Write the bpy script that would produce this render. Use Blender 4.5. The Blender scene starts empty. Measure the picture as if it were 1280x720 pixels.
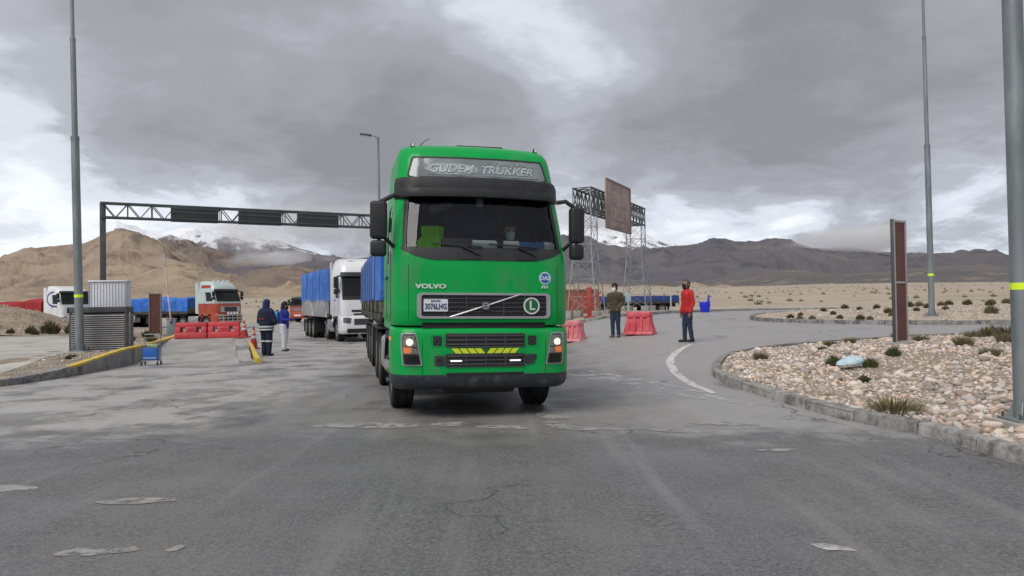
import bpy, bmesh, math, random
import numpy as np
from mathutils import Vector, Matrix, noise
from mathutils.geometry import delaunay_2d_cdt
rad = math.radians
random.seed(7)
scene = bpy.context.scene
COL = scene.collection

# ------------------------------------------------------------------ camera
cam_data = bpy.data.cameras.new('camera')
cam_data.sensor_width = 36.0
cam_data.lens = 930.0 / 1280.0 * 36.0
cam_data.clip_start = 0.05
cam_data.clip_end = 40000
cam = bpy.data.objects.new('camera', cam_data)
COL.objects.link(cam)
PITCH = math.atan(16 / 930.0)
cam.matrix_world = (Matrix.Translation((0, 0, 1.6)) @ Matrix.Rotation(rad(90) + PITCH, 4, 'X')
                    @ Matrix.Rotation(rad(-0.85), 4, 'Z'))
scene.camera = cam

# ------------------------------------------------------------------ world: overcast sky
SUN_EL, SUN_AZ = rad(52), rad(215)      # azimuth measured clockwise from +Y
world = bpy.data.worlds.new('World')
scene.world = world
world.use_nodes = True
wn, wl = world.node_tree.nodes, world.node_tree.links
wn.clear()

def wnode(t, **kw):
    n = wn.new(t)
    for k, v in kw.items():
        setattr(n, k, v)
    return n

def wmath(op, a, b=None, c=None, clamp=False):
    n = wn.new('ShaderNodeMath'); n.operation = op; n.use_clamp = clamp
    for i, v in enumerate((a, b, c)):
        if v is None: continue
        if isinstance(v, (int, float)): n.inputs[i].default_value = v
        else: wl.new(v, n.inputs[i])
    return n.outputs[0]

def wvmath(op, a, b=None):
    n = wn.new('ShaderNodeVectorMath'); n.operation = op
    for i, v in enumerate((a, b)):
        if v is None: continue
        if isinstance(v, (tuple, list)): n.inputs[i].default_value = v
        else: wl.new(v, n.inputs[i])
    return n

def wnoise(vec, scale, detail=6, rough=.55, dist=0.):
    n = wn.new('ShaderNodeTexNoise'); n.inputs['Scale'].default_value = scale
    n.inputs['Detail'].default_value = detail; n.inputs['Roughness'].default_value = rough
    n.inputs['Distortion'].default_value = dist
    wl.new(vec, n.inputs['Vector']); return n.outputs['Fac']

def wramp(fac, stops):
    n = wn.new('ShaderNodeValToRGB'); cr = n.color_ramp
    cr.interpolation = 'EASE'
    while len(cr.elements) < len(stops): cr.elements.new(.5)
    for e, (p, c) in zip(cr.elements, stops):
        e.position = p; e.color = (c[0], c[1], c[2], 1)
    wl.new(fac, n.inputs[0]); return n.outputs[0]

sky = wnode('ShaderNodeTexSky', sky_type='NISHITA', sun_disc=False)
sky.sun_elevation = SUN_EL; sky.sun_rotation = SUN_AZ
sky.altitude = 4000
geo = wnode('ShaderNodeTexCoord')
dirv = wvmath('NORMALIZE', geo.outputs['Generated']).outputs[0]
sep = wnode('ShaderNodeSeparateXYZ'); wl.new(dirv, sep.inputs[0])
dz = wmath('MAXIMUM', sep.outputs['Z'], 0.0)
# cloud sheet: look direction carried onto a flat layer overhead
inv = wmath('DIVIDE', 1.0, wmath('ADD', dz, 0.30))
comb = wnode('ShaderNodeCombineXYZ')
wl.new(wmath('MULTIPLY', sep.outputs['X'], inv), comb.inputs[0])
wl.new(wmath('MULTIPLY', sep.outputs['Y'], inv), comb.inputs[1])
wl.new(wmath('MULTIPLY', dz, 1.6), comb.inputs[2])
cv = wvmath('ADD', comb.outputs[0], (3.1, 1.7, 0.4)).outputs[0]
warp = wn.new('ShaderNodeTexNoise'); warp.inputs['Scale'].default_value = 2.2; warp.inputs['Detail'].default_value = 3
wl.new(cv, warp.inputs['Vector'])
wv = wvmath('MULTIPLY', wvmath('SUBTRACT', warp.outputs['Color'], (.5, .5, .5)).outputs[0], (.35, .35, .35)).outputs[0]
cv2 = wvmath('ADD', cv, wv).outputs[0]
big = wnoise(cv2, 1.15, 3, .5)
mid = wnoise(cv2, 3.4, 7, .58)
fine = wnoise(cv2, 9.0, 8, .6)
# the cloud deck: overall brightness value
val = wmath('ADD', wmath('MULTIPLY', big, .62), wmath('ADD', wmath('MULTIPLY', mid, .30), .05))
# lighter below the deck towards the horizon all round
low = wmath('SUBTRACT', 1.0, wmath('DIVIDE', dz, .24), clamp=True)
val = wmath('ADD', val, wmath('MULTIPLY', wmath('POWER', low, 1.2), .16))
val = wmath('ADD', val, wmath('MULTIPLY', wmath('SUBTRACT', fine, .5), wmath('ADD', .14, wmath('MULTIPLY', low, .44))))
val = wmath('ADD', val, .045)

def blob(px, py, width, amount):
    """one cloud bank seen in the photograph, given by its direction"""
    global val
    u, v = (px - 640) / 930.0, -(py - 360) / 930.0
    d = cam.matrix_world.to_3x3() @ Vector((u, v, -1)); d.normalize()
    dv = wvmath('ADD', dirv, wvmath('MULTIPLY', wv, (.55, .55, .55)).outputs[0]).outputs[0]
    dist = wvmath('DISTANCE', dv, tuple(d)).outputs['Value']
    m = wmath('SUBTRACT', 1.0, wmath('DIVIDE', dist, width), clamp=True)
    m = wmath('SMOOTH_MIN', m, 1.0, .2)
    val = wmath('ADD', val, wmath('MULTIPLY', wmath('POWER', m, 1.3), amount))

for b in (
        (15, 215, .22, .28), (110, 285, .14, .15), (300, 265, .16, .25), (430, 205, .22, -.17), (250, 120, .28, -.09), (560, 240, .18, -.08), (330, 60, .25, -.05),
        (720, 30, .18, .22), (830, 180, .22, -.17), (1000, 140, .24, -.12), (1170, 130, .26, -.16), (870, 275, .15, .22), (980, 285, .07, .24),
        (1070, 220, .13, .17), (1225, 235, .15, .30), (1120, 285, .09, -.12), (590, 110, .2, .03),
        (712, 225, .08, .16), (1040, 40, .2, -.03), (60, 30, .25, -.05)):
    blob(*b)

cloudcol = wramp(val, [(.36, (.172, .172, .186)), (.52, (.228, .230, .250)), (.64, (.290, .300, .334)), (.76, (.45, .475, .52)), (.92, (.585, .605, .645))])
mixc = wnode('ShaderNodeMix', data_type='RGBA')
mixc.inputs['Factor'].default_value = .96
skys = wnode('ShaderNodeMix', data_type='RGBA', blend_type='MULTIPLY')
skys.inputs['Factor'].default_value = 1.0
wl.new(sky.outputs[0], skys.inputs['A']); skys.inputs['B'].default_value = (.09, .09, .09, 1)
wl.new(skys.outputs['Result'], mixc.inputs['A']); wl.new(cloudcol, mixc.inputs['B'])
bg = wnode('ShaderNodeBackground'); bg.inputs['Strength'].default_value = 1.0
wl.new(mixc.outputs['Result'], bg.inputs['Color'])
wo = wnode('ShaderNodeOutputWorld'); wl.new(bg.outputs[0], wo.inputs['Surface'])

# ------------------------------------------------------------------ sun behind the overcast
sd = bpy.data.lights.new('sun', 'SUN'); sd.energy = 1.5; sd.angle = rad(40); sd.color = (1, .965, .92)
sun = bpy.data.objects.new('sun', sd); COL.objects.link(sun)
sdir = Vector((math.sin(SUN_AZ) * math.cos(SUN_EL), math.cos(SUN_AZ) * math.cos(SUN_EL), math.sin(SUN_EL)))
sun.rotation_euler = (-sdir).to_track_quat('-Z', 'Y').to_euler()
sun.location = (0, 0, 30)

scene.view_settings.view_transform = 'Standard'
scene.view_settings.look = 'None'
scene.view_settings.exposure = 0.75
scene.view_settings.gamma = 1.0
scene.view_settings.use_curve_mapping = False
scene.render.engine = 'CYCLES'

# ------------------------------------------------------------------ ground heights
def ss(a, b, x):
    t = max(0., min(1., (x - a) / (b - a))); return t * t * (3 - 2 * t)
def lerp_table(pts, x):
    if x <= pts[0][0]: return pts[0][1]
    for (a, b), (c, d) in zip(pts, pts[1:]):
        if x <= c: return b + (d - b) * (x - a) / (c - a)
    return pts[-1][1]
RISE_RIGHT = [(10, 0), (15, .14), (20, .35), (28, .6), (42, .74), (52, .68), (66, .25), (90, .55), (300, 4), (600, 11), (1500, 16), (20000, 20)]
RISE_LEFT = [(18, 0), (33, -.15), (43, -.28), (60, -.28), (90, -.1), (300, 2.5), (600, 7), (1500, 12), (20000, 20)]
def G(x, y):
    if y < 30: m = ss(.5, 4.5, x)
    elif y < 60:
        k = (y - 30) / 30; m = ss(.5 - 6.5 * k, 4.5 + 5.5 * k, x)
    else: m = ss(-6, 10, x)
    g = lerp_table(RISE_LEFT, y) * (1 - m) + lerp_table(RISE_RIGHT, y) * m
    g -= .021 * max(-1.5, min(2.8, x + .5)) * (1 - ss(20, 28, y))
    return g

# ------------------------------------------------------------------ materials
MATS = {}
def mat(name, col, rough=.6, metal=0., var=.12, scale=3., bump=0., bscale=40., coat=0., col2=None, mixscale=None,
        mixlo=.45, mixhi=.6, detail=5, emit=None, estr=0., spec=.5, rvar=.1, island=0., objrand=0., stretch=None):
    if name in MATS: return MATS[name]
    m = bpy.data.materials.new(name); m.use_nodes = True
    nt = m.node_tree; N, L = nt.nodes, nt.links
    bs = N['Principled BSDF']
    tc = N.new('ShaderNodeTexCoord'); vec = tc.outputs['Object']
    if stretch:
        mp = N.new('ShaderNodeMapping'); mp.inputs['Scale'].default_value = stretch
        L.new(vec, mp.inputs['Vector']); vec = mp.outputs[0]
    nz = N.new('ShaderNodeTexNoise'); nz.inputs['Scale'].default_value = scale; nz.inputs['Detail'].default_value = detail
    L.new(vec, nz.inputs['Vector'])
    base = N.new('ShaderNodeMix'); base.data_type = 'RGBA'
    base.inputs['A'].default_value = tuple(max(0, c * (1 - var)) for c in col) + (1,)
    base.inputs['B'].default_value = tuple(min(1, c * (1 + var)) for c in col) + (1,)
    mr = N.new('ShaderNodeMapRange'); mr.inputs[1].default_value = .3; mr.inputs[2].default_value = .7
    L.new(nz.outputs['Fac'], mr.inputs[0]); L.new(mr.outputs[0], base.inputs['Factor'])
    out = base.outputs['Result']
    if col2 is not None:
        n2 = N.new('ShaderNodeTexNoise'); n2.inputs['Scale'].default_value = mixscale or scale * .6; n2.inputs['Detail'].default_value = 7
        n2.inputs['Roughness'].default_value = .62
        L.new(vec, n2.inputs['Vector'])
        m2 = N.new('ShaderNodeMapRange'); m2.inputs[1].default_value = mixlo; m2.inputs[2].default_value = mixhi
        L.new(n2.outputs['Fac'], m2.inputs[0])
        mx = N.new('ShaderNodeMix'); mx.data_type = 'RGBA'
        L.new(m2.outputs[0], mx.inputs['Factor']); L.new(out, mx.inputs['A']); mx.inputs['B'].default_value = tuple(col2) + (1,)
        out = mx.outputs['Result']
    if island or objrand:
        hs = N.new('ShaderNodeHueSaturation')
        if island:
            src = N.new('ShaderNodeNewGeometry').outputs['Random Per Island']; amp = island
        else:
            src = N.new('ShaderNodeObjectInfo').outputs['Random']; amp = objrand
        r1 = N.new('ShaderNodeMapRange'); r1.inputs[3].default_value = 1 - amp; r1.inputs[4].default_value = 1 + amp
        L.new(src, r1.inputs[0]); L.new(r1.outputs[0], hs.inputs['Value'])
        wnz = N.new('ShaderNodeTexWhiteNoise'); wnz.noise_dimensions = '1D'; L.new(src, wnz.inputs['W'])
        r2 = N.new('ShaderNodeMapRange'); r2.inputs[3].default_value = .485; r2.inputs[4].default_value = .515
        L.new(wnz.outputs[0], r2.inputs[0]); L.new(r2.outputs[0], hs.inputs['Hue'])
        sp = N.new('ShaderNodeSeparateColor'); L.new(wnz.outputs['Color'], sp.inputs[0])
        r3 = N.new('ShaderNodeMapRange'); r3.inputs[3].default_value = .35; r3.inputs[4].default_value = 1.5
        L.new(sp.outputs[1], r3.inputs[0]); L.new(r3.outputs[0], hs.inputs['Saturation'])
        L.new(out, hs.inputs['Color']); out = hs.outputs[0]
    L.new(out, bs.inputs['Base Color'])
    rr = N.new('ShaderNodeMapRange'); rr.inputs[3].default_value = max(.02, rough - rvar); rr.inputs[4].default_value = min(1, rough + rvar)
    L.new(nz.outputs['Fac'], rr.inputs[0]); L.new(rr.outputs[0], bs.inputs['Roughness'])
    bs.inputs['Metallic'].default_value = metal
    bs.inputs['Specular IOR Level'].default_value = spec
    if coat:
        bs.inputs['Coat Weight'].default_value = coat; bs.inputs['Coat Roughness'].default_value = .08
    if bump:
        n3 = N.new('ShaderNodeTexNoise'); n3.inputs['Scale'].default_value = bscale; n3.inputs['Detail'].default_value = 4
        L.new(vec, n3.inputs['Vector'])
        bp = N.new('ShaderNodeBump'); bp.inputs['Strength'].default_value = bump; bp.inputs['Distance'].default_value = .02
        L.new(n3.outputs['Fac'], bp.inputs['Height']); L.new(bp.outputs[0], bs.inputs['Normal'])
    if emit is not None:
        bs.inputs['Emission Color'].default_value = tuple(emit) + (1,); bs.inputs['Emission Strength'].default_value = estr
    MATS[name] = m
    return m

def glass(name, tint=(.75, .8, .8), rough=.02, fac=1.0):
    if name in MATS: return MATS[name]
    m = bpy.data.materials.new(name); m.use_nodes = True
    N, L = m.node_tree.nodes, m.node_tree.links; N.clear()
    tr = N.new('ShaderNodeBsdfTransparent'); tr.inputs[0].default_value = tuple(tint) + (1,)
    gl = N.new('ShaderNodeBsdfGlossy'); gl.inputs['Roughness'].default_value = rough
    fr = N.new('ShaderNodeFresnel'); fr.inputs[0].default_value = 1.5
    # a faint film of dust on the glass
    df = N.new('ShaderNodeBsdfDiffuse'); df.inputs[0].default_value = (.3, .3, .29, 1)
    nz = N.new('ShaderNodeTexNoise'); nz.inputs['Scale'].default_value = 6; nz.inputs['Detail'].default_value = 6
    tc = N.new('ShaderNodeTexCoord'); L.new(tc.outputs['Object'], nz.inputs['Vector'])
    mr = N.new('ShaderNodeMapRange'); mr.inputs[1].default_value = .4; mr.inputs[2].default_value = .8
    mr.inputs[3].default_value = .0; mr.inputs[4].default_value = .018
    L.new(nz.outputs['Fac'], mr.inputs[0])
    m1 = N.new('ShaderNodeMixShader'); L.new(mr.outputs[0], m1.inputs[0]); L.new(tr.outputs[0], m1.inputs[1]); L.new(df.outputs[0], m1.inputs[2])
    m2 = N.new('ShaderNodeMixShader')
    fm = N.new('ShaderNodeMath'); fm.operation = 'MULTIPLY'; fm.inputs[1].default_value = fac
    L.new(fr.outputs[0], fm.inputs[0])
    L.new(fm.outputs[0], m2.inputs[0]); L.new(m1.outputs[0], m2.inputs[1]); L.new(gl.outputs[0], m2.inputs[2])
    o = N.new('ShaderNodeOutputMaterial'); L.new(m2.outputs[0], o.inputs[0])
    MATS[name] = m; return m

# ------------------------------------------------------------------ mesh helpers
class MB:
    def __init__(s): s.v = []; s.f = []
    def add(s, verts, faces):
        o = len(s.v); s.v += [tuple(p) for p in verts]; s.f += [tuple(i + o for i in q) for q in faces]; return s
    def box(s, c, size, rot=None):
        hx, hy, hz = size[0] / 2, size[1] / 2, size[2] / 2
        vs = [Vector((x * hx, y * hy, z * hz)) for x in (-1, 1) for y in (-1, 1) for z in (-1, 1)]
        if rot is not None: vs = [rot @ p for p in vs]
        c = Vector(c)
        return s.add([p + c for p in vs], [(0, 1, 3, 2), (4, 6, 7, 5), (0, 4, 5, 1), (2, 3, 7, 6), (0, 2, 6, 4), (1, 5, 7, 3)])
    def bar(s, a, b, w, h=None, up=(0, 0, 1)):
        a, b = Vector(a), Vector(b); d = b - a; ln = d.length
        if ln < 1e-6: return s
        d.normalize(); upv = Vector(up)
        if abs(d.dot(upv)) > .98: upv = Vector((0, 1, 0))
        x = d.cross(upv).normalized(); z = x.cross(d)
        R = Matrix((x, d, z)).transposed()
        return s.box((a + b) / 2, (w, ln, h or w), R)
    def tube(s, pts, r, n=8, caps=True):
        pts = [Vector(p) for p in pts]; rs = r if isinstance(r, (list, tuple)) else [r] * len(pts)
        rings = []
        ref = None
        for i, p in enumerate(pts):
            d = (pts[min(i + 1, len(pts) - 1)] - pts[max(i - 1, 0)]).normalized()
            if ref is None: ref = Vector((0, 0, 1)) if abs(d.z) < .9 else Vector((1, 0, 0))
            x = d.cross(ref).normalized(); y = x.cross(d).normalized(); ref = y
            rings.append([p + (x * math.cos(2 * math.pi * k / n) + y * math.sin(2 * math.pi * k / n)) * rs[i] for k in range(n)])
        vs = [q for ring in rings for q in ring]; fs = []
        for i in range(len(pts) - 1):
            for k in range(n):
                k2 = (k + 1) % n
                fs.append((i * n + k, i * n + k2, (i + 1) * n + k2, (i + 1) * n + k))
        if caps:
            fs.append(tuple(range(n - 1, -1, -1))); fs.append(tuple((len(pts) - 1) * n + k for k in range(n)))
        return s.add(vs, fs)
    def lathe(s, prof, n=24, axis='Z', c=(0, 0, 0), closed=False):
        """prof: list of (r, h) revolved about an axis"""
        vs = []; fs = []
        for (r, h) in prof:
            for k in range(n):
                a = 2 * math.pi * k / n; x, y = r * math.cos(a), r * math.sin(a)
                p = (x, y, h) if axis == 'Z' else ((h, x, y) if axis == 'X' else (x, h, y))
                vs.append((p[0] + c[0], p[1] + c[1], p[2] + c[2]))
        m = len(prof)
        for i in range(m - 1 + (1 if closed else 0)):
            j = (i + 1) % m
            for k in range(n):
                k2 = (k + 1) % n
                fs.append((i * n + k, i * n + k2, j * n + k2, j * n + k))
        if not closed:
            fs.append(tuple(range(n - 1, -1, -1))); fs.append(tuple((m - 1) * n + k for k in range(n)))
        return s.add(vs, fs)
    def grid(s, rows):
        n = len(rows[0]); vs = [p for r in rows for p in r]
        fs = [(i * n + k, i * n + k + 1, (i + 1) * n + k + 1, (i + 1) * n + k) for i in range(len(rows) - 1) for k in range(n - 1)]
        return s.add(vs, fs)
    def prism(s, outline, d):
        """closed outline of 3-D points pushed along vector d"""
        n = len(outline); d = Vector(d); a = [Vector(p) for p in outline]
        return s.add(a + [p + d for p in a], [tuple(range(n)), tuple(range(2 * n - 1, n - 1, -1))] + [(i, i + n, (i + 1) % n + n, (i + 1) % n) for i in range(n)])
    def mesh(s, name, bevel=0., seg=2, smooth=35, fixn=True):
        me = bpy.data.meshes.new(name)
        bm = bmesh.new()
        vs = [bm.verts.new(p) for p in s.v]
        for q in s.f:
            if len(set(q)) < 3: continue
            try: bm.faces.new([vs[i] for i in q])
            except ValueError: pass
        if fixn: bmesh.ops.recalc_face_normals(bm, faces=bm.faces)
        if bevel:
            es = [e for e in bm.edges if len(e.link_faces) == 2 and e.calc_face_angle(0) > rad(40)]
            bmesh.ops.bevel(bm, geom=es, offset=bevel, segments=seg, profile=.5, affect='EDGES', clamp_overlap=True)
        bm.to_mesh(me); bm.free()
        if smooth:
            me.polygons.foreach_set('use_smooth', [True] * len(me.polygons))
            me.set_sharp_from_angle(angle=rad(smooth))
        return me
    def build(s, name, m, parent=None, loc=None, rot=None, **kw):
        return link(name, s.mesh(name, **kw), m, parent, loc, rot)

def link(name, me, m=None, parent=None, loc=None, rot=None):
    o = bpy.data.objects.new(name, me); COL.objects.link(o)
    if m is not None and me is not None and len(me.materials) == 0: me.materials.append(m)
    if parent is not None: o.parent = parent
    if loc is not None: o.location = loc
    if rot is not None: o.rotation_euler = rot
    return o
def tag(o, label, cat, group=None):
    o['label'] = label; o['category'] = cat
    if group: o['group'] = group
    return o
def thing(name, label, cat, loc=(0, 0, 0), rot=(0, 0, 0), group=None):
    o = bpy.data.objects.new(name, None); COL.objects.link(o)
    o.empty_display_size = .2
    o.location = loc; o.rotation_euler = rot
    return tag(o, label, cat, group)
def struct(o, label=None, kind='structure'):
    o['kind'] = kind
    if label: o['label'] = label
    return o
def copy_tree(o, parent=None):
    c = o.copy(); COL.objects.link(c)
    if parent is not None: c.parent = parent
    for ch in list(o.children): copy_tree(ch, c)
    return c

def text_mesh(txt, size, depth=.004, shear=0., bold=0., align='CENTER', wscale=1.):
    cu = bpy.data.curves.new('lettering', 'FONT'); cu.body = txt; cu.size = size; cu.extrude = depth; cu.shear = shear
    cu.align_x = align; cu.align_y = 'CENTER'; cu.offset = bold; cu.resolution_u = 3
    ob = bpy.data.objects.new('lettering', cu); COL.objects.link(ob)
    dg = bpy.context.evaluated_depsgraph_get()
    me = bpy.data.meshes.new_from_object(ob.evaluated_get(dg))
    bpy.data.objects.remove(ob); bpy.data.curves.remove(cu)
    me.materials.clear()
    # stand upright facing -Y
    me.transform(Matrix.Rotation(rad(90), 4, 'X') @ Matrix.Diagonal((wscale, 1, 1, 1)))
    return me

def in_poly(x, y, poly):
    c = False; n = len(poly); j = n - 1
    for i in range(n):
        (xi, yi), (xj, yj) = poly[i], poly[j]
        if (yi > y) != (yj > y) and x < (xj - xi) * (y - yi) / (yj - yi) + xi: c = not c
        j = i
    return c
def densify(poly, step, close=True):
    out = []; n = len(poly)
    for i in range(n if close else n - 1):
        a, b = Vector(poly[i]), Vector(poly[(i + 1) % n]); k = max(1, int((b - a).length / step))
        out += [tuple(a.lerp(b, j / k)) for j in range(k)]
    if not close: out.append(tuple(poly[-1]))
    return out
def spline(pts, n=8, close=False):
    out = []; m = len(pts)
    for i in range(m if close else m - 1):
        P = [Vector(pts[(i + k) % m]) if close else Vector(pts[max(0, min(m - 1, i + k))]) for k in (-1, 0, 1, 2)]
        for j in range(n):
            t = j / n
            out.append(tuple(.5 * ((2 * P[1]) + (-P[0] + P[2]) * t + (2 * P[0] - 5 * P[1] + 4 * P[2] - P[3]) * t * t + (-P[0] + 3 * P[1] - 3 * P[2] + P[3]) * t ** 3)))
    if not close: out.append(tuple(pts[-1]))
    return out
def dist_edge(x, y, poly):
    d = 1e9; n = len(poly)
    for i in range(n):
        ax, ay = poly[i]; bx, by = poly[(i + 1) % n]
        ex, ey = bx - ax, by - ay; l2 = ex * ex + ey * ey or 1e-9
        t = max(0, min(1, ((x - ax) * ex + (y - ay) * ey) / l2))
        d = min(d, (x - ax - t * ex) ** 2 + (y - ay - t * ey) ** 2)
    return math.sqrt(d)
def sheet(name, poly, step, zf, m, parent=None, kind='structure', skirt=0.):
    """a flat outline draped over heights zf(x, y)"""
    edge = densify(poly, step)
    xs = [p[0] for p in edge]; ys = [p[1] for p in edge]
    inner = []
    x = min(xs)
    while x < max(xs):
        y = min(ys)
        while y < max(ys):
            if in_poly(x, y, edge) and dist_edge(x, y, poly) > step * .35: inner.append((x, y))
            y += step
        x += step
    pts = [Vector(p) for p in edge + inner]
    n = len(edge)
    v2, e2, f2, *_ = delaunay_2d_cdt(pts, [(i, (i + 1) % n) for i in range(n)], [], 1, 1e-4)
    mb = MB(); mb.add([(p.x, p.y, zf(p.x, p.y)) for p in v2], f2)
    if skirt:
        e3 = [(p[0], p[1], zf(*p)) for p in edge]
        k = len(e3)
        mb.add(e3 + [(a, b, c - skirt) for a, b, c in e3], [(i, (i + 1) % k, (i + 1) % k + k, i + k) for i in range(k)])
    o = link(name, mb.mesh(name, fixn=False, smooth=60), m, parent)
    bm = bmesh.new(); bm.from_mesh(o.data)
    for f in bm.faces:
        if f.normal.z < -.1: f.normal_flip()
    bm.to_mesh(o.data); bm.free()
    if parent is None and kind: o['kind'] = kind
    return o

# ================================================================== SETTING
# ---- desert ground out to the horizon
def ground_z(x, y):
    z = G(x, y) - (.30 if (-48 < x < 62 and -8 < y < 78) else .0)
    if y > 70:
        a = min(1, (y - 70) / 120)
        z += a * (.25 * noise.noise((x * .03, y * .02, 1)) + .5 * noise.noise((x * .008, y * .006, 5)) * min(3, y / 200))
    return z
def axis(lo_far, lo, hi, hi_far, step, g=1.12):
    out = []; v = lo; d = step
    while v > lo_far: v -= d; d *= g; out.append(v)
    out = out[::-1]; v = lo
    while v <= hi: out.append(v); v += step
    d = step
    while v < hi_far: out.append(v); d *= g; v += d
    out.append(hi_far); return out
gx = axis(-16000, -60, 70, 16000, 2.5); gy = axis(-400, -20, 110, 16000, 2.5)
M_ground = mat('desert_soil', (.39, .335, .262), .95, var=.18, scale=.05, detail=9, bump=.5, bscale=3.0, col2=(.30, .255, .20), mixscale=.35, mixlo=.5, mixhi=.72, rvar=.02, spec=.15)
gm = MB().grid([[(x, y, ground_z(x, y)) for x in gx] for y in gy])
struct(gm.build('ground', M_ground, fixn=False, smooth=60))

# ---- asphalt
def asphalt_material():
    m = bpy.data.materials.new('asphalt'); m.use_nodes = True
    N, L = m.node_tree.nodes, m.node_tree.links; bs = N['Principled BSDF']
    tc = N.new('ShaderNodeTexCoord'); vec = tc.outputs['Object']
    def nz(scale, detail=5, rough=.55, v=None, stretch=None):
        n = N.new('ShaderNodeTexNoise'); n.inputs['Scale'].default_value = scale; n.inputs['Detail'].default_value = detail; n.inputs['Roughness'].default_value = rough
        src = v or vec
        if stretch:
            mp = N.new('ShaderNodeMapping'); mp.inputs['Scale'].default_value = stretch; mp.inputs['Rotation'].default_value = (0, 0, rad(12)); L.new(src, mp.inputs[0]); src = mp.outputs[0]
        L.new(src, n.inputs['Vector']); return n.outputs['Fac']
    def ma(op, a, b, clamp=False):
        n = N.new('ShaderNodeMath'); n.operation = op; n.use_clamp = clamp
        for i, v in enumerate((a, b)):
            if isinstance(v, (int, float)): n.inputs[i].default_value = v
            else: L.new(v, n.inputs[i])
        return n.outputs[0]
    def rng(v, a, b, c=0., d=1.):
        n = N.new('ShaderNodeMapRange'); n.interpolation_type = 'SMOOTHSTEP'
        for i, q in enumerate((a, b, c, d)): n.inputs[i + 1].default_value = q
        L.new(v, n.inputs[0]); return n.outputs[0]
    def mixc(f, a, b):
        n = N.new('ShaderNodeMix'); n.data_type = 'RGBA'
        if isinstance(f, float): n.inputs['Factor'].default_value = f
        else: L.new(f, n.inputs['Factor'])
        for k, v in (('A', a), ('B', b)):
            if isinstance(v, tuple): n.inputs[k].default_value = v + (1,)
            else: L.new(v, n.inputs[k])
        return n.outputs['Result']
    sp = N.new('ShaderNodeSeparateXYZ'); L.new(vec, sp.inputs[0]); X, Y = sp.outputs[0], sp.outputs[1]
    agg = nz(42, 4, .75)
    agg2 = nz(150, 2, .6)
    blot = nz(.55, 7, .6)
    edge = nz(1.1, 9, .68)
    streak = nz(.9, 6, .6, stretch=(2.2, .16, 1))
    # newer dark mat in front, older dusty surface further back
    yy = ma('ADD', Y, ma('MULTIPLY', ma('SUBTRACT', edge, .5), 5.2))
    old = rng(yy, 8.3, 9.9)
    newc = mixc(rng(agg, .35, .68), (.072, .071, .071), (.185, .182, .180))
    newc = mixc(rng(nz(24, 4, .75), .50, .62, 0., .5), newc, (.205, .202, .198))
    newc = mixc(rng(nz(33, 3, .7), .60, .68, 0., .6), newc, (.035, .035, .035))
    newc = mixc(rng(blot, .42, .7, 0., .5), newc, (.20, .196, .19))
    newc = mixc(rng(streak, .52, .72, 0., .5), newc, (.235, .232, .228))
    newc = mixc(rng(agg2, .62, .75, 0., .35), newc, (.28, .27, .26))
    oldc = mixc(rng(agg, .3, .7), (.145, .141, .136), (.235, .228, .218))
    oldc = mixc(rng(nz(.35, 8, .66), .50, .60), oldc, (.115, .112, .108))
    oldc = mixc(rng(streak, .48, .66, 0., .6), oldc, (.25, .24, .225))
    left = rng(ma('ADD', X, ma('MULTIPLY', ma('SUBTRACT', edge, .5), 4.0)), -3.2, -4.6)
    oldc = mixc(ma('MULTIPLY', left, rng(nz(.8, 8, .7), .40, .55)), oldc, (.37, .358, .338))
    side = rng(ma('ADD', X, ma('MULTIPLY', ma('SUBTRACT', edge, .5), 3.0)), .8, 3.4)
    oldc = mixc(ma('MULTIPLY', side, .8), oldc, (.33, .322, .315))
    c = mixc(old, newc, oldc)
    vo = N.new('ShaderNodeTexVoronoi'); vo.feature = 'DISTANCE_TO_EDGE'; vo.inputs['Scale'].default_value = .42
    wp = N.new('ShaderNodeTexNoise'); wp.inputs['Scale'].default_value = 1.6; wp.inputs['Detail'].default_value = 8; L.new(vec, wp.inputs['Vector'])
    va = N.new('ShaderNodeVectorMath'); va.operation = 'ADD'; vm = N.new('ShaderNodeVectorMath'); vm.operation = 'SCALE'; vm.inputs['Scale'].default_value = 1.1
    L.new(wp.outputs['Color'], vm.inputs[0]); L.new(vm.outputs[0], va.inputs[0]); L.new(vec, va.inputs[1]); L.new(va.outputs[0], vo.inputs['Vector'])
    crack = ma('MULTIPLY', rng(vo.outputs['Distance'], .010, .003), rng(nz(.3, 4, .6), .50, .60))
    c = mixc(ma('MULTIPLY', crack, .75), c, (.03, .03, .03))
    # oil and damp stains with shapes of their own
    st = rng(nz(.42, 4, .5, stretch=(1.2, .5, 1)), .62, .70)
    c = mixc(ma('MULTIPLY', st, .55), c, (.05, .05, .052))
    L.new(c, bs.inputs['Base Color'])
    L.new(rng(nz(.5, 6, .6), .38, .66, .40, .78), bs.inputs['Roughness'])
    bs.inputs['Specular IOR Level'].default_value = .5
    bp = N.new('ShaderNodeBump'); bp.inputs['Strength'].default_value = .7; bp.inputs['Distance'].default_value = .008
    L.new(ma('ADD', agg, ma('MULTIPLY', agg2, .5)), bp.inputs['Height']); L.new(bp.outputs[0], bs.inputs['Normal'])
    return m
M_asphalt = asphalt_material()
ax_ = axis(-47, -14, 18, 61, .5, 1.06); ay_ = axis(-7, -2, 32, 76, .5, 1.06)
ax_[0] = -47; ay_[0] = -7
struct(MB().grid([[(x, y, G(x, y) + .012 * noise.noise((x * .7, y * .7, 2))) for x in ax_] for y in ay_]).build('road', M_asphalt, fixn=False, smooth=60))

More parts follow.
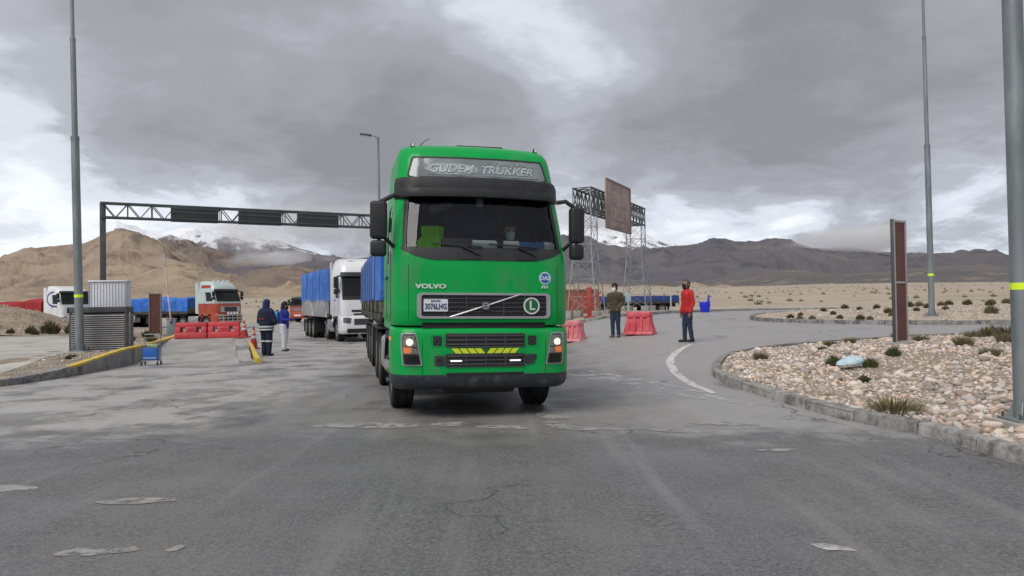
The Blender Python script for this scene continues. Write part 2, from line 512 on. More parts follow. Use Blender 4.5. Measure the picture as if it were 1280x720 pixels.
# ---- mountains: heights built as land, each range at its own distance
def mountain(name, prof, dist, front, back, amp, gscale, m, seed, base=10., ny=84, step=2., spread=1.0):
    prof = [(-1500, prof[0][1] + 10)] + prof + [(2900, prof[-1][1] + 6)]
    pxs = []; p = -900.
    while p < 2200:
        pxs.append(p); p += step if prof[1][0] - 60 < p < prof[-2][0] + 60 else step * 5
    rows = []
    ts = [i / ny for i in range(ny + 1)] + [1 + .12 * (j + 1) for j in range(8)]
    for t in ts:
        row = []
        for px in pxs:
            u = (px - 640) / 930.
            hz = 376 - (px - 640) * .0148
            py = lerp_table(prof, px)
            zr = 1.6 + (hz - py) / 930. * dist
            Y = dist - front * (1 - t) if t <= 1 else dist + back * (t - 1)
            Xw = u * Y
            q = Vector((Xw * gscale, Y * gscale, seed))
            rn = noise.fractal(q + Vector((noise.noise(q * 2) * .4, 0, 0)), .72, 2.1, 7)
            rid = 1 - abs(noise.noise(q * 1.7)) * 2
            wv_ = noise.noise(q * 1.3) * .6
            gul = (1 - abs(noise.noise((Xw * gscale * 4.2 + wv_ * 2, Y * gscale * .9 + wv_, seed + 3))) * 2) * .55 + (1 - abs(noise.noise((Xw * gscale * 9 + wv_ * 4, Y * gscale * 2.0, seed + 8))) * 2) * .28
            if t <= 1:
                sh = (t ** 1.15) * .62 + .38 * ss(0, 1, t)
                w = (t * (1 - t) * 4) ** .7
                z = base + (zr - base) * sh + amp * w * (rn * .75 + rid * .40 + gul * .34 - .35) * (.4 + .6 * sh)
                z += amp * .035 * rn * t
            else:
                z = zr - (t - 1) * (zr - base) * .9 + amp * .3 * rn * (t - 1)
            row.append((Xw, Y, max(z, base - 6)))
        rows.append(row)
    o = MB().grid(rows).build(name, m, fixn=False, smooth=0)
    o.data.polygons.foreach_set('use_smooth', [True] * len(o.data.polygons))
    return struct(o)
def mountain_material(name, c1, c2, c3, snow=None, scale=.004, snowlo=0, snowhi=0, snownoise=.5):
    m = bpy.data.materials.new(name); m.use_nodes = True
    N, L = m.node_tree.nodes, m.node_tree.links; bs = N['Principled BSDF']
    tc = N.new('ShaderNodeTexCoord'); vec = tc.outputs['Object']
    def nz(s, d=8, r=.6):
        n = N.new('ShaderNodeTexNoise'); n.inputs['Scale'].default_value = s; n.inputs['Detail'].default_value = d; n.inputs['Roughness'].default_value = r
        L.new(vec, n.inputs['Vector']); return n.outputs['Fac']
    def rng(v, a, b):
        n = N.new('ShaderNodeMapRange'); n.interpolation_type = 'SMOOTHSTEP'; n.inputs[1].default_value = a; n.inputs[2].default_value = b
        L.new(v, n.inputs[0]); return n.outputs[0]
    def mx(f, a, b):
        n = N.new('ShaderNodeMix'); n.data_type = 'RGBA'; L.new(f, n.inputs['Factor'])
        for k, v in (('A', a), ('B', b)):
            if isinstance(v, tuple): n.inputs[k].default_value = v + (1,)
            else: L.new(v, n.inputs[k])
        return n.outputs['Result']
    c = mx(rng(nz(scale), .38, .62), c1, c2)
    c = mx(rng(nz(scale * 2.7), .52, .68), c, c3)
    geo = N.new('ShaderNodeNewGeometry')
    spn = N.new('ShaderNodeSeparateXYZ'); L.new(geo.outputs['Normal'], spn.inputs[0])
    if snow:
        sp = N.new('ShaderNodeSeparateXYZ'); L.new(vec, sp.inputs[0])
        ad = N.new('ShaderNodeMath'); ad.operation = 'MULTIPLY_ADD'; ad.inputs[1].default_value = snownoise
        sb = N.new('ShaderNodeMath'); sb.operation = 'SUBTRACT'; sb.inputs[1].default_value = .5
        L.new(nz(scale * 4, 9, .68), sb.inputs[0]); L.new(sb.outputs[0], ad.inputs[0]); L.new(sp.outputs[2], ad.inputs[2])
        c = mx(rng(ad.outputs[0], snowlo, snowhi), c, snow)
    L.new(c, bs.inputs['Base Color']); bs.inputs['Roughness'].default_value = .95; bs.inputs['Specular IOR Level'].default_value = .1
    bp = N.new('ShaderNodeBump'); bp.inputs['Strength'].default_value = .9; bp.inputs['Distance'].default_value = 14
    L.new(nz(scale * 3, 10, .65), bp.inputs['Height']); L.new(bp.outputs[0], bs.inputs['Normal'])
    return m
SNOW = (.78, .80, .84)
mountain('snow_mountain', [(-200, 345), (60, 330), (95, 308), (110, 300), (130, 290), (146, 281), (160, 284), (185, 288), (205, 290), (230, 284), (255, 283), (280, 285), (300, 289), (330, 297), (360, 306), (400, 318), (450, 330), (560, 345)],
         7000, 2600, 2500, 210, .0011, mountain_material('snow_rock', (.16, .15, .155), (.10, .095, .10), (.22, .20, .20), SNOW, .0016, 470, 560, 620), 3.3)
mountain('snow_mountain', [(560, 335), (640, 306), (690, 290), (725, 282), (760, 284), (790, 286), (815, 296), (840, 305), (870, 312), (940, 330)],
         8500, 2600, 2500, 180, .001, mountain_material('snow_rock_far', (.17, .165, .18), (.13, .125, .14), (.22, .20, .20), SNOW, .0016, 500, 620, 800), 9.1)
mountain('mountain', [(60, 345), (150, 325), (190, 303), (212, 294), (225, 300), (245, 309), (270, 314), (300, 321), (335, 324), (380, 329), (430, 336), (480, 340), (560, 342), (700, 350)],
         4600, 1700, 1500, 130, .0019, mountain_material('dark_slope', (.15, .12, .108), (.205, .165, .14), (.115, .098, .092), SNOW, .003, 385, 450, 260), 5.7)
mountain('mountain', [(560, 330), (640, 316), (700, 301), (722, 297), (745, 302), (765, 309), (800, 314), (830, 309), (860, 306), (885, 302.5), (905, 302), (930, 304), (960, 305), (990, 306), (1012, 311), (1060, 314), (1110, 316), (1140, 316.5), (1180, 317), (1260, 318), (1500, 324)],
         4300, 2100, 1500, 120, .0016, mountain_material('hazed_slope', (.120, .115, .128), (.155, .142, .145), (.088, .086, .10), SNOW, .0028, 355, 385, 150), 2.4)  # bluish distance haze is painted into this range's rock colours
mountain('mountain', [(-400, 332), (-100, 326), (0, 322), (20, 314), (50, 309), (80, 306), (105, 304), (120, 298), (138, 290), (152, 286), (165, 289), (185, 296), (205, 305), (225, 317), (245, 328), (270, 340), (300, 352), (340, 366), (420, 374)],
         3000, 1500, 900, 75, .0031, mountain_material('brown_slope', (.275, .215, .165), (.345, .275, .21), (.205, .16, .13), None, .004), 8.2)
mountain('hill', [(240, 372), (285, 350), (318, 338), (345, 332.5), (366, 331), (390, 337), (420, 346), (470, 354), (560, 360), (640, 366)],
         2300, 1000, 700, 34, .004, mountain_material('brown_hill', (.185, .145, .122), (.235, .185, .148), (.30, .24, .18), None, .006), 4.9)
mountain('hill', [(60, 372), (120, 357), (160, 347), (195, 337), (222, 330), (240, 332), (262, 342), (285, 352), (310, 362), (360, 358), (420, 352), (480, 362)],
         1900, 900, 600, 26, .005, mountain_material('tan_hill', (.38, .30, .215), (.32, .25, .18), (.24, .185, .14), None, .007), 6.6)
mountain('hill', [(700, 366), (820, 356), (900, 351), (945, 344), (975, 337.5), (995, 336.5), (1020, 340), (1060, 343), (1100, 340), (1150, 335), (1200, 332), (1280, 331), (1500, 334)],
         2300, 1000, 700, 20, .004, mountain_material('grey_hill', (.125, .117, .117), (.155, .145, .138), (.24, .20, .17), None, .005), 1.7)

# ---- gravel bed with pale stones
BED = spline([(4.92, 7.0), (4.82, 8.8), (4.36, 10.2), (4.05, 11.85), (3.88, 13.2), (3.92, 14.6), (4.33, 16.0), (4.95, 17.3), (6.2, 18.6), (8.8, 20.0), (12.5, 21.3), (18, 21.6), (24, 20.5), (25, 14), (24, 5), (13, 2.2), (6.5, 3.2), (5.2, 5.2)], 6, True)
def bed_z(x, y):
    d = dist_edge(x, y, BED)
    return G(x, y) + .11 + .30 * ss(.2, 4.5, d) + .04 * noise.noise((x * .8, y * .8, 3))
M_bedsoil = mat('bed_soil', (.30, .25, .19), .95, var=.25, scale=9, bump=.6, bscale=25, spec=.1)
inner = [p for p in BED]
bed = sheet('gravel_bed', BED, .55, bed_z, M_bedsoil)
M_stone = mat('pale_stone', (.52, .43, .365), .8, var=.16, scale=7, bump=.35, bscale=30, objrand=.42, spec=.25, col2=(.62, .55, .49), mixscale=5, mixlo=.5, mixhi=.7)
M_stone2 = mat('pale_stones', (.52, .43, .365), .8, var=.16, scale=5, bump=.3, bscale=25, island=.42, spec=.25)
def stone_mesh(seed, sub=2):
    bm = bmesh.new(); bmesh.ops.create_icosphere(bm, subdivisions=sub, radius=1)
    rr = random.Random(seed)
    ax = Vector((1, rr.uniform(.5, .9), rr.uniform(.36, .6)))
    cuts = [(Vector((rr.uniform(-1, 1), rr.uniform(-1, 1), rr.uniform(-.6, 1))).normalized(), rr.uniform(.42, .8)) for _ in range(9)]
    for v in bm.verts:
        p = v.co.copy()
        for n_, d_ in cuts:
            k = p.dot(n_)
            if k > d_: p -= n_ * (k - d_) * .85
        p *= 1 + .13 * noise.noise(p * 1.6 + Vector((seed, 0, 0)))
        v.co = Vector((p.x * ax.x, p.y * ax.y, p.z * ax.z))
    me = bpy.data.meshes.new('stone'); bm.to_mesh(me); bm.free()
    me.polygons.foreach_set('use_smooth', [True] * len(me.polygons))
    return me
SM = [stone_mesh(i * 3.7 + 1) for i in range(10)]
SML = [stone_mesh(i * 3.7 + 1, 1) for i in range(10)]
for me in SM: me.materials.append(M_stone)
rs = random.Random(11)
stones = []; cell = {}
def try_stone(x, y, r):
    k = (int(x / .3), int(y / .3))
    for i in range(-1, 2):
        for j in range(-1, 2):
            for (a, b, c) in cell.get((k[0] + i, k[1] + j), ()):
                if (a - x) ** 2 + (b - y) ** 2 < ((c + r) * .52) ** 2: return False
    cell.setdefault(k, []).append((x, y, r)); return True
for _ in range(110000):
    x, y = rs.uniform(3.9, 19), rs.uniform(6.2, 21.6)
    if abs(x / y) > .78: continue
    if not in_poly(x, y, BED) or dist_edge(x, y, BED) < .22: continue
    r = rs.choice([.025, .03, .035, .045, .05, .06, .07, .075, .085, .10, .12]) * rs.uniform(.85, 1.2)
    if rs.random() < .012: r *= 2.0
    if noise.noise((x * .55, y * .55, 12)) > .42 and r > .05: continue
    if try_stone(x, y, r): stones.append((x, y, r))
stones.sort(key=lambda s: -s[2] / s[1])
def stone_pose(x, y, r, rr):
    return (Matrix.Translation((x, y, bed_z(x, y) + r * rr.uniform(-.08, .24))) @ Matrix.Rotation(rr.uniform(0, 6.28), 4, 'Z')
            @ Matrix.Rotation(rr.uniform(-.5, .5), 4, 'X') @ Matrix.Rotation(rr.uniform(-.3, .3), 4, 'Y') @ Matrix.Scale(r, 4))
for i, (x, y, r) in enumerate(stones[:290]):
    o = link('stone', SM[i % 10], None, bed); o.matrix_world = stone_pose(x, y, r, rs)
def join_stones(name, lst, posef, m, parent, proto=SML):
    vs = []; fs = []; off = 0
    pv = [np.array([v.co for v in me.vertices]) for me in proto]; pf = [np.array([list(p.vertices) for p in me.polygons]) for me in proto]
    for i, s in enumerate(lst):
        k = i % len(proto); Mx = np.array(posef(*s, rs))
        vs.append(pv[k] @ Mx[:3, :3].T + Mx[:3, 3]); fs.append(pf[k] + off); off += len(pv[k])
    me = bpy.data.meshes.new(name); V = np.concatenate(vs); Fc = np.concatenate(fs)
    me.from_pydata(V.tolist(), [], Fc.tolist())
    me.polygons.foreach_set('use_smooth', [True] * len(me.polygons))
    o = link(name, me, m, parent); o['kind'] = 'stuff'; return o
join_stones('stones', stones[290:], stone_pose, M_stone2, bed)

# ---- kerbs: one stone after another along an edge
M_kerb = mat('kerb_concrete', (.285, .278, .265), .9, var=.25, scale=6, bump=.8, bscale=24, col2=(.115, .112, .108), mixscale=4.5, mixlo=.47, mixhi=.66, spec=.2, objrand=.08)
def kerb(line, length, parent, m, w=.15, h=.15, zf=G, down=.08, maxn=200, name='kerb_stone'):
    """line: 2-D points; the kerb lies on the left-hand side of the walk along the line"""
    pts = [Vector(p) for p in line]; acc = [0]
    for a, b in zip(pts, pts[1:]): acc.append(acc[-1] + (b - a).length)
    def at(s):
        for i in range(len(pts) - 1):
            if s <= acc[i + 1]: return pts[i].lerp(pts[i + 1], (s - acc[i]) / max(1e-6, acc[i + 1] - acc[i]))
        return pts[-1].copy()
    s = 0; n = 0
    while s < acc[-1] - .1 and n < maxn:
        e = min(acc[-1], s + length)
        k = 4; o_, i_ = [], []
        for j in range(k):
            t = s + .012 + (e - s - .024) * j / (k - 1); p = at(t); d = (at(min(acc[-1], t + .05)) - at(max(0, t - .05))).normalized()
            nn = Vector((-d.y, d.x)); o_.append(p); i_.append(p + nn * w)
        hh = h + rs.uniform(-.008, .008); jit = rs.uniform(-.008, .008)
        mb = MB(); rows = []
        for p, q in zip(o_, i_):
            zb = zf(p.x, p.y)
            d = (q - p).normalized()
            pj = p + d * jit
            rows.append([(pj.x - d.x * .02, pj.y - d.y * .02, zb - down), (pj.x, pj.y, zb + hh - .02), (pj.x + d.x * .02, pj.y + d.y * .02, zb + hh), (q.x, q.y, zb + hh), (q.x, q.y, zb - down)])
        mb.grid(rows); nb = len(rows[0])
        mb.f.append(tuple(range(nb))); mb.f.append(tuple((k - 1) * nb + i for i in range(nb - 1, -1, -1)))
        mb.build(name, m, parent, smooth=50)
        s = e; n += 1
# walk so that the bed is on the left: outline runs upward on its left flank => reverse
i0 = 0
nearline = BED[-18:] + BED[:66]
kerb(list(reversed(nearline)), 1.0, bed, M_kerb, .16, .15)

# ---- second bed across the side road, sandy
M_sand = mat('sandy_gravel', (.44, .385, .31), .95, var=.22, scale=6, bump=.6, bscale=14, col2=(.34, .29, .225), mixscale=1.2, spec=.1)
BED2 = spline([(10.5, 32.4), (10.2, 30.0), (10.9, 28.2), (13.1, 26.9), (17, 25.9), (22, 25.2), (30, 24.5), (42, 24), (44, 30), (42, 44), (30, 47), (20, 44), (14.5, 39.2), (11.8, 35.5)], 6, True)
def bed2_z(x, y): return G(x, y) + .11 + .22 * ss(.2, 5, dist_edge(x, y, BED2)) + .05 * noise.noise((x * .5, y * .5, 8))
bed2 = sheet('sandy_bed', BED2, .9, bed2_z, M_sand)
kerb(list(reversed(BED2[-12:] + BED2[:44])), 1.0, bed2, M_kerb, .16, .15)
st2 = []; cell = {}
for _ in range(9000):
    x, y = rs.uniform(10, 34), rs.uniform(25, 44)
    if x / y > .78 or not in_poly(x, y, BED2) or dist_edge(x, y, BED2) < .25: continue
    if rs.random() > .45 and y > 32: continue
    r = rs.uniform(.03, .075)
    if try_stone(x, y, r): st2.append((x, y, r))
def pose2(x, y, r, rr):
    return Matrix.Translation((x, y, bed2_z(x, y) + r * .2)) @ Matrix.Rotation(rr.uniform(0, 6.28), 4, 'Z') @ Matrix.Scale(r, 4)
ICO = []
for i in range(6):
    ICO.append(stone_mesh(40 + i, 1))
join_stones('pebbles', st2, pose2, M_stone2, bed2, ICO)

# ---- far verge behind the lattice gantry
VERGE = [(2.4, 36.3), (4.6, 37.6), (7.0, 39.8), (9.4, 43.2), (13.5, 49.0), (20, 53), (38, 56), (60, 57), (60, 75), (-3, 75), (-1.5, 52), (1.2, 38)]
verge = sheet('verge', VERGE, 1.5, lambda x, y: G(x, y) + .12, M_ground)
kerb(list(VERGE[:7]), 1.2, verge, M_kerb, .16, .15)

# ---- left island with retaining wall, ramp and apron
def isl_h(y): return .15 + .30 * ss(15.0, 20.5, y)
def isl_z(x, y): return .14 + .19 * ss(15, 19.5, y) + .03 * noise.noise((x * .9, y * .9, 4))
ISL_EDGE = spline([(-22, 11.2), (-16.5, 11.6), (-12.4, 12.8), (-10.6, 14.2), (-10.08, 16.4), (-10.25, 19.0), (-10.75, 21.7), (-11.7, 25.0), (-12.8, 28.4), (-14.6, 34)], 5)
ISL = [(-22.0, 10.9 + .3)] + ISL_EDGE[1:] + [(-15.6, 36.5), (-18.5, 40.5), (-26, 44), (-40, 44), (-44, 30), (-40, 14)]
M_dirt = mat('trodden_dirt', (.235, .198, .155), .95, var=.25, scale=2.5, bump=.8, bscale=18, col2=(.31, .27, .215), mixscale=1.6, spec=.1)
isl = sheet('raised_island', ISL, .7, isl_z, M_dirt, skirt=.75)
M_wall = mat('wall_concrete', (.30, .285, .26), .92, var=.2, scale=3, bump=.5, bscale=22, col2=(.17, .16, .145), mixscale=1.6, mixlo=.48, mixhi=.66, spec=.2, stretch=(1, 1, .35))
M_yellow = mat('yellow_paint', (.62, .43, .05), .75, var=.15, scale=8, col2=(.33, .30, .24), mixscale=7, mixlo=.52, mixhi=.66)
def wall_run(pts, w, parent):
    acc = 0
    for i in range(len(pts) - 1):
        a, b = Vector(pts[i]), Vector(pts[i + 1]); d = (b - a).normalized(); nn = Vector((-d.y, d.x))
        za, zb = isl_h(a.y) + .03, isl_h(b.y) + .03
        ga, gb = G(a.x, a.y) - .15, G(b.x, b.y) - .15
        g = d * .006
        a2, b2 = a + g, b - g
        q = [(a2, ga), (b2, gb), (b2, zb), (a2, za)]
        fr = [(p.x - nn.x * .035, p.y - nn.y * .035, z) for p, z in q]; bk = [(p.x + nn.x * w, p.y + nn.y * w, z) for p, z in q]
        mb = MB(); mb.add(fr + bk, [(0, 1, 2, 3), (7, 6, 5, 4), (0, 4, 5, 1), (1, 5, 6, 2), (2, 6, 7, 3), (3, 7, 4, 0)])
        o = mb.build('kerb_stone' if za < .35 else 'wall_block', M_kerb if za < .3 else M_wall, parent, bevel=.012, seg=1)
        if a.y > 16.6:
            f2 = [(p.x - nn.x * .039, p.y - nn.y * .039, z) for p, z in ((a2, za - .05), (b2, zb - .05), (b2, zb + .004), (a2, za + .004))]
            t2 = [(p.x + nn.x * (w - .02), p.y + nn.y * (w - .02), z + .004) for p, z in ((b2, zb), (a2, za))]
            MB().add(f2 + t2, [(0, 1, 2, 3), (3, 2, 4, 5)]).build('painted_edge', M_yellow, o, smooth=0)
wall_run([p for p in densify([tuple(q) for q in ISL_EDGE], 1.2, False)][1:], .17, isl)

# weighbridge ramp: concrete slab climbing between the wall and a yellow rail
M_slab = mat('ramp_concrete', (.36, .35, .33), .9, var=.14, scale=1.4, bump=.35, bscale=30, col2=(.27, .26, .245), mixscale=.9, mixlo=.48, mixhi=.62, spec=.2)
def ramp_z(y): return -.02 + .45 * ss(19.6, 26.4, y)
EDGE_Y = [(p[1], p[0]) for p in ISL_EDGE if p[1] > 15]
def lane_l(y): return lerp_table(EDGE_Y, y) + .045
def lane_r(y): return -7.35 - .40 * (y - 20)
def plat(name, fl, fr, y0, y1, m, dz=0.):
    n = 28; rows = []
    for i in range(n + 1):
        y = y0 + (y1 - y0) * i / n; xa, xb = fl(y), fr(y) + .06 * noise.noise((1, y * .9, 1))
        rows.append([(xa + (xb - xa) * k / 6, y, max(ramp_z(y), G(xa, y) - .02) + dz + .006 * noise.noise((k, y, 6))) for k in range(7)])
    mb = MB().grid(rows)
    for e in ([r[-1] for r in rows], [r[0] for r in rows], rows[-1], rows[0]): mb.grid([e, [(p[0], p[1], p[2] - .8) for p in e]])
    return struct(mb.build(name, m, fixn=False, smooth=40))
plat('weighbridge_ramp', lane_l, lane_r, 19.4, 33.5, M_slab, .012)
plat('ramp_shoulder', lambda y: lane_r(y) - .3, lambda y: lane_r(y) + .42, 20.2, 33.0, M_asphalt, -.012)
M_rail = mat('rail_yellow', (.60, .45, .06), .6, var=.15, scale=6, col2=(.26, .24, .2), mixscale=4, mixlo=.55, mixhi=.7)
RA = Vector((-6.92, 20.3)); RD = Vector((-.40, 1)).normalized()
rail = thing('guide_rail', 'yellow painted concrete guide rail along the edge of the pale ramp', 'guide rail', (RA.x, RA.y, G(*RA)), (0, 0, math.atan2(-RD.x, RD.y)))
for k in range(5):
    mb = MB(); pr = [(-.07, 0), (-.065, .11), (-.045, .135), (.045, .135), (.065, .11), (.07, 0)]; rows = []
    for y in (k * 1.25, k * 1.25 + 1.23):
        q = RA + RD * y; gz = G(q.x, q.y) - G(*RA)
        rows.append([(x, y, gz + (z + .24 * ss(0, 6.3, y) if z > .01 else -.05)) for x, z in pr])
    mb.grid(rows); mb.f.append(tuple(range(6))); mb.f.append(tuple(range(11, 5, -1)))
    mb.build('rail_block', M_rail, rail, smooth=30)

# pale concrete apron crossing the island
APR = [(-10.95, 15.6), (-12.3, 20.2), (-13.4, 25.5), (-15.5, 30.0), (-20, 32.6), (-25.5, 33.8), (-36, 33), (-36, 20), (-17, 14.2)]
M_apron = mat('apron_concrete', (.44, .425, .39), .9, var=.1, scale=.8, bump=.2, bscale=20, col2=(.36, .34, .31), mixscale=.7, spec=.2)
sheet('apron', APR, 1.0, lambda x, y: isl_z(x, y) + .007, M_apron)
# dirt mound behind it
def mound_z(x, y):
    r = 1.55 * ss(-20.8, -28.2, x) * math.exp(-((y - 39.5) / 3.6) ** 2)
    r += .18 * noise.fractal((x * .5, y * .5, 3), .8, 2, 5) * min(1, max(0, r))
    return .33 + r - .02
M_mound = mat('mound_soil', (.25, .20, .15), .95, var=.25, scale=1.2, bump=1.0, bscale=8, col2=(.33, .275, .21), mixscale=1.1, spec=.1)
sheet('dirt_mound', [(-18, 33.6), (-22, 34.2), (-32, 34.4), (-43, 34.4), (-43, 46), (-30, 46), (-22, 45), (-17.4, 41)], .6, mound_z, M_mound)
stm = []; cell = {}
for _ in range(1500):
    x, y = rs.uniform(-38, -18.5), rs.uniform(34.5, 41)
    r = rs.uniform(.03, .09)
    if try_stone(x, y, r): stm.append((x, y, r))
join_stones('rubble', stm, lambda x, y, r, rr: Matrix.Translation((x, y, mound_z(x, y) + r * .15)) @ Matrix.Rotation(rr.uniform(0, 6.28), 4, 'Z') @ Matrix.Scale(r, 4), M_stone2, isl, ICO)
std = []; cell = {}
for _ in range(2600):
    x, y = rs.uniform(-14, -9.9), rs.uniform(13.5, 30)
    if not in_poly(x, y, ISL) or dist_edge(x, y, ISL) < .3 or in_poly(x, y, APR): continue
    r = rs.uniform(.012, .05) * rs.uniform(.6, 1.2)
    if try_stone(x, y, r): std.append((x, y, r))
join_stones('loose_stones', std, lambda x, y, r, rr: Matrix.Translation((x, y, isl_z(x, y) + r * .15)) @ Matrix.Rotation(rr.uniform(0, 6.28), 4, 'Z') @ Matrix.Scale(r, 4), M_stone2, isl, ICO)

# ---- marks and repairs on the asphalt, each a thin sheet
def ragged(name, c1, c2, scale=7, lo=.41, hi=.49):
    m = mat(name, c1, .85, var=.14, scale=7, bump=.4, bscale=45, col2=c2, mixscale=5, mixlo=.45, mixhi=.62)
    N, L = m.node_tree.nodes, m.node_tree.links
    tc = N.new('ShaderNodeTexCoord'); nz = N.new('ShaderNodeTexNoise'); nz.inputs['Scale'].default_value = scale; nz.inputs['Detail'].default_value = 9; nz.inputs['Roughness'].default_value = .72
    L.new(tc.outputs['Object'], nz.inputs['Vector'])
    mr = N.new('ShaderNodeMapRange'); mr.inputs[1].default_value = lo; mr.inputs[2].default_value = hi; L.new(nz.outputs['Fac'], mr.inputs[0]); mr.inputs[4].default_value = .92
    L.new(mr.outputs[0], N['Principled BSDF'].inputs['Alpha']); return m
M_white = ragged('worn_white_paint', (.56, .55, .52), (.30, .295, .285), 7, .38, .50) if True else mat('worn_white_paint_flat', (.56, .55, .52), .8, var=.12, scale=9, col2=(.22, .215, .205), mixscale=9, mixlo=.52, mixhi=.62)
M_patch = ragged('cement_patch', (.32, .31, .295), (.25, .245, .235)) if True else mat('cement_patch', (.31, .30, .28), .9, var=.16, scale=6, bump=.3, bscale=40, col2=(.22, .213, .2), mixscale=5)
def strip(name, pts, ws, m, dz=.005, jit=.0):
    pts = spline(pts, 8); n = len(pts); rows = []
    for i, p in enumerate(pts):
        a, b = Vector(pts[max(0, i - 1)]), Vector(pts[min(n - 1, i + 1)]); d = (b - a).normalized(); nn = Vector((-d.y, d.x))
        w = lerp_table([(k / (len(ws) - 1), v) for k, v in enumerate(ws)], i / (n - 1)) / 2
        j1, j2 = (noise.noise((i * .45, 1, len(name) % 17)) * jit, noise.noise((i * .45, 7, 3)) * jit)
        row = []
        for k in range(5):
            q = Vector(p) + nn * (-w - j1 + (2 * w + j1 + j2) * k / 4)
            row.append((q.x, q.y, G(q.x, q.y) + dz + .012 * noise.noise((q.x * .7, q.y * .7, 2))))
        rows.append(row)
    return struct(MB().grid(rows).build(name, m, fixn=False, smooth=60))
strip('lane_marking', [(5.02, 20.9), (4.3, 19.2), (3.75, 17.7), (3.42, 16.0), (3.27, 14.0), (3.36, 12.45)], [.10, .17, .19, .17, .18, .12], mat('line_paint', (.56, .55, .52), .8, var=.12, scale=9, col2=(.30, .295, .28), mixscale=6, mixlo=.5, mixhi=.64), .006, .03)
def broken_material():
    m = bpy.data.materials.new('dried_foam'); m.use_nodes = True
    N, L = m.node_tree.nodes, m.node_tree.links; bs = N['Principled BSDF']
    bs.inputs['Base Color'].default_value = (.50, .49, .49, 1); bs.inputs['Roughness'].default_value = .7
    tc = N.new('ShaderNodeTexCoord'); nz = N.new('ShaderNodeTexNoise'); nz.inputs['Scale'].default_value = 2.6; nz.inputs['Detail'].default_value = 9; nz.inputs['Roughness'].default_value = .7
    L.new(tc.outputs['Object'], nz.inputs['Vector'])
    mr = N.new('ShaderNodeMapRange'); mr.inputs[1].default_value = .44; mr.inputs[2].default_value = .60; L.new(nz.outputs['Fac'], mr.inputs[0]); mr.inputs[4].default_value = .85
    L.new(mr.outputs[0], bs.inputs['Alpha']); return m
M_foam = broken_material()
strip('spill_streak', [(1.0, 17.2), (1.5, 16.0), (1.9, 14.95), (2.4, 13.6), (2.75, 12.8), (3.3, 11.7), (3.6, 11.2)], [.30, .55, .5, .35, .5, .35, .1], M_foam, .006, .1)
strip('spill_streak', [(1.6, 17.0), (2.6, 14.2), (3.2, 12.6)], [.1, .3, .1], M_foam, .006, .05)
def patch(pts, m=M_patch, name='repair_patch', dz=.005):
    pl = spline(pts, 5, True)
    pl = [(x + .03 * noise.noise((x * 6, y * 6, 1)), y + .05 * noise.noise((x * 5, y * 5, 9))) for x, y in pl]
    return sheet(name, pl, .22, lambda x, y: G(x, y) + dz + .012 * noise.noise((x * .7, y * .7, 2)), m)
patch([(-3.36, 6.00), (-3.2, 5.93), (-2.9, 5.94), (-2.72, 6.01), (-2.85, 6.08), (-3.1, 6.07)])
patch([(-2.93, 4.73), (-2.75, 4.70), (-2.55, 4.76), (-2.42, 4.82), (-2.52, 4.9), (-2.7, 4.86), (-2.85, 4.87)])
patch([(-2.26, 4.80), (-2.19, 4.78), (-2.14, 4.88), (-2.2, 4.9)])
patch([(-4.75, 6.35), (-4.35, 6.38), (-4.12, 6.5), (-4.3, 6.6), (-4.7, 6.6)])
patch([(2.62, 8.05), (2.8, 7.98), (3.05, 8.05), (2.95, 8.13), (2.7, 8.13)])
patch([(1.96, 4.98), (2.05, 4.86), (2.2, 4.84), (2.17, 4.92), (2.06, 5.0)], M_white, 'worn_paint_mark')
for q in ([(.35, 9.75), (.62, 9.35), (1.1, 9.3), (1.5, 9.38), (1.15, 9.5), (.8, 9.55), (.55, 10.0)], [(1.55, 9.42), (2.1, 9.2), (2.5, 9.28), (2.0, 9.4)],
          [(-.5, 9.45), (-.1, 9.3), (.2, 9.4), (0, 9.6), (-.3, 9.6)], [(.3, 10.5), (.6, 10.1), (.8, 10.3), (.5, 10.9)], [(2.3, 9.9), (2.9, 9.6), (3.2, 9.7), (2.7, 10.0)],
          [(-2.6, 9.5), (-1.7, 9.3), (-1.2, 9.5), (-1.6, 9.75), (-2.3, 9.8)], [(-1.1, 9.6), (-.75, 9.5), (-.6, 9.75), (-.9, 9.85)]):
    patch(q)

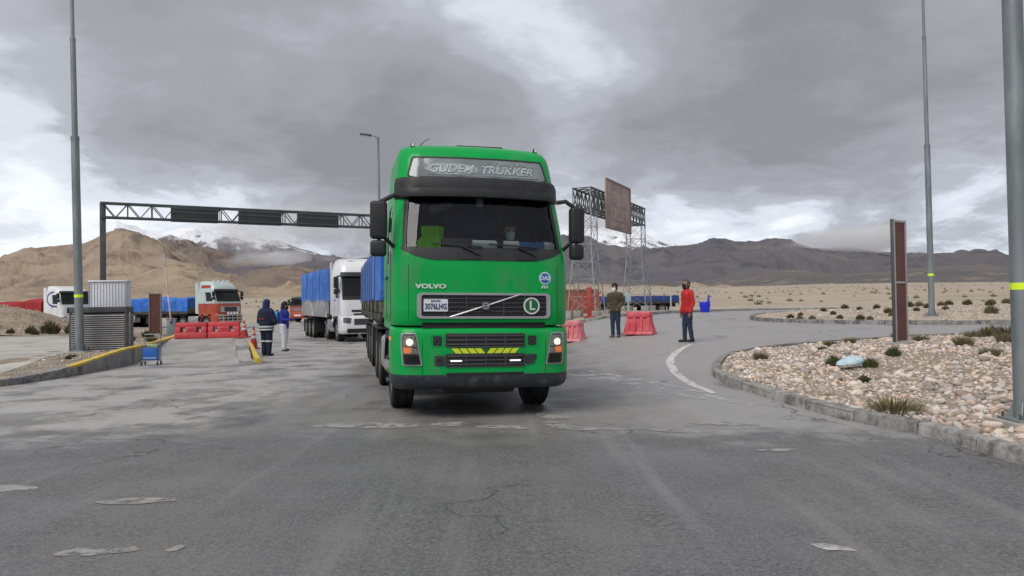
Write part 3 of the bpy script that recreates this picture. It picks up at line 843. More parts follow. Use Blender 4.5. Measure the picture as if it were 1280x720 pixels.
# ---- cloud lying on the ranges: real volumes of mist at the mountains' distance
def cloud(label, px, py, dist, sx, sy, sz, dens, scale, lo, hi, seed):
    k = dist / 930.; hz = 376 - (px - 640) * .0148
    c = Vector(((px - 640) * k, dist, 1.6 + (hz - py) * k))
    bm = bmesh.new(); bmesh.ops.create_icosphere(bm, subdivisions=3, radius=1)
    for v in bm.verts:
        q = v.co * (1 + .25 * noise.noise(v.co * 1.6 + Vector((seed, 0, 0)))); v.co = Vector((q.x * sx, q.y * sy, q.z * sz))
    me = bpy.data.meshes.new('cloud'); bm.to_mesh(me); bm.free()
    m = bpy.data.materials.new('cloud_mist'); m.use_nodes = True
    N, L = m.node_tree.nodes, m.node_tree.links; N.clear()
    tc = N.new('ShaderNodeTexCoord')
    mp = N.new('ShaderNodeMapping'); mp.inputs['Scale'].default_value = (1, 1, 2.0); mp.inputs['Location'].default_value = (seed * 100, 0, 0)
    L.new(tc.outputs['Object'], mp.inputs[0])
    nz = N.new('ShaderNodeTexNoise'); nz.inputs['Scale'].default_value = scale; nz.inputs['Detail'].default_value = 5; nz.inputs['Roughness'].default_value = .6
    L.new(mp.outputs[0], nz.inputs['Vector'])
    # thins out towards the rim of its own shape
    sc = N.new('ShaderNodeVectorMath'); sc.operation = 'DIVIDE'; sc.inputs[1].default_value = (sx, sy, sz); L.new(tc.outputs['Object'], sc.inputs[0])
    ln = N.new('ShaderNodeVectorMath'); ln.operation = 'LENGTH'; L.new(sc.outputs[0], ln.inputs[0])
    fall = N.new('ShaderNodeMapRange'); fall.inputs[1].default_value = 1.0; fall.inputs[2].default_value = .25; fall.inputs[3].default_value = -.22; fall.inputs[4].default_value = .16
    L.new(ln.outputs['Value'], fall.inputs[0])
    ad = N.new('ShaderNodeMath'); L.new(nz.outputs['Fac'], ad.inputs[0]); L.new(fall.outputs[0], ad.inputs[1])
    mr = N.new('ShaderNodeMapRange'); mr.interpolation_type = 'SMOOTHSTEP'; mr.inputs[1].default_value = lo; mr.inputs[2].default_value = hi; mr.inputs[4].default_value = dens
    L.new(ad.outputs[0], mr.inputs[0])
    vol = N.new('ShaderNodeVolumePrincipled'); vol.inputs['Color'].default_value = (1, 1, 1, 1); vol.inputs['Anisotropy'].default_value = .2
    L.new(mr.outputs[0], vol.inputs['Density'])
    o = N.new('ShaderNodeOutputMaterial'); L.new(vol.outputs[0], o.inputs['Volume'])
    ob = link('cloud', me, m, None, c); return struct(ob, label, 'stuff')
scene.cycles.volume_bounces = 4
cloud('white mist lying across the snowy mountain on the left', 355, 282, 4900, 1050, 420, 280, .0032, .0026, .44, .70, 1)
cloud('thin mist on the dark ridge in front of the snowy mountain', 350, 324, 3700, 400, 240, 62, .0065, .006, .46, .68, 2)
cloud('grey cloud bank resting on the right hand ridge', 1075, 301, 3900, 500, 360, 105, .009, .0040, .42, .62, 3)
cloud('white mist hiding the snowy mountain behind the lattice gantry', 740, 272, 5400, 700, 400, 190, .004, .0030, .45, .68, 4)

# ================================================================== VEHICLES
M_tyre = mat('tyre_rubber', (.022, .022, .023), .85, var=.25, scale=6, bump=.2, bscale=30, col2=(.07, .066, .06), mixscale=2.5, mixlo=.5, mixhi=.75, spec=.3)
M_rim = mat('wheel_steel', (.30, .295, .285), .5, metal=.6, var=.2, scale=8, col2=(.16, .145, .125), mixscale=5)
M_black = mat('black_plastic', (.022, .023, .025), .55, var=.2, scale=7, bump=.08, bscale=120, spec=.4)
M_dark = mat('dark_trim', (.012, .0125, .014), .6, var=.2, scale=7)
M_navyplastic = mat('bumper_plastic', (.022, .028, .036), .5, var=.25, scale=5, col2=(.12, .115, .105), mixscale=4, mixlo=.50, mixhi=.75)
M_chassis = mat('chassis_paint', (.035, .034, .033), .8, var=.3, scale=4, col2=(.09, .08, .065), mixscale=2.5)
M_chrome = mat('silver_trim', (.46, .47, .48), .34, metal=.85, var=.08, scale=8)
M_whitep = mat('white_paint', (.74, .75, .76), .35, var=.05, scale=3, coat=.5, col2=(.62, .61, .58), mixscale=1.5, mixlo=.5, mixhi=.8)
M_green = mat('green_paint', (.002, .335, .066), .42, var=.08, scale=1.6, coat=.24, rvar=.06, spec=.12, col2=(.075, .235, .105), mixscale=2.4, mixlo=.52, mixhi=.80, stretch=(1.6, 1.6, .55))
M_greenpale = mat('faded_green_paint', (.06, .36, .15), .45, var=.12, scale=2, coat=.3, col2=(.33, .42, .30), mixscale=2.2, mixlo=.52, mixhi=.7)
M_red = mat('red_paint', (.38, .055, .022), .4, var=.12, scale=2, coat=.5)
M_teal = mat('pale_teal_paint', (.46, .56, .53), .4, var=.06, scale=2, coat=.4)
M_wscreen = glass('windscreen_glass', (.86, .92, .91))
M_sglass = glass('side_glass', (.70, .78, .78))
M_lens = glass('lamp_lens', (.9, .9, .88))
M_lining = mat('cab_lining', (.055, .058, .064), .9, var=.2, scale=5)
M_lamp = mat('lit_bulb', (1, .9, .75), .3, emit=(1, .80, .50), estr=1.6)
M_drl = mat('white_lamp', (.75, .76, .77), .3)
M_whitel = mat('lit_marker', (.85, .87, .88), .3, emit=(1, 1, 1), estr=.4)
M_orange = mat('orange_lens', (.75, .22, .05), .3, var=.1, emit=(1, .3, .08), estr=.25)
M_reflector = mat('lamp_reflector', (.45, .44, .42), .25, metal=.25, var=.25, scale=30)
M_tank = mat('aluminium', (.55, .55, .55), .4, metal=.85, var=.12, scale=4, col2=(.32, .31, .29), mixscale=3)

class Loft:
    """body shape: plan outline (rounded front) carried up through heights"""
    def __init__(s, rows, yr, nf=8, na=5, fr=(.12, .5, .75, 1.)):
        s.rows, s.yr, s.nf, s.na, s.fr = rows, yr, nf, na, fr
        s.C = nf + na + len(fr)
        s.W = nf + 2
    def p(s, z):
        R = s.rows
        if z <= R[0][0]: return R[0][1:]
        for a, b in zip(R, R[1:]):
            if z <= b[0]:
                t = (z - a[0]) / (b[0] - a[0]); return tuple(u + (v - u) * t for u, v in zip(a[1:], b[1:]))
        return R[-1][1:]
    def fy(s, x, z):
        yf, w, rc, b = s.p(z); ax = abs(x); xi = w - rc
        if ax <= xi: return yf + b * (ax / xi) ** 2
        d = min(ax - xi, rc * .998); return yf + b + rc - math.sqrt(rc * rc - d * d)
    def ring(s, z, inset=0.):
        yf, w, rc, b = s.p(z); w -= inset; yf += inset; yr = s.yr - inset; xi = w - rc
        h = [(xi * i / s.nf, yf + b * (i / s.nf) ** 2) for i in range(s.nf + 1)]
        for j in range(1, s.na + 1):
            a = math.pi / 2 * j / s.na; h.append((xi + rc * math.sin(a), yf + b + rc * (1 - math.cos(a))))
        ye = yf + b + rc
        for k in s.fr: h.append((w, ye + (yr - ye) * k))
        return [(-x, y, z) for x, y in h[:0:-1]] + [(x, y, z) for x, y in h]
    def shell(s, zs, skip=None, inset=0., cap=True, bottom=True, rear=True, edge=0.):
        mb = MB(); rings = [s.ring(z, inset) for z in zs]; n = len(rings[0]); C = n // 2
        mb.v = [p for r in rings for p in r]
        for i in range(len(zs) - 1):
            for k in range(n - 1):
                if skip and skip((zs[i] + zs[i + 1]) / 2, k - C + .5): continue
                mb.f.append((i * n + k, i * n + k + 1, (i + 1) * n + k + 1, (i + 1) * n + k))
            if rear: mb.f.append((i * n + n - 1, i * n, (i + 1) * n, (i + 1) * n + n - 1))
        if cap: mb.f.append(tuple((len(zs) - 1) * n + k for k in range(n)))
        if bottom: mb.f.append(tuple(range(n - 1, -1, -1)))
        return mb
    def panel(s, zs, k0, k1, off=0.):
        """part of the skin between column indices, pushed out a little"""
        rows = []
        for z in zs:
            r = s.ring(z, -off); C = len(r) // 2; rows.append(r[C + k0:C + k1 + 1])
        return MB().grid(rows)
    def on(s, x, z, off=0.): return (x, s.fy(x, z) - off, z)
    def plate(s, outline, off, depth, rings=3):
        """closed outline (x, z) laid on the front, as a slab"""
        outline = [(a[0] + (b[0] - a[0]) * j / k, a[1] + (b[1] - a[1]) * j / k) for a, b in zip(outline, list(outline[1:]) + [outline[0]]) for k in (max(1, int(math.dist(a, b) / .045)),) for j in range(k)]
        n = len(outline); cx = sum(p[0] for p in outline) / n; cz = sum(p[1] for p in outline) / n
        mb = MB(); vs = []
        for k in range(rings):
            f = 1 - k / rings
            vs += [s.on(cx + (x - cx) * f, cz + (z - cz) * f, off) for x, z in outline]
        vs.append(s.on(cx, cz, off)); fs = []
        for k in range(rings - 1):
            fs += [(k * n + i, k * n + (i + 1) % n, (k + 1) * n + (i + 1) % n, (k + 1) * n + i) for i in range(n)]
        k = rings - 1; fs += [(k * n + i, k * n + (i + 1) % n, len(vs) - 1) for i in range(n)]
        o = len(vs); vs += [(x, s.fy(x, z) - off + depth, z) for x, z in outline]
        fs += [(i, i + o, (i + 1) % n + o, (i + 1) % n) for i in range(n)]
        return mb.add(vs, fs)
    def frame(s, outer, inner, off, depth):
        n = len(outer); A = [s.on(x, z, off) for x, z in outer]; B = [s.on(x, z, off) for x, z in inner]
        A2 = [(p[0], p[1] + depth, p[2]) for p in A]; B2 = [(p[0], p[1] + depth, p[2]) for p in B]
        fs = []
        for i in range(n):
            j = (i + 1) % n
            fs += [(i, j, n + j, n + i), (i, 2 * n + i, 2 * n + j, j), (n + i, n + j, 3 * n + j, 3 * n + i)]
        return MB().add(A + B + A2 + B2, fs)
    def strip(s, pts, w, off, h=.01):
        """narrow bar following the front through (x, z) points"""
        return MB().tube([s.on(x, z, off) for x, z in pts], w / 2, 6)

def rrect(x0, x1, z0, z1, r, n=4, x0b=None, x1b=None):
    """rounded rectangle outline; x0b/x1b give the lower edge its own width"""
    out = []
    xa, xb = (x0 if x0b is None else x0b), (x1 if x1b is None else x1b)
    for cx, cz, a0, lo in ((xb, z0, -90, 1), (x1, z1, 0, 0), (x0, z1, 90, 0), (xa, z0, 180, 1)):
        sx = -1 if a0 in (-90, 0) else 1; sz = 1 if lo else -1
        for i in range(n + 1):
            a = rad(a0 + 90 * i / n); out.append((cx + sx * r + r * math.cos(a), cz + sz * r + r * math.sin(a)))
    # keep long edges subdivided so that slabs follow the curve
    res = []
    for i, p in enumerate(out):
        q = out[(i + 1) % len(out)]; k = 10 if i % (n + 1) == n else 1
        res += [(p[0] + (q[0] - p[0]) * j / k, p[1] + (q[1] - p[1]) * j / k) for j in range(k)]
    return res
def circle(cx, cz, r, n=28): return [(cx + r * math.cos(2 * math.pi * i / n), cz + r * math.sin(2 * math.pi * i / n)) for i in range(n)]
def zr(a, b, n): return [a + (b - a) * i / n for i in range(n + 1)]

_wheel_cache = {}
def wheel(parent, loc, R=.52, W=.31, side=1, dual=False, steer=False):
    """wheel with tyre and rim; side = +1 when its outer face looks to +X"""
    key = (R, W, side, dual)
    if key not in _wheel_cache:
        h = W / 2; ri = R * .56
        prof = [(ri, -h * .86), (R * .80, -h), (R * .93, -h * .93), (R * .985, -h * .72)]
        for g in (-.45, -.15, .15, .45):
            prof += [(R, (g - .11) * W), (R * .972, (g - .02) * W), (R * .972, (g + .02) * W), (R, (g + .11) * W)] if abs(g) < .3 else [(R, g * W * .9)]
        prof += [(R * .985, h * .72), (R * .93, h * .93), (R * .80, h), (ri, h * .86)]
        t = MB().lathe(prof, 36, 'X', closed=True)
        if dual: t.lathe([(r, x - side * (W + .04)) for r, x in prof], 36, 'X', closed=True)
        tm = t.mesh('tyre', smooth=40); tm.materials.append(M_tyre)
        s = side; r = MB()
        d = -h * .35 if not dual else -h * .9
        r.lathe([(ri * 1.03, s * h * .88), (ri * .98, s * h * .80), (ri * .95, s * (d + .03)), (ri * .72, s * d), (ri * .42, s * (d + .05)), (ri * .38, s * (d + .13)), (ri * .2, s * (d + .15))], 28, 'X')
        for k in range(10):
            a = 2 * math.pi * k / 10; r.lathe([(.016, 0), (.016, s * .03)], 6, 'X', (s * (d + .045), ri * .55 * math.cos(a), ri * .55 * math.sin(a)))
        rm = r.mesh('rim', smooth=35); rm.materials.append(M_rim)
        hm = MB()
        for k in range(8):
            a = 2 * math.pi * (k + .5) / 8
            hm.lathe([(.042, 0), (.042, s * .006)], 10, 'X', (s * (d + .018), ri * .80 * math.cos(a), ri * .80 * math.sin(a)))
        hmm = hm.mesh('vent_holes', smooth=0); hmm.materials.append(M_dark)
        _wheel_cache[key] = (tm, rm, hmm)
    tm, rm, hmm = _wheel_cache[key]
    w = link('wheel', tm, None, parent, loc); w.name = 'wheel'
    link('rim', rm, None, w); link('vent_holes', hmm, None, w)
    return w

def mirror(parent, x, z0, z1, zl0, zl1, w, side, y=.30, arm_z=(3.05, 2.35), body_w=1.2, yaw=.0):
    c = MB(); r = Matrix.Rotation(yaw, 3, 'Z')
    c.box((x, y, (z0 + z1) / 2), (w, .16, z1 - z0), r); m = c.build('mirror', M_black, parent, bevel=.045, seg=3)
    g = MB(); g.box((x, y + .083, (z0 + z1) / 2), (w - .06, .006, z1 - z0 - .07), r); g.build('mirror_glass', M_chrome, m)
    lo = MB().box((x, y, (zl0 + zl1) / 2), (w * .95, .15, zl1 - zl0), r); lo.build('wide_angle_mirror', M_black, parent, bevel=.045, seg=3)
    for pts, r in (([(side * (body_w - .06), y + .12, arm_z[0]), (side * (body_w + .04), y + .03, arm_z[0] + .01), (x - side * w * .1, y, z1 - .01), (x, y, z1 - .06)], .032),
                   ([(side * (body_w + .02), y + .10, arm_z[1]), (x - side * w * .35, y, z0 + .02)], .028), ([(x, y, z0 + .03), (x, y, zl1 - .03)], .02)):
        MB().tube(pts, r, 8).build('mirror_arm', M_black, parent)

# ---------------------------------------------------------------- green tractor unit
TX, TY, TYAW = -.385, 10.16, rad(13.0)
tr = thing('tractor_unit', 'bright green long haul tractor unit with dark sun visor, headlights on, facing the junction', 'truck', (TX, TY, G(TX, TY + 1.4)), (0, .019, TYAW))
cabrows = [  # z, front y, half width, corner radius, bulge
    (1.27, .075, 1.235, .30, .05), (1.32, .05, 1.245, .30, .05), (1.75, .06, 1.25, .30, .055), (2.15, .085, 1.25, .30, .06), (2.30, .12, 1.245, .31, .07),
    (2.60, .235, 1.235, .33, .08), (2.90, .35, 1.215, .34, .08), (3.10, .43, 1.20, .35, .08), (3.35, .50, 1.18, .34, .08),
    (3.55, .565, 1.16, .34, .08), (3.68, .62, 1.145, .33, .08), (3.78, .68, 1.125, .33, .08), (3.85, .76, 1.10, .33, .09), (3.90, .88, 1.06, .34, .09), (3.93, 1.1, 1.00, .36, .08)]
cab = Loft(cabrows, 2.28)
W = cab.W; F0 = cab.nf + cab.na + 1   # first side column after the corner
ZC = [1.27, 1.32, 1.5, 1.75, 1.95, 2.15, 2.30, 2.45, 2.6, 2.75, 2.9, 3.0, 3.10, 3.22, 3.35, 3.45, 3.55, 3.62, 3.68, 3.73, 3.78, 3.82, 3.85, 3.88, 3.90, 3.915, 3.93]
def hole(z, k):
    if 2.30 < z < 3.10 and abs(k) < W: return True
    if 2.15 < z < 3.0 and F0 < abs(k) < F0 + 1: return True
    return False
body = cab.shell(ZC, hole).build('cab_body', M_green, tr, smooth=50)
cab.shell([z for z in ZC if z < 3.5], hole, inset=.045).build('cab_lining', M_lining, tr, smooth=50)
ws = cab.panel([2.30, 2.45, 2.6, 2.75, 2.9, 3.0, 3.1], -W, W, -.004).build('windscreen', M_wscreen, tr, smooth=50)
for s in (-1, 1):
    k = (F0, F0 + 1) if s > 0 else (-F0 - 1, -F0)
    cab.panel([2.15, 2.3, 2.6, 2.9, 3.0], k[0], k[1], -.006).build('side_window', M_sglass, tr, smooth=50)
# black rubber surround of the screen
def ws_x(z, f=1.0): return cab.ring(z)[len(cab.ring(z)) // 2 + W][0] * f
zz = [2.30, 2.45, 2.6, 2.75, 2.9, 3.0, 3.1]
for s in (-1, 1):
    mb = MB(); rows = []
    for z in zz:
        xo = ws_x(z) + .012; xi = ws_x(z) - .045
        rows.append([cab.on(s * xo, z, .006), cab.on(s * (xo + xi) / 2, z, .012), cab.on(s * xi, z, .006)])
    mb.grid(rows).build('windscreen_seal', M_black, tr, smooth=60)
# lower black apron, its lower edge rising towards the corners
rows = []; xs = [i / 16 for i in range(-16, 17)]
for t in (0, .33, .66, 1):
    row = []
    for x in xs:
        X_ = x * (ws_x(2.3) + .03); zlow = 2.165 + .15 * max(0, (abs(x) - .55) / .45) ** 2; ztop = 2.345
        row.append(cab.on(X_, zlow + (ztop - zlow) * t, .010))
    rows.append(row)
apron = MB().grid(rows).build('windscreen_apron', M_black, tr, smooth=60)
for s0, s1 in ((-.42, -.02), (.38, .78)):
    MB().tube([cab.on(s1 - .06, 2.24, .03), cab.on(s1 - .30, 2.36, .045)], .013, 8).tube([cab.on(s0 - .32, 2.395, .035), cab.on(s1 - .30, 2.37, .04), cab.on(s1 - .02, 2.355, .035)], .011, 8).build('wiper', M_black, tr)
    cab.plate(rrect(s1 - .36, s1 - .02, 2.18, 2.28, .015), .018, .02).build('wiper_cover', M_dark, tr)
# sun visor
visor_prof = [(0.02, 3.375), (-.10, 3.345), (-.125, 3.28), (-.132, 3.20), (-.142, 3.195), (-.165, 3.12), (-.16, 3.075), (-.12, 3.065), (-.05, 3.10), (.03, 3.15)]
rows = []
for i in range(29):
    x = -1 + 2 * i / 28; X_ = x * 1.205; y0 = cab.fy(x * 1.12, 3.22) if abs(x) < .999 else cab.fy(1.12, 3.22)
    y0 = cab.fy(X_ * .97, 3.22); k = 1 - .55 * max(0, abs(x) - .8) / .2
    rows.append([(X_ * (1 if j > 1 else .985), y0 + dy * k + (.03 if abs(x) == 1 else 0), z - .012 * x * x) for j, (dy, z) in enumerate(visor_prof)])
mb = MB().grid(rows); n = len(visor_prof); mb.f.append(tuple(range(n))); mb.f.append(tuple(28 * n + i for i in range(n - 1, -1, -1)))
vis = mb.build('sun_visor', M_black, tr, smooth=45)
# upper name panel
up = MB().grid([[cab.on((-1 + 2 * i / 40) * (1.012 - .055 * j / 8), 3.37 + .30 * j / 8, .006) for i in range(41)] for j in range(9)])
M_namepanel = mat('name_panel', (.17, .20, .21), .16, var=.12, scale=2.2, coat=.6, col2=(.24, .27, .28), mixscale=1.4)
upo = up.build('name_panel', M_namepanel, tr, smooth=50)
cab.frame(rrect(-.975, .975, 3.36, 3.685, .055, x0b=-1.03, x1b=1.03), rrect(-.95, .95, 3.38, 3.66, .04, x0b=-1.005, x1b=1.005), .010, .03).build('name_panel_seal', M_dark, upo, smooth=50)
M_letter = mat('white_lettering', (.60, .64, .64), .6, var=.15, scale=14)
M_lettername = mat('faded_lettering', (.46, .50, .50), .6, var=.3, scale=22, col2=(.30, .34, .34), mixscale=14)
M_letterdim = mat('grey_lettering', (.30, .34, .34), .6, var=.15, scale=10)
def wrap(me, loft, x0, z0, off):
    """lay flat lettering on the curved front"""
    for v in me.vertices:
        x, z = v.co.x + x0, v.co.z + z0; v.co = Vector((x, loft.fy(x, z) - off + v.co.y, z))
    return me
# splash backing behind the first word, then the two words
sp = [(-.80, 3.50), (-.74, 3.54), (-.70, 3.575), (-.6, 3.58), (-.45, 3.585), (-.25, 3.58), (-.12, 3.555), (-.02, 3.53), (-.02, 3.46), (-.12, 3.43), (-.3, 3.415), (-.5, 3.42), (-.68, 3.43), (-.72, 3.46)]
cab.plate(sp, .010, .004).build('splash_mark', M_letterdim, upo)
link('lettering', wrap(text_mesh('GUDEM', .165, .002, .28, .004, wscale=1.12), cab, -.42, 3.50, .018), M_lettername, upo)
link('lettering', wrap(text_mesh('TRUKKER', .165, .002, .28, .004, wscale=1.12), cab, .40, 3.495, .012), M_lettername, upo)
for i in range(9):
    x = .02 + i * .09
    cab.strip([(x, 3.57 + .03 * math.sin(i * 2.1)), (x + .06, 3.60 - .02 * math.cos(i * 1.7)), (x + .10, 3.565)], .008, .012).build('scroll_line', M_letterdim, upo)
cab.strip([(-.75, 3.415), (-.3, 3.40), (.2, 3.405), (.55, 3.40), (.9, 3.41)], .010, .012).build('scroll_line', M_letterdim, upo)
# hood details
gout = rrect(-.935, .935, 1.365, 1.715, .06); gin = rrect(-.875, .875, 1.395, 1.685, .035)
cab.frame(gout, gin, .026, .05).build('grille_surround', M_chrome, tr, smooth=50)
gr = cab.plate(gin, .004, .03, rings=4).build('grille', M_dark, tr, smooth=50)
M_slat = mat('grille_slat', (.045, .046, .05), .45, var=.15, scale=8)
for z in (1.455, 1.515, 1.575, 1.635):
    cab.strip([(x * .87 / 8, z) for x in range(-8, 9)], .016, .010).build('slat', M_slat, gr)
for x in (-.56, -.26, .26, .56):
    cab.strip([(x, 1.40), (x, 1.68)], .02, .008).build('slat', M_slat, gr)
cab.strip([(-.49, 1.385), (-.2, 1.476), (.1, 1.57), (.50, 1.70)], .026, .020).build('diagonal_bar', M_chrome, gr)
em = cab.plate(rrect(-.062, .062, 1.478, 1.602, .012), .03, .025).build('emblem', M_slat, gr, smooth=40)
cab.frame(circle(0, 1.54, .047), circle(0, 1.54, .032), .036, .012).build('emblem_ring', M_chrome, em, smooth=50)
cab.plate(rrect(-.032, .032, 1.532, 1.548, .003), .036, .006).build('emblem_bar', M_chrome, em)
M_plate = mat('plate_white', (.66, .69, .74), .5, var=.05, scale=9)
pl = cab.plate(rrect(-.845, -.52, 1.462, 1.628, .012), .026, .012).build('licence_plate', M_plate, tr)
M_plateblue = mat('plate_blue', (.03, .05, .13), .6)
link('lettering', wrap(text_mesh('3076LHG', .108, .001, 0, .003, wscale=.70), cab, -.683, 1.525, .030), M_plateblue, pl)
link('lettering', wrap(text_mesh('BOLIVIA', .036, .001, 0, .001), cab, -.683, 1.603, .030), M_plateblue, pl)
M_lgreen = mat('sign_green', (.012, .12, .035), .5, var=.08)
Ls = cab.plate(circle(.655, 1.54, .098), .032, .02).build('round_badge', M_lgreen, tr)
cab.frame(circle(.655, 1.54, .118), circle(.655, 1.54, .097), .034, .02).build('badge_ring', M_letter, Ls, smooth=50)
link('lettering', wrap(text_mesh('L', .175, .002, 0, .004), cab, .66, 1.54, .036), M_letter, Ls)
link('maker_lettering', wrap(text_mesh('VOLVO', .082, .005, 0, .003, wscale=1.5), cab, -.745, 1.80, .008), M_letter, tr)
link('model_lettering', wrap(text_mesh('FH', .06, .004, .2, .002, wscale=1.4), cab, .85, 1.80, .008), M_letter, tr)
M_stblue = mat('sticker_blue', (.03, .10, .36), .5, var=.08); M_stpale = mat('sticker_pale', (.55, .68, .80), .5, var=.06)
stk = cab.plate(circle(.865, 1.93, .088), .004, .003).build('round_sticker', M_stpale, tr)
cab.plate(circle(.865, 1.93, .074), .0055, .003).build('sticker_field', M_stblue, stk)
link('lettering', wrap(text_mesh('DAS', .085, .0008, 0, .003, wscale=.95), cab, .865, 1.93, .0075), M_stpale, stk)
cab.strip([(.83, 1.985), (.865, 2.0), (.90, 1.985)], .007, .007).build('sticker_line', M_stpale, stk)
for x in (-1.045, 1.045):
    cab.strip([(x, z) for z in zr(1.31, 2.2, 6)], .007, .001).build('panel_seam', M_dark, tr)
# ---- bumper
bump = Loft([(.40, .10, 1.20, .30, .07), (.44, .04, 1.235, .31, .07), (.50, .012, 1.25, .31, .07), (.60, .0, 1.255, .31, .07), (.9, .0, 1.258, .31, .07), (1.1, .01, 1.258, .31, .07), (1.18, .022, 1.256, .31, .07), (1.225, .05, 1.25, .31, .07), (1.245, .10, 1.23, .31, .07)], .86, fr=(.5, 1.))
ZB = [.605, .75, .9, 1.0, 1.1, 1.15, 1.18, 1.21, 1.225, 1.24, 1.245]
bp_ = bump.shell(ZB, lambda z, k: False, rear=True).build('bumper', M_green, tr, smooth=50)
bump.shell([.40, .42, .44, .47, .50, .55, .59, .603], None).build('bumper_skirt', M_navyplastic, tr, smooth=50)
# dark gap between hood and bumper
cab.plate(rrect(-.86, .86, 1.235, 1.312, .012), .012, .1, rings=2).build('hood_gap', M_dark, tr)
def bplate(name, ol, m, off=.004, depth=.03, parent=None): return bump.plate(ol, off, depth, rings=3).build(name, m, parent or tr, smooth=50)
for z0, z1, nm in ((.985, 1.155, 3), (.715, .882, 3)):
    g = bplate('lower_grille', rrect(-.545, .545, z0, z1, .012), M_dark, .004)
    bump.frame(rrect(-.555, .555, z0 - .01, z1 + .01, .015), rrect(-.54, .54, z0 + .008, z1 - .008, .01), .010, .02).build('grille_rim', M_slat, g, smooth=50)
    for i in range(nm):
        z = z0 + (z1 - z0) * (i + .5) / nm
        bump.strip([(x * .53 / 6, z) for x in range(-6, 7)], .024, .008).build('slat', M_slat, g)
    for x in (-.27, 0, .27): bump.strip([(x, z0 + .01), (x, z1 - .01)], .022, .010).build('slat', M_slat, g)
for s in (-1, 1):
    d = bplate('driving_lamp', rrect(s * .66 - .06, s * .66 + .06, 1.0, 1.125, .012), M_dark, .006)
    bump.frame(circle(s * .66, 1.05, .038), circle(s * .66, 1.05, .026), .016, .02).build('lamp_rim', M_slat, d, smooth=50)
    bump.frame(rrect(s * .665 - .095, s * .665 + .095, .985, 1.145, .03), rrect(s * .665 - .082, s * .665 + .082, .996, 1.134, .024), .006, .01).build('lamp_recess', M_green, d, smooth=50)
    bplate('marker_lamp', rrect(s * .41 - .078, s * .41 + .078, .783, .804, .006), M_whitel, .026, .02)
d = bplate('fog_lamp', rrect(-.70, -.56, .725, .865, .02), M_slat, .006)
bump.plate(circle(-.63, .792, .046), .014, .02).build('fog_lens', M_dark, d); bump.frame(circle(-.63, .792, .05), circle(-.63, .792, .038), .018, .02).build('lamp_rim', M_slat, d, smooth=50)
bplate('blank_cover', rrect(.56, .735, .735, .875, .03, x1b=.70), M_navyplastic, .006)
bplate('bumper_slot', rrect(-.54, .54, .602, .632, .006), M_dark, .006)
# chevron strip
M_chev = mat('chevron_yellow', (.60, .70, .02), .5, var=.06, scale=10); M_chevd = mat('chevron_dark', (.015, .09, .02), .5)
cv_ = bplate('chevron_strip', rrect(-.44, .44, .888, .966, .006), M_chevd, .003, .01)
for i in range(4):
    for s in (-1, 1):
        a = .012 + i * .105; b = a + .088; k = .055
        q = [(s * a, .893), (s * b, .893), (s * (b + k), .961), (s * (a + k), .961)]
        if i == 0: q = [(s * .0, .893), (s * b, .893), (s * (b + k), .961), (s * (a + k + .01), .961)] if False else q
        bump.plate([(x, z) for x, z in (q if s > 0 else q[::-1])], .0055, .004, 1).build('chevron', M_chev, cv_, smooth=0)
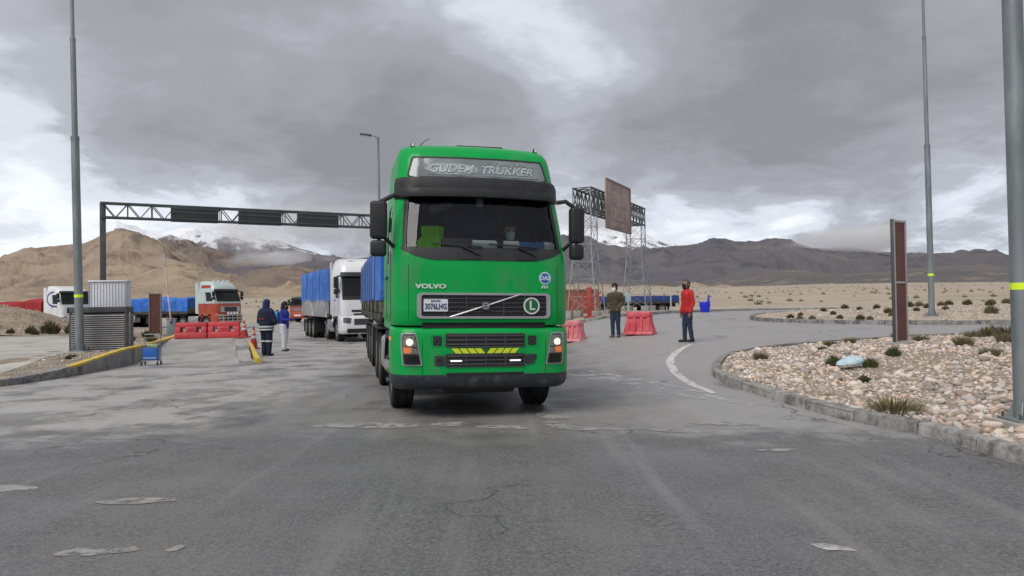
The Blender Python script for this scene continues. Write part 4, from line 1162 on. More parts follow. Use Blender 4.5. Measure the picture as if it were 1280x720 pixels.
# headlights
for s in (-1, 1):
    ol = [(s * .955, 1.165), (s * 1.06, 1.168), (s * 1.128, 1.162), (s * 1.138, 1.12), (s * 1.135, .95), (s * 1.118, .755), (s * 1.10, .733), (s * .99, .732), (s * .875, .735), (s * .868, .75), (s * .905, .93), (s * .94, 1.12)]
    hl = bump.plate(ol, .004, .03, 3).build('headlight', M_slat, tr, smooth=50)
    cxx = sum(p[0] for p in ol) / len(ol); czz = sum(p[1] for p in ol) / len(ol)
    big_ = [(cxx + (x - cxx) * 1.06, czz + (z - czz) * 1.03) for x, z in ol]; sml = [(cxx + (x - cxx) * .90, czz + (z - czz) * .95) for x, z in ol]
    bump.frame(big_, sml, .010, .03).build('headlight_rim', M_chrome, hl, smooth=50)
    bump.plate([(s * .965, 1.135), (s * 1.11, 1.135), (s * 1.115, .985), (s * .935, .985)], .008, .006, 3).build('reflector', M_reflector, hl)
    bump.plate([(s * .930, .965), (s * 1.113, .965), (s * 1.108, .885), (s * .912, .885)], .008, .006, 2).build('indicator', M_reflector, hl)
    bump.plate([(s * 1.0 , .972), (s * 1.113, .978), (s * 1.108, .898), (s * 1.01, .898)], .011, .006, 2).build('indicator_lens', M_orange, hl)
    bump.plate([(s * .915, .86), (s * 1.10, .86), (s * 1.09, .765), (s * .897, .765)], .008, .006, 2).build('lower_lamp', M_dark, hl)
    p = bump.on(s * 1.03, 1.045, .014)
    MB().lathe([(.0, -.02), (.026, -.014), (.04, 0), (.036, .01)], 20, 'Y', p).build('bulb', M_lamp, hl)
    MB().lathe([(.062, .004), (.05, -.012), (.040, -.002)], 24, 'Y', p).build('lamp_ring', M_chrome, hl)
    bump.plate(sml, .024, .004, 3).build('lens', M_lens, hl, smooth=50)
    bump.strip([(s * .86, z) for z in zr(.61, 1.22, 4)], .006, .001).build('panel_seam', M_dark, tr)
    # repeater and steps on the side
    MB().box((s * 1.262, .52, 1.08), (.02, .20, .05)).build('side_repeater', M_orange, tr, bevel=.008)
    for z in (.46, .78, 1.08):
        MB().box((s * 1.18, .98, z), (.2, .30, .05)).build('step', M_navyplastic, tr, bevel=.015)
    # wheel arch
    mb = MB(); rows = []
    for i in range(13):
        a = rad(15 + 150 * i / 12); rows.append([(s * xx, 1.42 - .64 * math.cos(a), .52 + .64 * math.sin(a)) for xx in (.86, 1.245, 1.255)] + [(s * 1.25, 1.42 - .60 * math.cos(a), .52 + .60 * math.sin(a))])
    mb.grid(rows).build('wheel_arch', M_navyplastic, tr, smooth=60)
    # side panel under the door and side fairing behind the cab
    mb = MB(); mb.prism([(s * 1.225, .84, 1.20), (s * 1.225, 2.26, 1.20), (s * 1.225, 2.26, 1.29), (s * 1.225, .84, 1.29)], (s * .02, 0, 0)); mb.build('sill_panel', M_greenpale, tr)
    mb = MB(); pr = [(2.26, 1.30), (2.62, 1.36), (2.62, 3.62), (2.42, 3.80), (2.26, 3.80)]
    mb.prism([(s * (1.238 - .10 * ss(2.6, 3.8, z)), y, z) for y, z in pr], (-s * .04, 0, 0)); mb.build('side_fairing', M_greenpale, tr, bevel=.01)
    # door lines and handle
    dk = MB()
    for y_, z0, z1 in ((.62, 1.32, 2.9), (1.55, 1.32, 2.98)):
        dk.tube([(s * (cab.p(z)[1] + .001), y_ + (z - 1.3) * .14 if y_ < 1 else y_, z) for z in zr(z0, z1, 6)], .005, 5)
    dk.build('door_seam', M_dark, tr)
    MB().box((s * 1.262, 1.42, 1.95), (.03, .2, .05)).build('door_handle', M_black, tr, bevel=.012)
    # roof corner lamps
    p = (s * .93, .96, 3.862); q = MB().box((p[0], p[1], p[2] + .02), (.05, .09, .10)); mk = q.build('roof_marker', M_black, tr, bevel=.015); MB().box((p[0], p[1] - .046, p[2] + .035), (.032, .006, .05)).build('marker_lens', M_drl, mk)
    mirror(tr, s * (1.44 if s < 0 else 1.40), 2.45, 2.97, 2.21, 2.43, .23 if s < 0 else .21, s, y=.34, yaw=s * .12)
MB().tube([(-.82, 1.1, 3.88), (-.80, 1.1, 3.93), (-.74, 1.08, 3.99), (-.66, 1.06, 4.03)], [.014, .009, .006, .004], 6).build('aerial', M_black, tr)
MB().box((.12, 1.45, 3.955), (.72, .55, .05)).build('roof_hatch', M_black, tr, bevel=.015)
MB().lathe([(.012, 0), (.012, .03), (.004, .04)], 8, 'Z', (-.70, 1.1, 3.885)).build('roof_stud', M_black, tr)
# ---- inside the cab
mb = MB(); prof = [(.20, 2.18), (.24, 2.31), (.45, 2.35), (.72, 2.33), (.80, 2.2), (.80, 1.75), (.3, 1.7)]
mb.prism([(-1.12, y, z) for y, z in prof], (2.24, 0, 0)); mb.build('dashboard', mat('dash_plastic', (.12, .13, .135), .7, var=.15, scale=6), tr, bevel=.02)
M_seat = mat('seat_fabric', (.035, .04, .05), .95, var=.2, scale=20)
M_hivis = mat('high_visibility_green', (.22, .72, .02), .8, var=.15, scale=8)
def seat(x, m_back, name='seat'):
    MB().box((x, 1.25, 1.85), (.52, .52, .16)).build('seat', M_seat, tr, bevel=.05)
    MB().box((x, 1.50, 2.25), (.50, .16, .75), Matrix.Rotation(-.12, 3, 'X')).build('backrest', m_back, tr, bevel=.06, seg=3)
    MB().box((x, 1.54, 2.72), (.28, .12, .2), Matrix.Rotation(-.12, 3, 'X')).build('headrest', M_seat, tr, bevel=.04)
seat(-.62, M_seat); seat(.62, M_seat)
# folded safety vest hung over the passenger seat
mb = MB(); rows = []
for i in range(12):
    z = 1.98 + .74 * i / 11; w = .27 - .13 * (i / 11) ** 2 + .03 * math.sin(i * 1.9)
    rows.append([(-.60 + w * math.sin(a) , 1.18 - .20 * math.cos(a) * (1 - .3 * i / 11) + .05 * noise.noise((a * 3, z * 6, 1)), z) for a in [rad(-100 + 200 * j / 14) for j in range(15)]])
vest = mb.grid(rows).build('safety_vest', M_hivis, None, smooth=60); tag(vest, 'bright green safety vest hung inside the green cab behind the windscreen', 'safety vest')
vest.parent = None; vest.matrix_world = Matrix.Translation((TX, TY, G(TX, TY + 1.4))) @ Matrix.Rotation(TYAW, 4, 'Z') @ Matrix.Rotation(.019, 4, 'Y')
CABM = vest.matrix_world.copy()
MB().tube([(.62 + .21 * math.cos(a), .86 + .07 * math.sin(a), 2.30 + .19 * math.sin(a)) for a in [2 * math.pi * i / 24 for i in range(25)]], .016, 8).bar((.43, .86, 2.30), (.81, .86, 2.30), .05, .02).build('steering_wheel', M_black, tr)
MB().tube([(.62, .74, 2.1), (.62, .87, 2.30)], .035, 10).build('steering_column', M_black, tr)
M_paper = mat('paper', (.62, .68, .68), .8, var=.06); M_bluecloth = mat('blue_dash_cloth', (.02, .11, .30), .9, var=.2)
for x, w, y, r in ((.03, .34, .30, .05), (.42, .22, .32, -.1), (.98, .16, .36, .2)):
    MB().box((x, y, 2.40), (w, .10, .09), Matrix.Rotation(r, 3, 'Z') @ Matrix.Rotation(.5, 3, 'X')).build('paper_card', M_paper, tr)
MB().box((.68, .42, 2.39), (.52, .2, .13)).build('dash_cloth', M_bluecloth, tr, bevel=.03)
MB().box((-.30, .55, 2.40), (.5, .12, .20)).build('dash_box', M_dark, tr, bevel=.02)
mb = MB(); rows = []
for i in range(41): rows.append([(-1.1 + 2.2 * i / 40, 1.86 + .03 * math.sin(i * 1.7), z) for z in (1.9, 2.6, 3.2)])
mb.grid(rows).build('cab_curtain', mat('navy_curtain', (.02, .03, .11), .95, var=.2), tr, smooth=60)
MB().box((-.56, .52, 2.93), (.34, .07, .13), Matrix.Rotation(-.25, 3, 'Y')).build('inner_mirror', M_black, tr, bevel=.03, seg=3)
MB().tube([(-.52, .52, 2.98), (-.5, .56, 3.12)], .012, 6).build('mirror_stem', M_black, tr)
MB().tube([(-.52, .42, 2.88), (-.5, .40, 2.70)], .006, 5).build('hanging_cord', M_dark, tr)
MB().box((0, .52, 3.03), (.09, .03, .13)).build('toll_card', mat('toll_card', (.12, .2, .18), .6), tr)
# ---- chassis
ch = MB()
for s in (-1, 1): ch.box((s * .42, 3.6, .92), (.09, 6.0, .27))
for y in (1.0, 2.7, 4.0, 5.2, 6.5): ch.box((0, y, .90), (.80, .1, .2))
ch.box((0, 1.42, .52), (1.9, .12, .12)); ch.box((0, 4.55, .52), (1.9, .16, .16)); ch.box((0, 5.92, .52), (1.9, .16, .16)); ch.box((0, 1.3, .95), (.9, 1.6, .75))
ch.build('chassis', M_chassis, tr, bevel=.01)
MB().box((0, 1.35, .62), (1.0, 1.9, .62)).box((0, 2.8, .62), (.5, 1.2, .45)).build('engine', M_dark, tr, bevel=.04)
MB().box((0, .45, .42), (2.1, .5, .05)).build('undertray', M_dark, tr)
MB().lathe([(.45, 0), (.45, .05), (.3, .06)], 24, 'Z', (0, 5.2, 1.06)).build('fifth_wheel', M_chassis, tr)
for s in (-1, 1):
    wheel(tr, (s * 1.03, 1.42, .52), .52, .33, s)
    for y in (4.55, 5.92): wheel(tr, (s * 1.06, y, .52), .52, .29, s, dual=True)
    MB().box((s * .93, 3.05, .72), (.58, 1.3, .6)).build('fuel_tank', M_tank, tr, bevel=.1, seg=4)
    MB().box((s * .97, 6.66, .75), (.56, .02, .72)).build('mud_flap', M_black, tr)
    MB().box((s * .97, 5.25, 1.10), (.58, 2.4, .03)).build('mudguard', M_black, tr, bevel=.01)

# ---------------------------------------------------------------- generic semi-trailer
def tarp_mesh(L, W_, zb, zt, front=True, fold=.03, sag=.06, humps=0., ribs=0, seed=0, lower_front=0.):
    mb = MB(); rows = []; ny = max(30, int(L * 9))
    for i in range(ny + 1):
        y = L * i / ny; row = []
        zt_ = zt + humps * noise.noise((y * .35, seed, 1)) + humps * .4 * noise.noise((y * 1.1, seed, 4))
        sg = sag * math.sin(math.pi * ((y * ribs / L) % 1.0)) if ribs else 0
        prof = [(-1, zb), (-1, zb + (zt_ - zb) * .25), (-1, zb + (zt_ - zb) * .5), (-1, zb + (zt_ - zb) * .75), (-.995, zt_ - .05), (-.96, zt_), (-.6, zt_ + .05 - sg), (-.25, zt_ + .08 - sg), (0, zt_ + .09 - sg)]
        prof = prof + [(-x, z) for x, z in prof[-2::-1]]
        for j, (x, z) in enumerate(prof):
            f = fold * (noise.noise((y * 2.6, seed + (1 if x > 0 else 0), z * .5)) * .9 + .6 * noise.noise((y * 6.5 + z * .8, seed, 2 + (x > 0))))
            on_side = abs(x) > .97
            dz_ = .05 * noise.noise((y * 1.3, seed, 7)) if j in (0, len(prof) - 1) else 0
            row.append((x * W_ / 2 + (math.copysign(1, x) * f if on_side else 0), y, z + dz_ + (f * .7 if not on_side else 0)))
        rows.append(row)
    mb.grid(rows); n = len(rows[0])
    mb.f.append(tuple(range(n))); mb.f.append(tuple(ny * n + i for i in range(n - 1, -1, -1)))
    return mb
M_tarpb = mat('blue_tarpaulin', (.025, .135, .52), .6, var=.2, scale=2.5, bump=.5, bscale=5, col2=(.06, .20, .62), mixscale=2, spec=.4)
M_tarpr = mat('red_tarpaulin', (.33, .018, .02), .6, var=.2, scale=2.5, bump=.5, bscale=5, spec=.4)
M_board = mat('weathered_board', (.16, .155, .11), .85, var=.25, scale=4, col2=(.08, .078, .06), mixscale=3, stretch=(1, .3, 3))
M_steelgrey = mat('grey_steel', (.34, .345, .35), .55, metal=.3, var=.15, scale=3, col2=(.25, .25, .25), mixscale=2)

M_strap = mat('tie_rope', (.10, .11, .13), .9, var=.3)
def trailer(label, loc, yaw, L, deck, board_top, tarp_bot, tarp_top, m_tarp, axles, tilt=0., humps=0., fold=.03, board_m=None, hopper=False, seed=0, R=.5, group=None, sag=.06, ribs=0, wide=2.5, box=True):
    t = thing('semi_trailer', label, 'trailer', loc, (0, tilt, yaw), group)
    ch = MB()
    for s in (-1, 1): ch.box((s * .48, L / 2, deck - .26), (.12, L - .2, .34))
    for i in range(int(L / 1.2)): ch.box((0, .5 + i * 1.2, deck - .12), (wide - .12, .08, .10))
    for y in axles: ch.box((0, y, R), (1.9, .14, .14))
    ch.build('chassis', M_chassis, t, bevel=.01)
    MB().box((0, L / 2, deck - .03), (wide - .02, L, .06)).build('deck', M_board, t, bevel=.008)
    bm_ = board_m or M_board
    n = max(3, int(L / 1.6))
    for s in (-1, 1):
        MB().box((s * (wide / 2), L / 2, deck - .05), (.06, L, .14)).build('side_rail', M_chassis, t, bevel=.01)
        if not hopper:
            for i in range(n):
                y0, y1 = L * i / n + .03, L * (i + 1) / n - .03
                MB().box((s * (wide / 2 - .015), (y0 + y1) / 2, (deck + .025 + board_top) / 2), (.04, y1 - y0, board_top - deck - .05)).build('side_board', bm_, t, bevel=.008)
                MB().box((s * (wide / 2 + .02), L * (i + .5) / n, (deck + board_top) / 2 - .1), (.05, .07, board_top - deck + .12)).build('stake', M_chassis, t)
        else:
            pr = [(.15, deck + .05), (L - .15, deck + .05), (L - .15, board_top), (.15, board_top)]
            mb = MB(); mb.prism([(s * wide / 2 - s * .02, y, z) for y, z in pr], (s * .03, 0, 0)); mb.build('side_wall', M_steelgrey, t)
            for i in range(2):
                ya, yb = .4 + i * (L - .8) / 2, .3 + (i + 1) * (L - .8) / 2; ym = (ya + yb) / 2
                zt_, zb_ = board_top - .1, deck - .12
                mb = MB(); o_ = s * (wide / 2 + .02); i_ = s * (wide / 2 + .02)
                mb.add([(o_, ya + .25 * (yb - ya), zt_), (o_, yb - .25 * (yb - ya), zt_), (s * (wide / 2 + .10), yb - .02, zb_), (s * (wide / 2 + .10), ya + .02, zb_), (s * (wide / 2 - .2), ya + .02, zb_), (s * (wide / 2 - .2), yb - .02, zb_), (s * (wide / 2 - .2), yb - .25 * (yb - ya), zt_), (s * (wide / 2 - .2), ya + .25 * (yb - ya), zt_)],
                       [(0, 1, 2, 3), (4, 5, 6, 7), (0, 3, 4, 7), (1, 6, 5, 2), (0, 7, 6, 1), (3, 2, 5, 4)])
                mb.build('hopper_chute', M_steelgrey, t, bevel=.01)
        for y in axles: wheel(t, (s * (wide / 2 - .17), y, R), R, .28, s, dual=True)
        MB().box((s * .85, 2.6, deck / 2 - .05), (.12, .14, deck - .35)).build('landing_leg', M_steelgrey, t, bevel=.01)
        if box: MB().box((s * (wide / 2 - .28), axles[0] - 1.35, .86), (.5, .55, .62)).build('tool_box', M_tank, t, bevel=.02)
        MB().box((s * .95, axles[0] - .62, .72), (.56, .02, .75)).build('mud_flap', M_steelgrey if box else M_black, t)
        MB().box((s * .95, axles[-1] + .66, .62), (.56, .02, .7)).build('mud_flap', M_black, t)
        MB().box((s * .95, (axles[0] + axles[-1]) / 2, 1.06), (.58, axles[-1] - axles[0] + 1.15, .025)).build('mudguard', M_black, t)
        MB().box((s * 1.0, L + .02, deck - .2), (.3, .04, .12)).build('tail_lamp', M_red, t, bevel=.01)
    MB().box((0, .02, (deck + board_top) / 2 + .1), (wide - .06, .05, board_top - deck + .2)).build('front_board', bm_, t, bevel=.01)
    MB().box((0, L - .02, (deck + board_top) / 2), (wide - .06, .05, board_top - deck)).build('tail_board', bm_, t, bevel=.01)
    tarp_mesh(L, wide + .04, tarp_bot, tarp_top, fold=fold, humps=humps, seed=seed, sag=sag, ribs=ribs).build('tarpaulin', m_tarp, t, smooth=70, fixn=True)
    ns = max(5, int(L / 1.15))
    for i in range(1, ns):
        y = L * i / ns + .1 * math.sin(i * 2.3 + seed)
        for s in (-1, 1):
            if hopper and i % 2: continue
            MB().tube([(s * (wide / 2 + .075), y + .05 * math.sin(i), tarp_bot - .06), (s * (wide / 2 + .07), y, (tarp_bot + tarp_top) / 2), (s * (wide / 2 + .06), y - .03, tarp_top - .04), (s * (wide / 2 - .1), y - .03, tarp_top + .07)], .011, 5).build('strap', M_strap, t)
    return t
def along(x, y, yaw, d):  # a point d metres behind (x, y) on a vehicle with this yaw
    return (x - d * math.sin(yaw), y + d * math.cos(yaw))
kx, ky = along(TX, TY, TYAW, 5.2); TRY = rad(13.2)
fx, fy_ = kx + 1.15 * math.sin(TRY) + .06, ky - 1.15 * math.cos(TRY)
trailer('dropside trailer under a pleated blue tarpaulin behind the green cab', (fx, fy_, G(fx, 17)), TRY, 11.2, 1.34, 1.70, 1.62, 2.72, M_tarpb, (4.9, 6.2, 7.5), .012, .05, .055, seed=3)

# ---------------------------------------------------------------- other tractor units
def tractor(label, loc, yaw, style, group=None):
    t = thing('tractor_unit', label, 'truck', (loc[0], loc[1], G(*loc) if len(loc) < 3 else loc[2]), (0, 0, yaw), group)
    S = style; H_ = S['rows']; L = Loft(H_, S.get('yr', 2.25), nf=6, na=4); Wc = L.W; F_ = L.nf + L.na + 1
    wz0, wz1 = S['ws']; sz0, sz1 = S.get('sw', (wz0 - .05, wz1 - .12))
    zs = sorted(set([r[0] for r in H_] + [wz0, wz1, sz0, sz1] + S.get('cuts', [])))
    def hole(z, k): return (wz0 < z < wz1 and abs(k) < Wc) or (sz0 < z < sz1 and F_ < abs(k) < F_ + 1)
    zsplit = S.get('split')
    if zsplit:
        zs = sorted(set(zs + [zsplit]))
        L.shell([z for z in zs if z <= zsplit], hole, cap=False).build('cab_lower', S['m_low'], t, smooth=50)
        L.shell([z for z in zs if z >= zsplit], hole, bottom=False).build('cab_upper', S['m_up'], t, smooth=50)
    else: L.shell(zs, hole).build('cab_body', S['m_up'], t, smooth=50)
    L.shell([z for z in zs if z < zs[-3]], hole, inset=.05).build('cab_lining', M_lining, t, smooth=50)
    L.panel([z for z in zs if wz0 <= z <= wz1], -Wc, Wc, -.004).build('windscreen', M_wscreen, t, smooth=50)
    for s in (-1, 1):
        k = (F_, F_ + 1) if s > 0 else (-F_ - 1, -F_)
        L.panel([z for z in zs if sz0 <= z <= sz1], k[0], k[1], -.006).build('side_window', M_sglass, t, smooth=50)
    w0 = L.p(wz0)[1]
    def wx(z): r = L.ring(z); return r[len(r) // 2 + Wc][0]
    L.panel([wz0 - .14, wz0 - .07, wz0 + .02], -Wc, Wc, .01).build('windscreen_apron', M_black, t, smooth=50)
    for s in (-1, 1):
        mb = MB().grid([[L.on(s * (wx(z) + .015), z, .008), L.on(s * (wx(z) - .05), z, .012)] for z in zs if wz0 <= z <= wz1]); mb.build('windscreen_seal', M_black, t)
    # visor
    rows = []
    for i in range(17):
        x = -1 + i / 8; X_ = x * (wx(wz1) + .05); y0 = L.fy(X_ * .96, wz1 + .05)
        rows.append([(X_, y0 + dy, z) for dy, z in ((.02, wz1 + .16), (-.10, wz1 + .12), (-.17, wz1 - .03), (-.12, wz1 - .06), (.03, wz1 + .0))])
    mb = MB().grid(rows); mb.f.append((0, 1, 2, 3, 4)); mb.f.append((84, 83, 82, 81, 80)); mb.build('sun_visor', S.get('m_visor', M_black), t, smooth=40)
    for a in S.get('plates', ()):  # (name, outline, material, offset)
        L.plate(a[1], a[3], .03, 3).build(a[0], a[2], t, smooth=50)
    if 'slats' in S:
        x0, x1, z0, z1, nn = S['slats']
        for i in range(nn):
            z = z0 + (z1 - z0) * (i + .5) / nn; L.strip([(x0 + (x1 - x0) * j / 8, z) for j in range(9)], .03, .014).build('slat', S.get('m_slat', M_slat), t)
    B = Loft(S['bumper'], .86, nf=6, na=4, fr=(.5, 1.))
    zb = [r[0] for r in S['bumper']]
    B.shell(zb).build('bumper', S['m_bump'], t, smooth=50)
    for a in S.get('bplates', ()):
        o = B.plate(a[1], a[3], .03, 3).build(a[0], a[2], t, smooth=50)
    for s in (-1, 1):
        hl = B.plate([(s * x, z) for x, z in S['lamp']], .006, .02, 3).build('headlight', M_reflector, t, smooth=50)
        cx = sum(p[0] for p in S['lamp']) / len(S['lamp']); cz = sum(p[1] for p in S['lamp']) / len(S['lamp'])
        B.plate([(s * (cx + (x - cx) * .93), cz + (z - cz) * .93) for x, z in S['lamp']], .016, .004, 2).build('lens', M_lens, hl)
        zm = (wz0 + wz1) / 2
        mirror(t, s * (w0 + .17), zm - .08, wz1 - .05, zm - .36, zm - .12, .22, s, y=S.get('mir_y', .35), arm_z=(wz1 - .02, zm - .3), body_w=w0 - .03)
        mb = MB(); rows = []
        for i in range(11):
            a = rad(10 + 160 * i / 10); rows.append([(s * xx, 1.42 - .63 * math.cos(a), .52 + .63 * math.sin(a)) for xx in (.86, w0)] + [(s * w0, 1.42 - .56 * math.cos(a), .52 + .56 * math.sin(a))])
        mb.grid(rows).build('wheel_arch', S.get('m_arch', M_navyplastic), t, smooth=60)
        pr = [(.84, zb[-1]), (.84, H_[0][0] + .04), (2.2, H_[0][0] + .04), (2.2, 1.0), (2.06, 1.0), (1.95, 1.15), (.9, 1.18)]
        mb = MB(); mb.prism([(s * (w0 - .03), y, z) for y, z in pr], (s * .02, 0, 0)); mb.build('sill_panel', S.get('m_low', S['m_up']), t)
        dk = MB(); dk.tube([(s * (L.p(z)[1] + .001), .66 + (z - 1.3) * .12, z) for z in zr(1.35, sz1, 4)], .006, 5); dk.tube([(s * (L.p(z)[1] + .001), 1.55, z) for z in zr(1.35, sz1, 4)], .006, 5); dk.build('door_seam', M_dark, t)
        MB().box((s * (w0 + .012), 1.42, 1.9), (.03, .2, .05)).build('door_handle', M_black, t, bevel=.01)
        wheel(t, (s * 1.03, 1.42, .51), .51, .33, s)
        for y in S.get('drive', (4.5,)): wheel(t, (s * 1.06, y, .51), .51, .29, s, dual=True)
        MB().box((s * .93, 2.95, .72), (.58, 1.15, .62)).build('fuel_tank', S.get('m_tank', M_tank), t, bevel=.1, seg=4)
        MB().box((s * .97, (S.get('drive', (4.5,))[0] + S.get('drive', (4.5,))[-1]) / 2, 1.08), (.58, S.get('drive', (4.5,))[-1] - S.get('drive', (4.5,))[0] + 1.1, .03)).build('mudguard', M_black, t)
        if S.get('fairing', True):
            zt = H_[-1][0] - .15
            MB().prism([(s * (w0 - .01), y, z) for y, z in ((2.22, H_[0][0]), (2.6, H_[0][0] + .06), (2.6, zt), (2.22, zt + .05))], (-s * .035, 0, 0)).build('side_fairing', S['m_up'], t)
        if 'marks' in S:
            for nm, pts, wd, m_ in S['marks']:
                if pts == 'logo':
                    y0, y1, z0, z1 = wd
                    ol = [(y, z) for y, z in rrect(y0, y1, z0, z1, .06)]
                    MB().prism([(s * (L.p(z)[1] + .002), y, z) for y, z in ol], (s * .006, 0, 0)).build(nm, m_, t)
                else:
                    pp = spline(pts, 6)
                    rows = []
                    for i, (y, z) in enumerate(pp):
                        a = Vector(pp[max(0, i - 1)]); b = Vector(pp[min(len(pp) - 1, i + 1)]); d = (b - a).normalized(); nn_ = Vector((-d.y, d.x)) * wd / 2
                        rows.append([(s * (max(L.p(z)[1], L.p(z + nn_.y)[1]) + .006), y + nn_.x, z + nn_.y), (s * (max(L.p(z)[1], L.p(z - nn_.y)[1]) + .006), y - nn_.x, z - nn_.y)])
                    MB().grid(rows).build(nm, m_, t)
    mb = MB(); mb.prism([(-1.1, y, z) for y, z in ((.3, wz0 - .1), (.35, wz0 + .02), (.75, wz0), (.8, wz0 - .4))], (2.2, 0, 0)); mb.build('dashboard', M_lining, t)
    for x in (-.6, .6): MB().box((x, 1.45, wz0 + .1), (.5, .16, .8)).build('seat', M_seat, t, bevel=.05)
    ch = MB(); end = S.get('drive', (4.5,))[-1] + .9
    for s in (-1, 1): ch.box((s * .42, end / 2 + .4, .92), (.09, end - .8, .27))
    ch.box((0, 1.42, .52), (1.9, .12, .12)); ch.box((0, 1.3, .95), (.9, 1.6, .6))
    for y in S.get('drive', (4.5,)): ch.box((0, y, .52), (1.9, .16, .16))
    ch.build('chassis', M_chassis, t)
    MB().lathe([(.45, 0), (.45, .05), (.3, .06)], 20, 'Z', (0, S.get('drive', (4.5,))[-1] - .4, 1.06)).build('fifth_wheel', M_chassis, t)
    for x, y in S.get('roof_lamps', ()):
        MB().box((x, y, H_[-1][0] + .05), (.18, .1, .12)).build('roof_lamp', M_drl, t, bevel=.02)
    return t, L
BUMP = [(.38, .10, 1.20, .28, .07), (.45, .03, 1.24, .28, .07), (.6, .0, 1.25, .28, .07), (.95, .0, 1.25, .28, .07), (1.15, .02, 1.25, .28, .07), (1.22, .08, 1.23, .28, .07)]
# white truck behind
WL = [(1.2, .06, 1.24, .26, .05), (1.8, .05, 1.25, .26, .06), (2.0, .08, 1.25, .26, .06), (2.05, .09, 1.25, .26, .06), (2.5, .16, 1.245, .28, .07), (3.0, .28, 1.23, .28, .07), (3.1, .31, 1.22, .28, .07), (3.4, .42, 1.19, .30, .08), (3.6, .6, 1.14, .32, .08), (3.74, .9, 1.06, .36, .08), (3.82, 1.4, .95, .36, .08)]
tx, ty, tyaw = -6.42, 33.5, rad(25)
M_lampgrey = mat('lamp_housing_grey', (.25, .26, .27), .3, metal=.5, var=.15)
tractor('white tractor unit waiting behind the blue pleated trailer', (tx, ty), tyaw, dict(
    rows=WL, ws=(2.05, 3.0), sw=(2.0, 2.8), cuts=[2.25, 2.75], m_up=M_whitep, m_bump=M_whitep, bumper=BUMP, lamp=[(.80, 1.10), (1.16, 1.14), (1.18, .90), (.86, .84)],
    plates=[('grille', rrect(-.8, .8, 1.36, 1.46, .03), M_black, .008), ('lower_grille', rrect(-.7, .7, 1.22, 1.30, .02), M_black, .008)],
    bplates=[('bumper_insert', rrect(-1.0, 1.0, .42, .62, .03), M_black, .006), ('middle_grille', rrect(-.7, .7, .78, 1.06, .03), M_slat, .006)],
    drive=(3.7,), roof_lamps=((-.75, .75), (.75, .75))))
kx, ky = along(tx, ty, tyaw, 3.7); y2 = rad(23.5)
fx, fy_ = kx + 1.1 * math.sin(y2), ky - 1.1 * math.cos(y2)
trailer('grey hopper trailer under a high blue tarpaulin behind the white cab', (fx, fy_, G(fx - 2, fy_ + 5)), y2, 9.4, 1.32, 2.15, 1.98, 3.55, M_tarpb, (5.4, 6.7, 8.0), 0, .05, .04, hopper=True, seed=9, box=False)

# red and pale teal truck
RL_ = [(1.2, .06, 1.23, .28, .05), (1.8, .05, 1.25, .28, .06), (2.02, .08, 1.25, .28, .06), (2.18, .10, 1.25, .28, .06), (2.3, .13, 1.245, .28, .07), (2.7, .28, 1.23, .30, .07), (3.0, .38, 1.21, .32, .08), (3.3, .50, 1.17, .34, .08), (3.55, .70, 1.10, .38, .08), (3.7, 1.0, 1.0, .42, .08), (3.78, 1.4, .9, .42, .08)]
M_bull = mat('bull_bar_steel', (.5, .5, .5), .35, metal=.8, var=.1)
tx, ty, tyaw = -22.2, 58.8, rad(63)
M_logo = mat('red_logo', (.35, .05, .04), .5); 
rt, rL = tractor('red and pale teal tractor unit with bull bar and roof lamps', (tx, ty), tyaw, dict(
    rows=RL_, ws=(2.3, 3.0), sw=(2.18, 2.9), m_up=M_teal, m_low=M_red, split=2.02, m_bump=M_red, bumper=BUMP, lamp=[(.82, 1.16), (1.15, 1.16), (1.14, .78), (.88, .78)], m_arch=M_red,
    plates=[('grille_surround', rrect(-.95, .95, 1.34, 1.78, .05), M_chrome, .006), ('grille', rrect(-.62, .62, 1.38, 1.74, .03), M_slat, .014)],
    bplates=[('lower_grille', rrect(-.55, .55, .62, 1.1, .03), M_dark, .006)], drive=(4.1, 5.4),
    marks=[('side_logo', 'logo', (.95, 2.0, 3.22, 3.46), M_logo)], roof_lamps=((-.7, 1.1), (-.25, 1.1), (.25, 1.1), (.7, 1.1))))
bb = MB()
for z in (.62, .85, 1.08): bb.tube([(-1.15, .05, z), (-.9, -.16, z), (.9, -.16, z), (1.15, .05, z)], .045, 8)
for x in (-.9, -.45, 0, .45, .9): bb.tube([(x, -.16, .5), (x, -.16, 1.15)], .04, 8)
bb.build('bull_bar', M_bull, rt)
for x in (-.45, -.15, .15, .45): MB().lathe([(.09, .06), (.10, 0), (.085, -.03)], 14, 'Y', (x, -.2, 1.22)).build('spot_lamp', M_drl, rt)
kx, ky = along(tx, ty, tyaw, 4.7); y2 = rad(66)
fx, fy_ = kx + 1.1 * math.sin(y2), ky - 1.1 * math.cos(y2)
trailer('long flatbed trailer under a creased blue tarpaulin behind the red cab', (fx, fy_, G(fx - 5, fy_)), y2, 12.4, 1.32, 1.5, 1.42, 2.45, M_tarpb, (7.6, 8.9, 10.2), 0, .22, .05, seed=5)

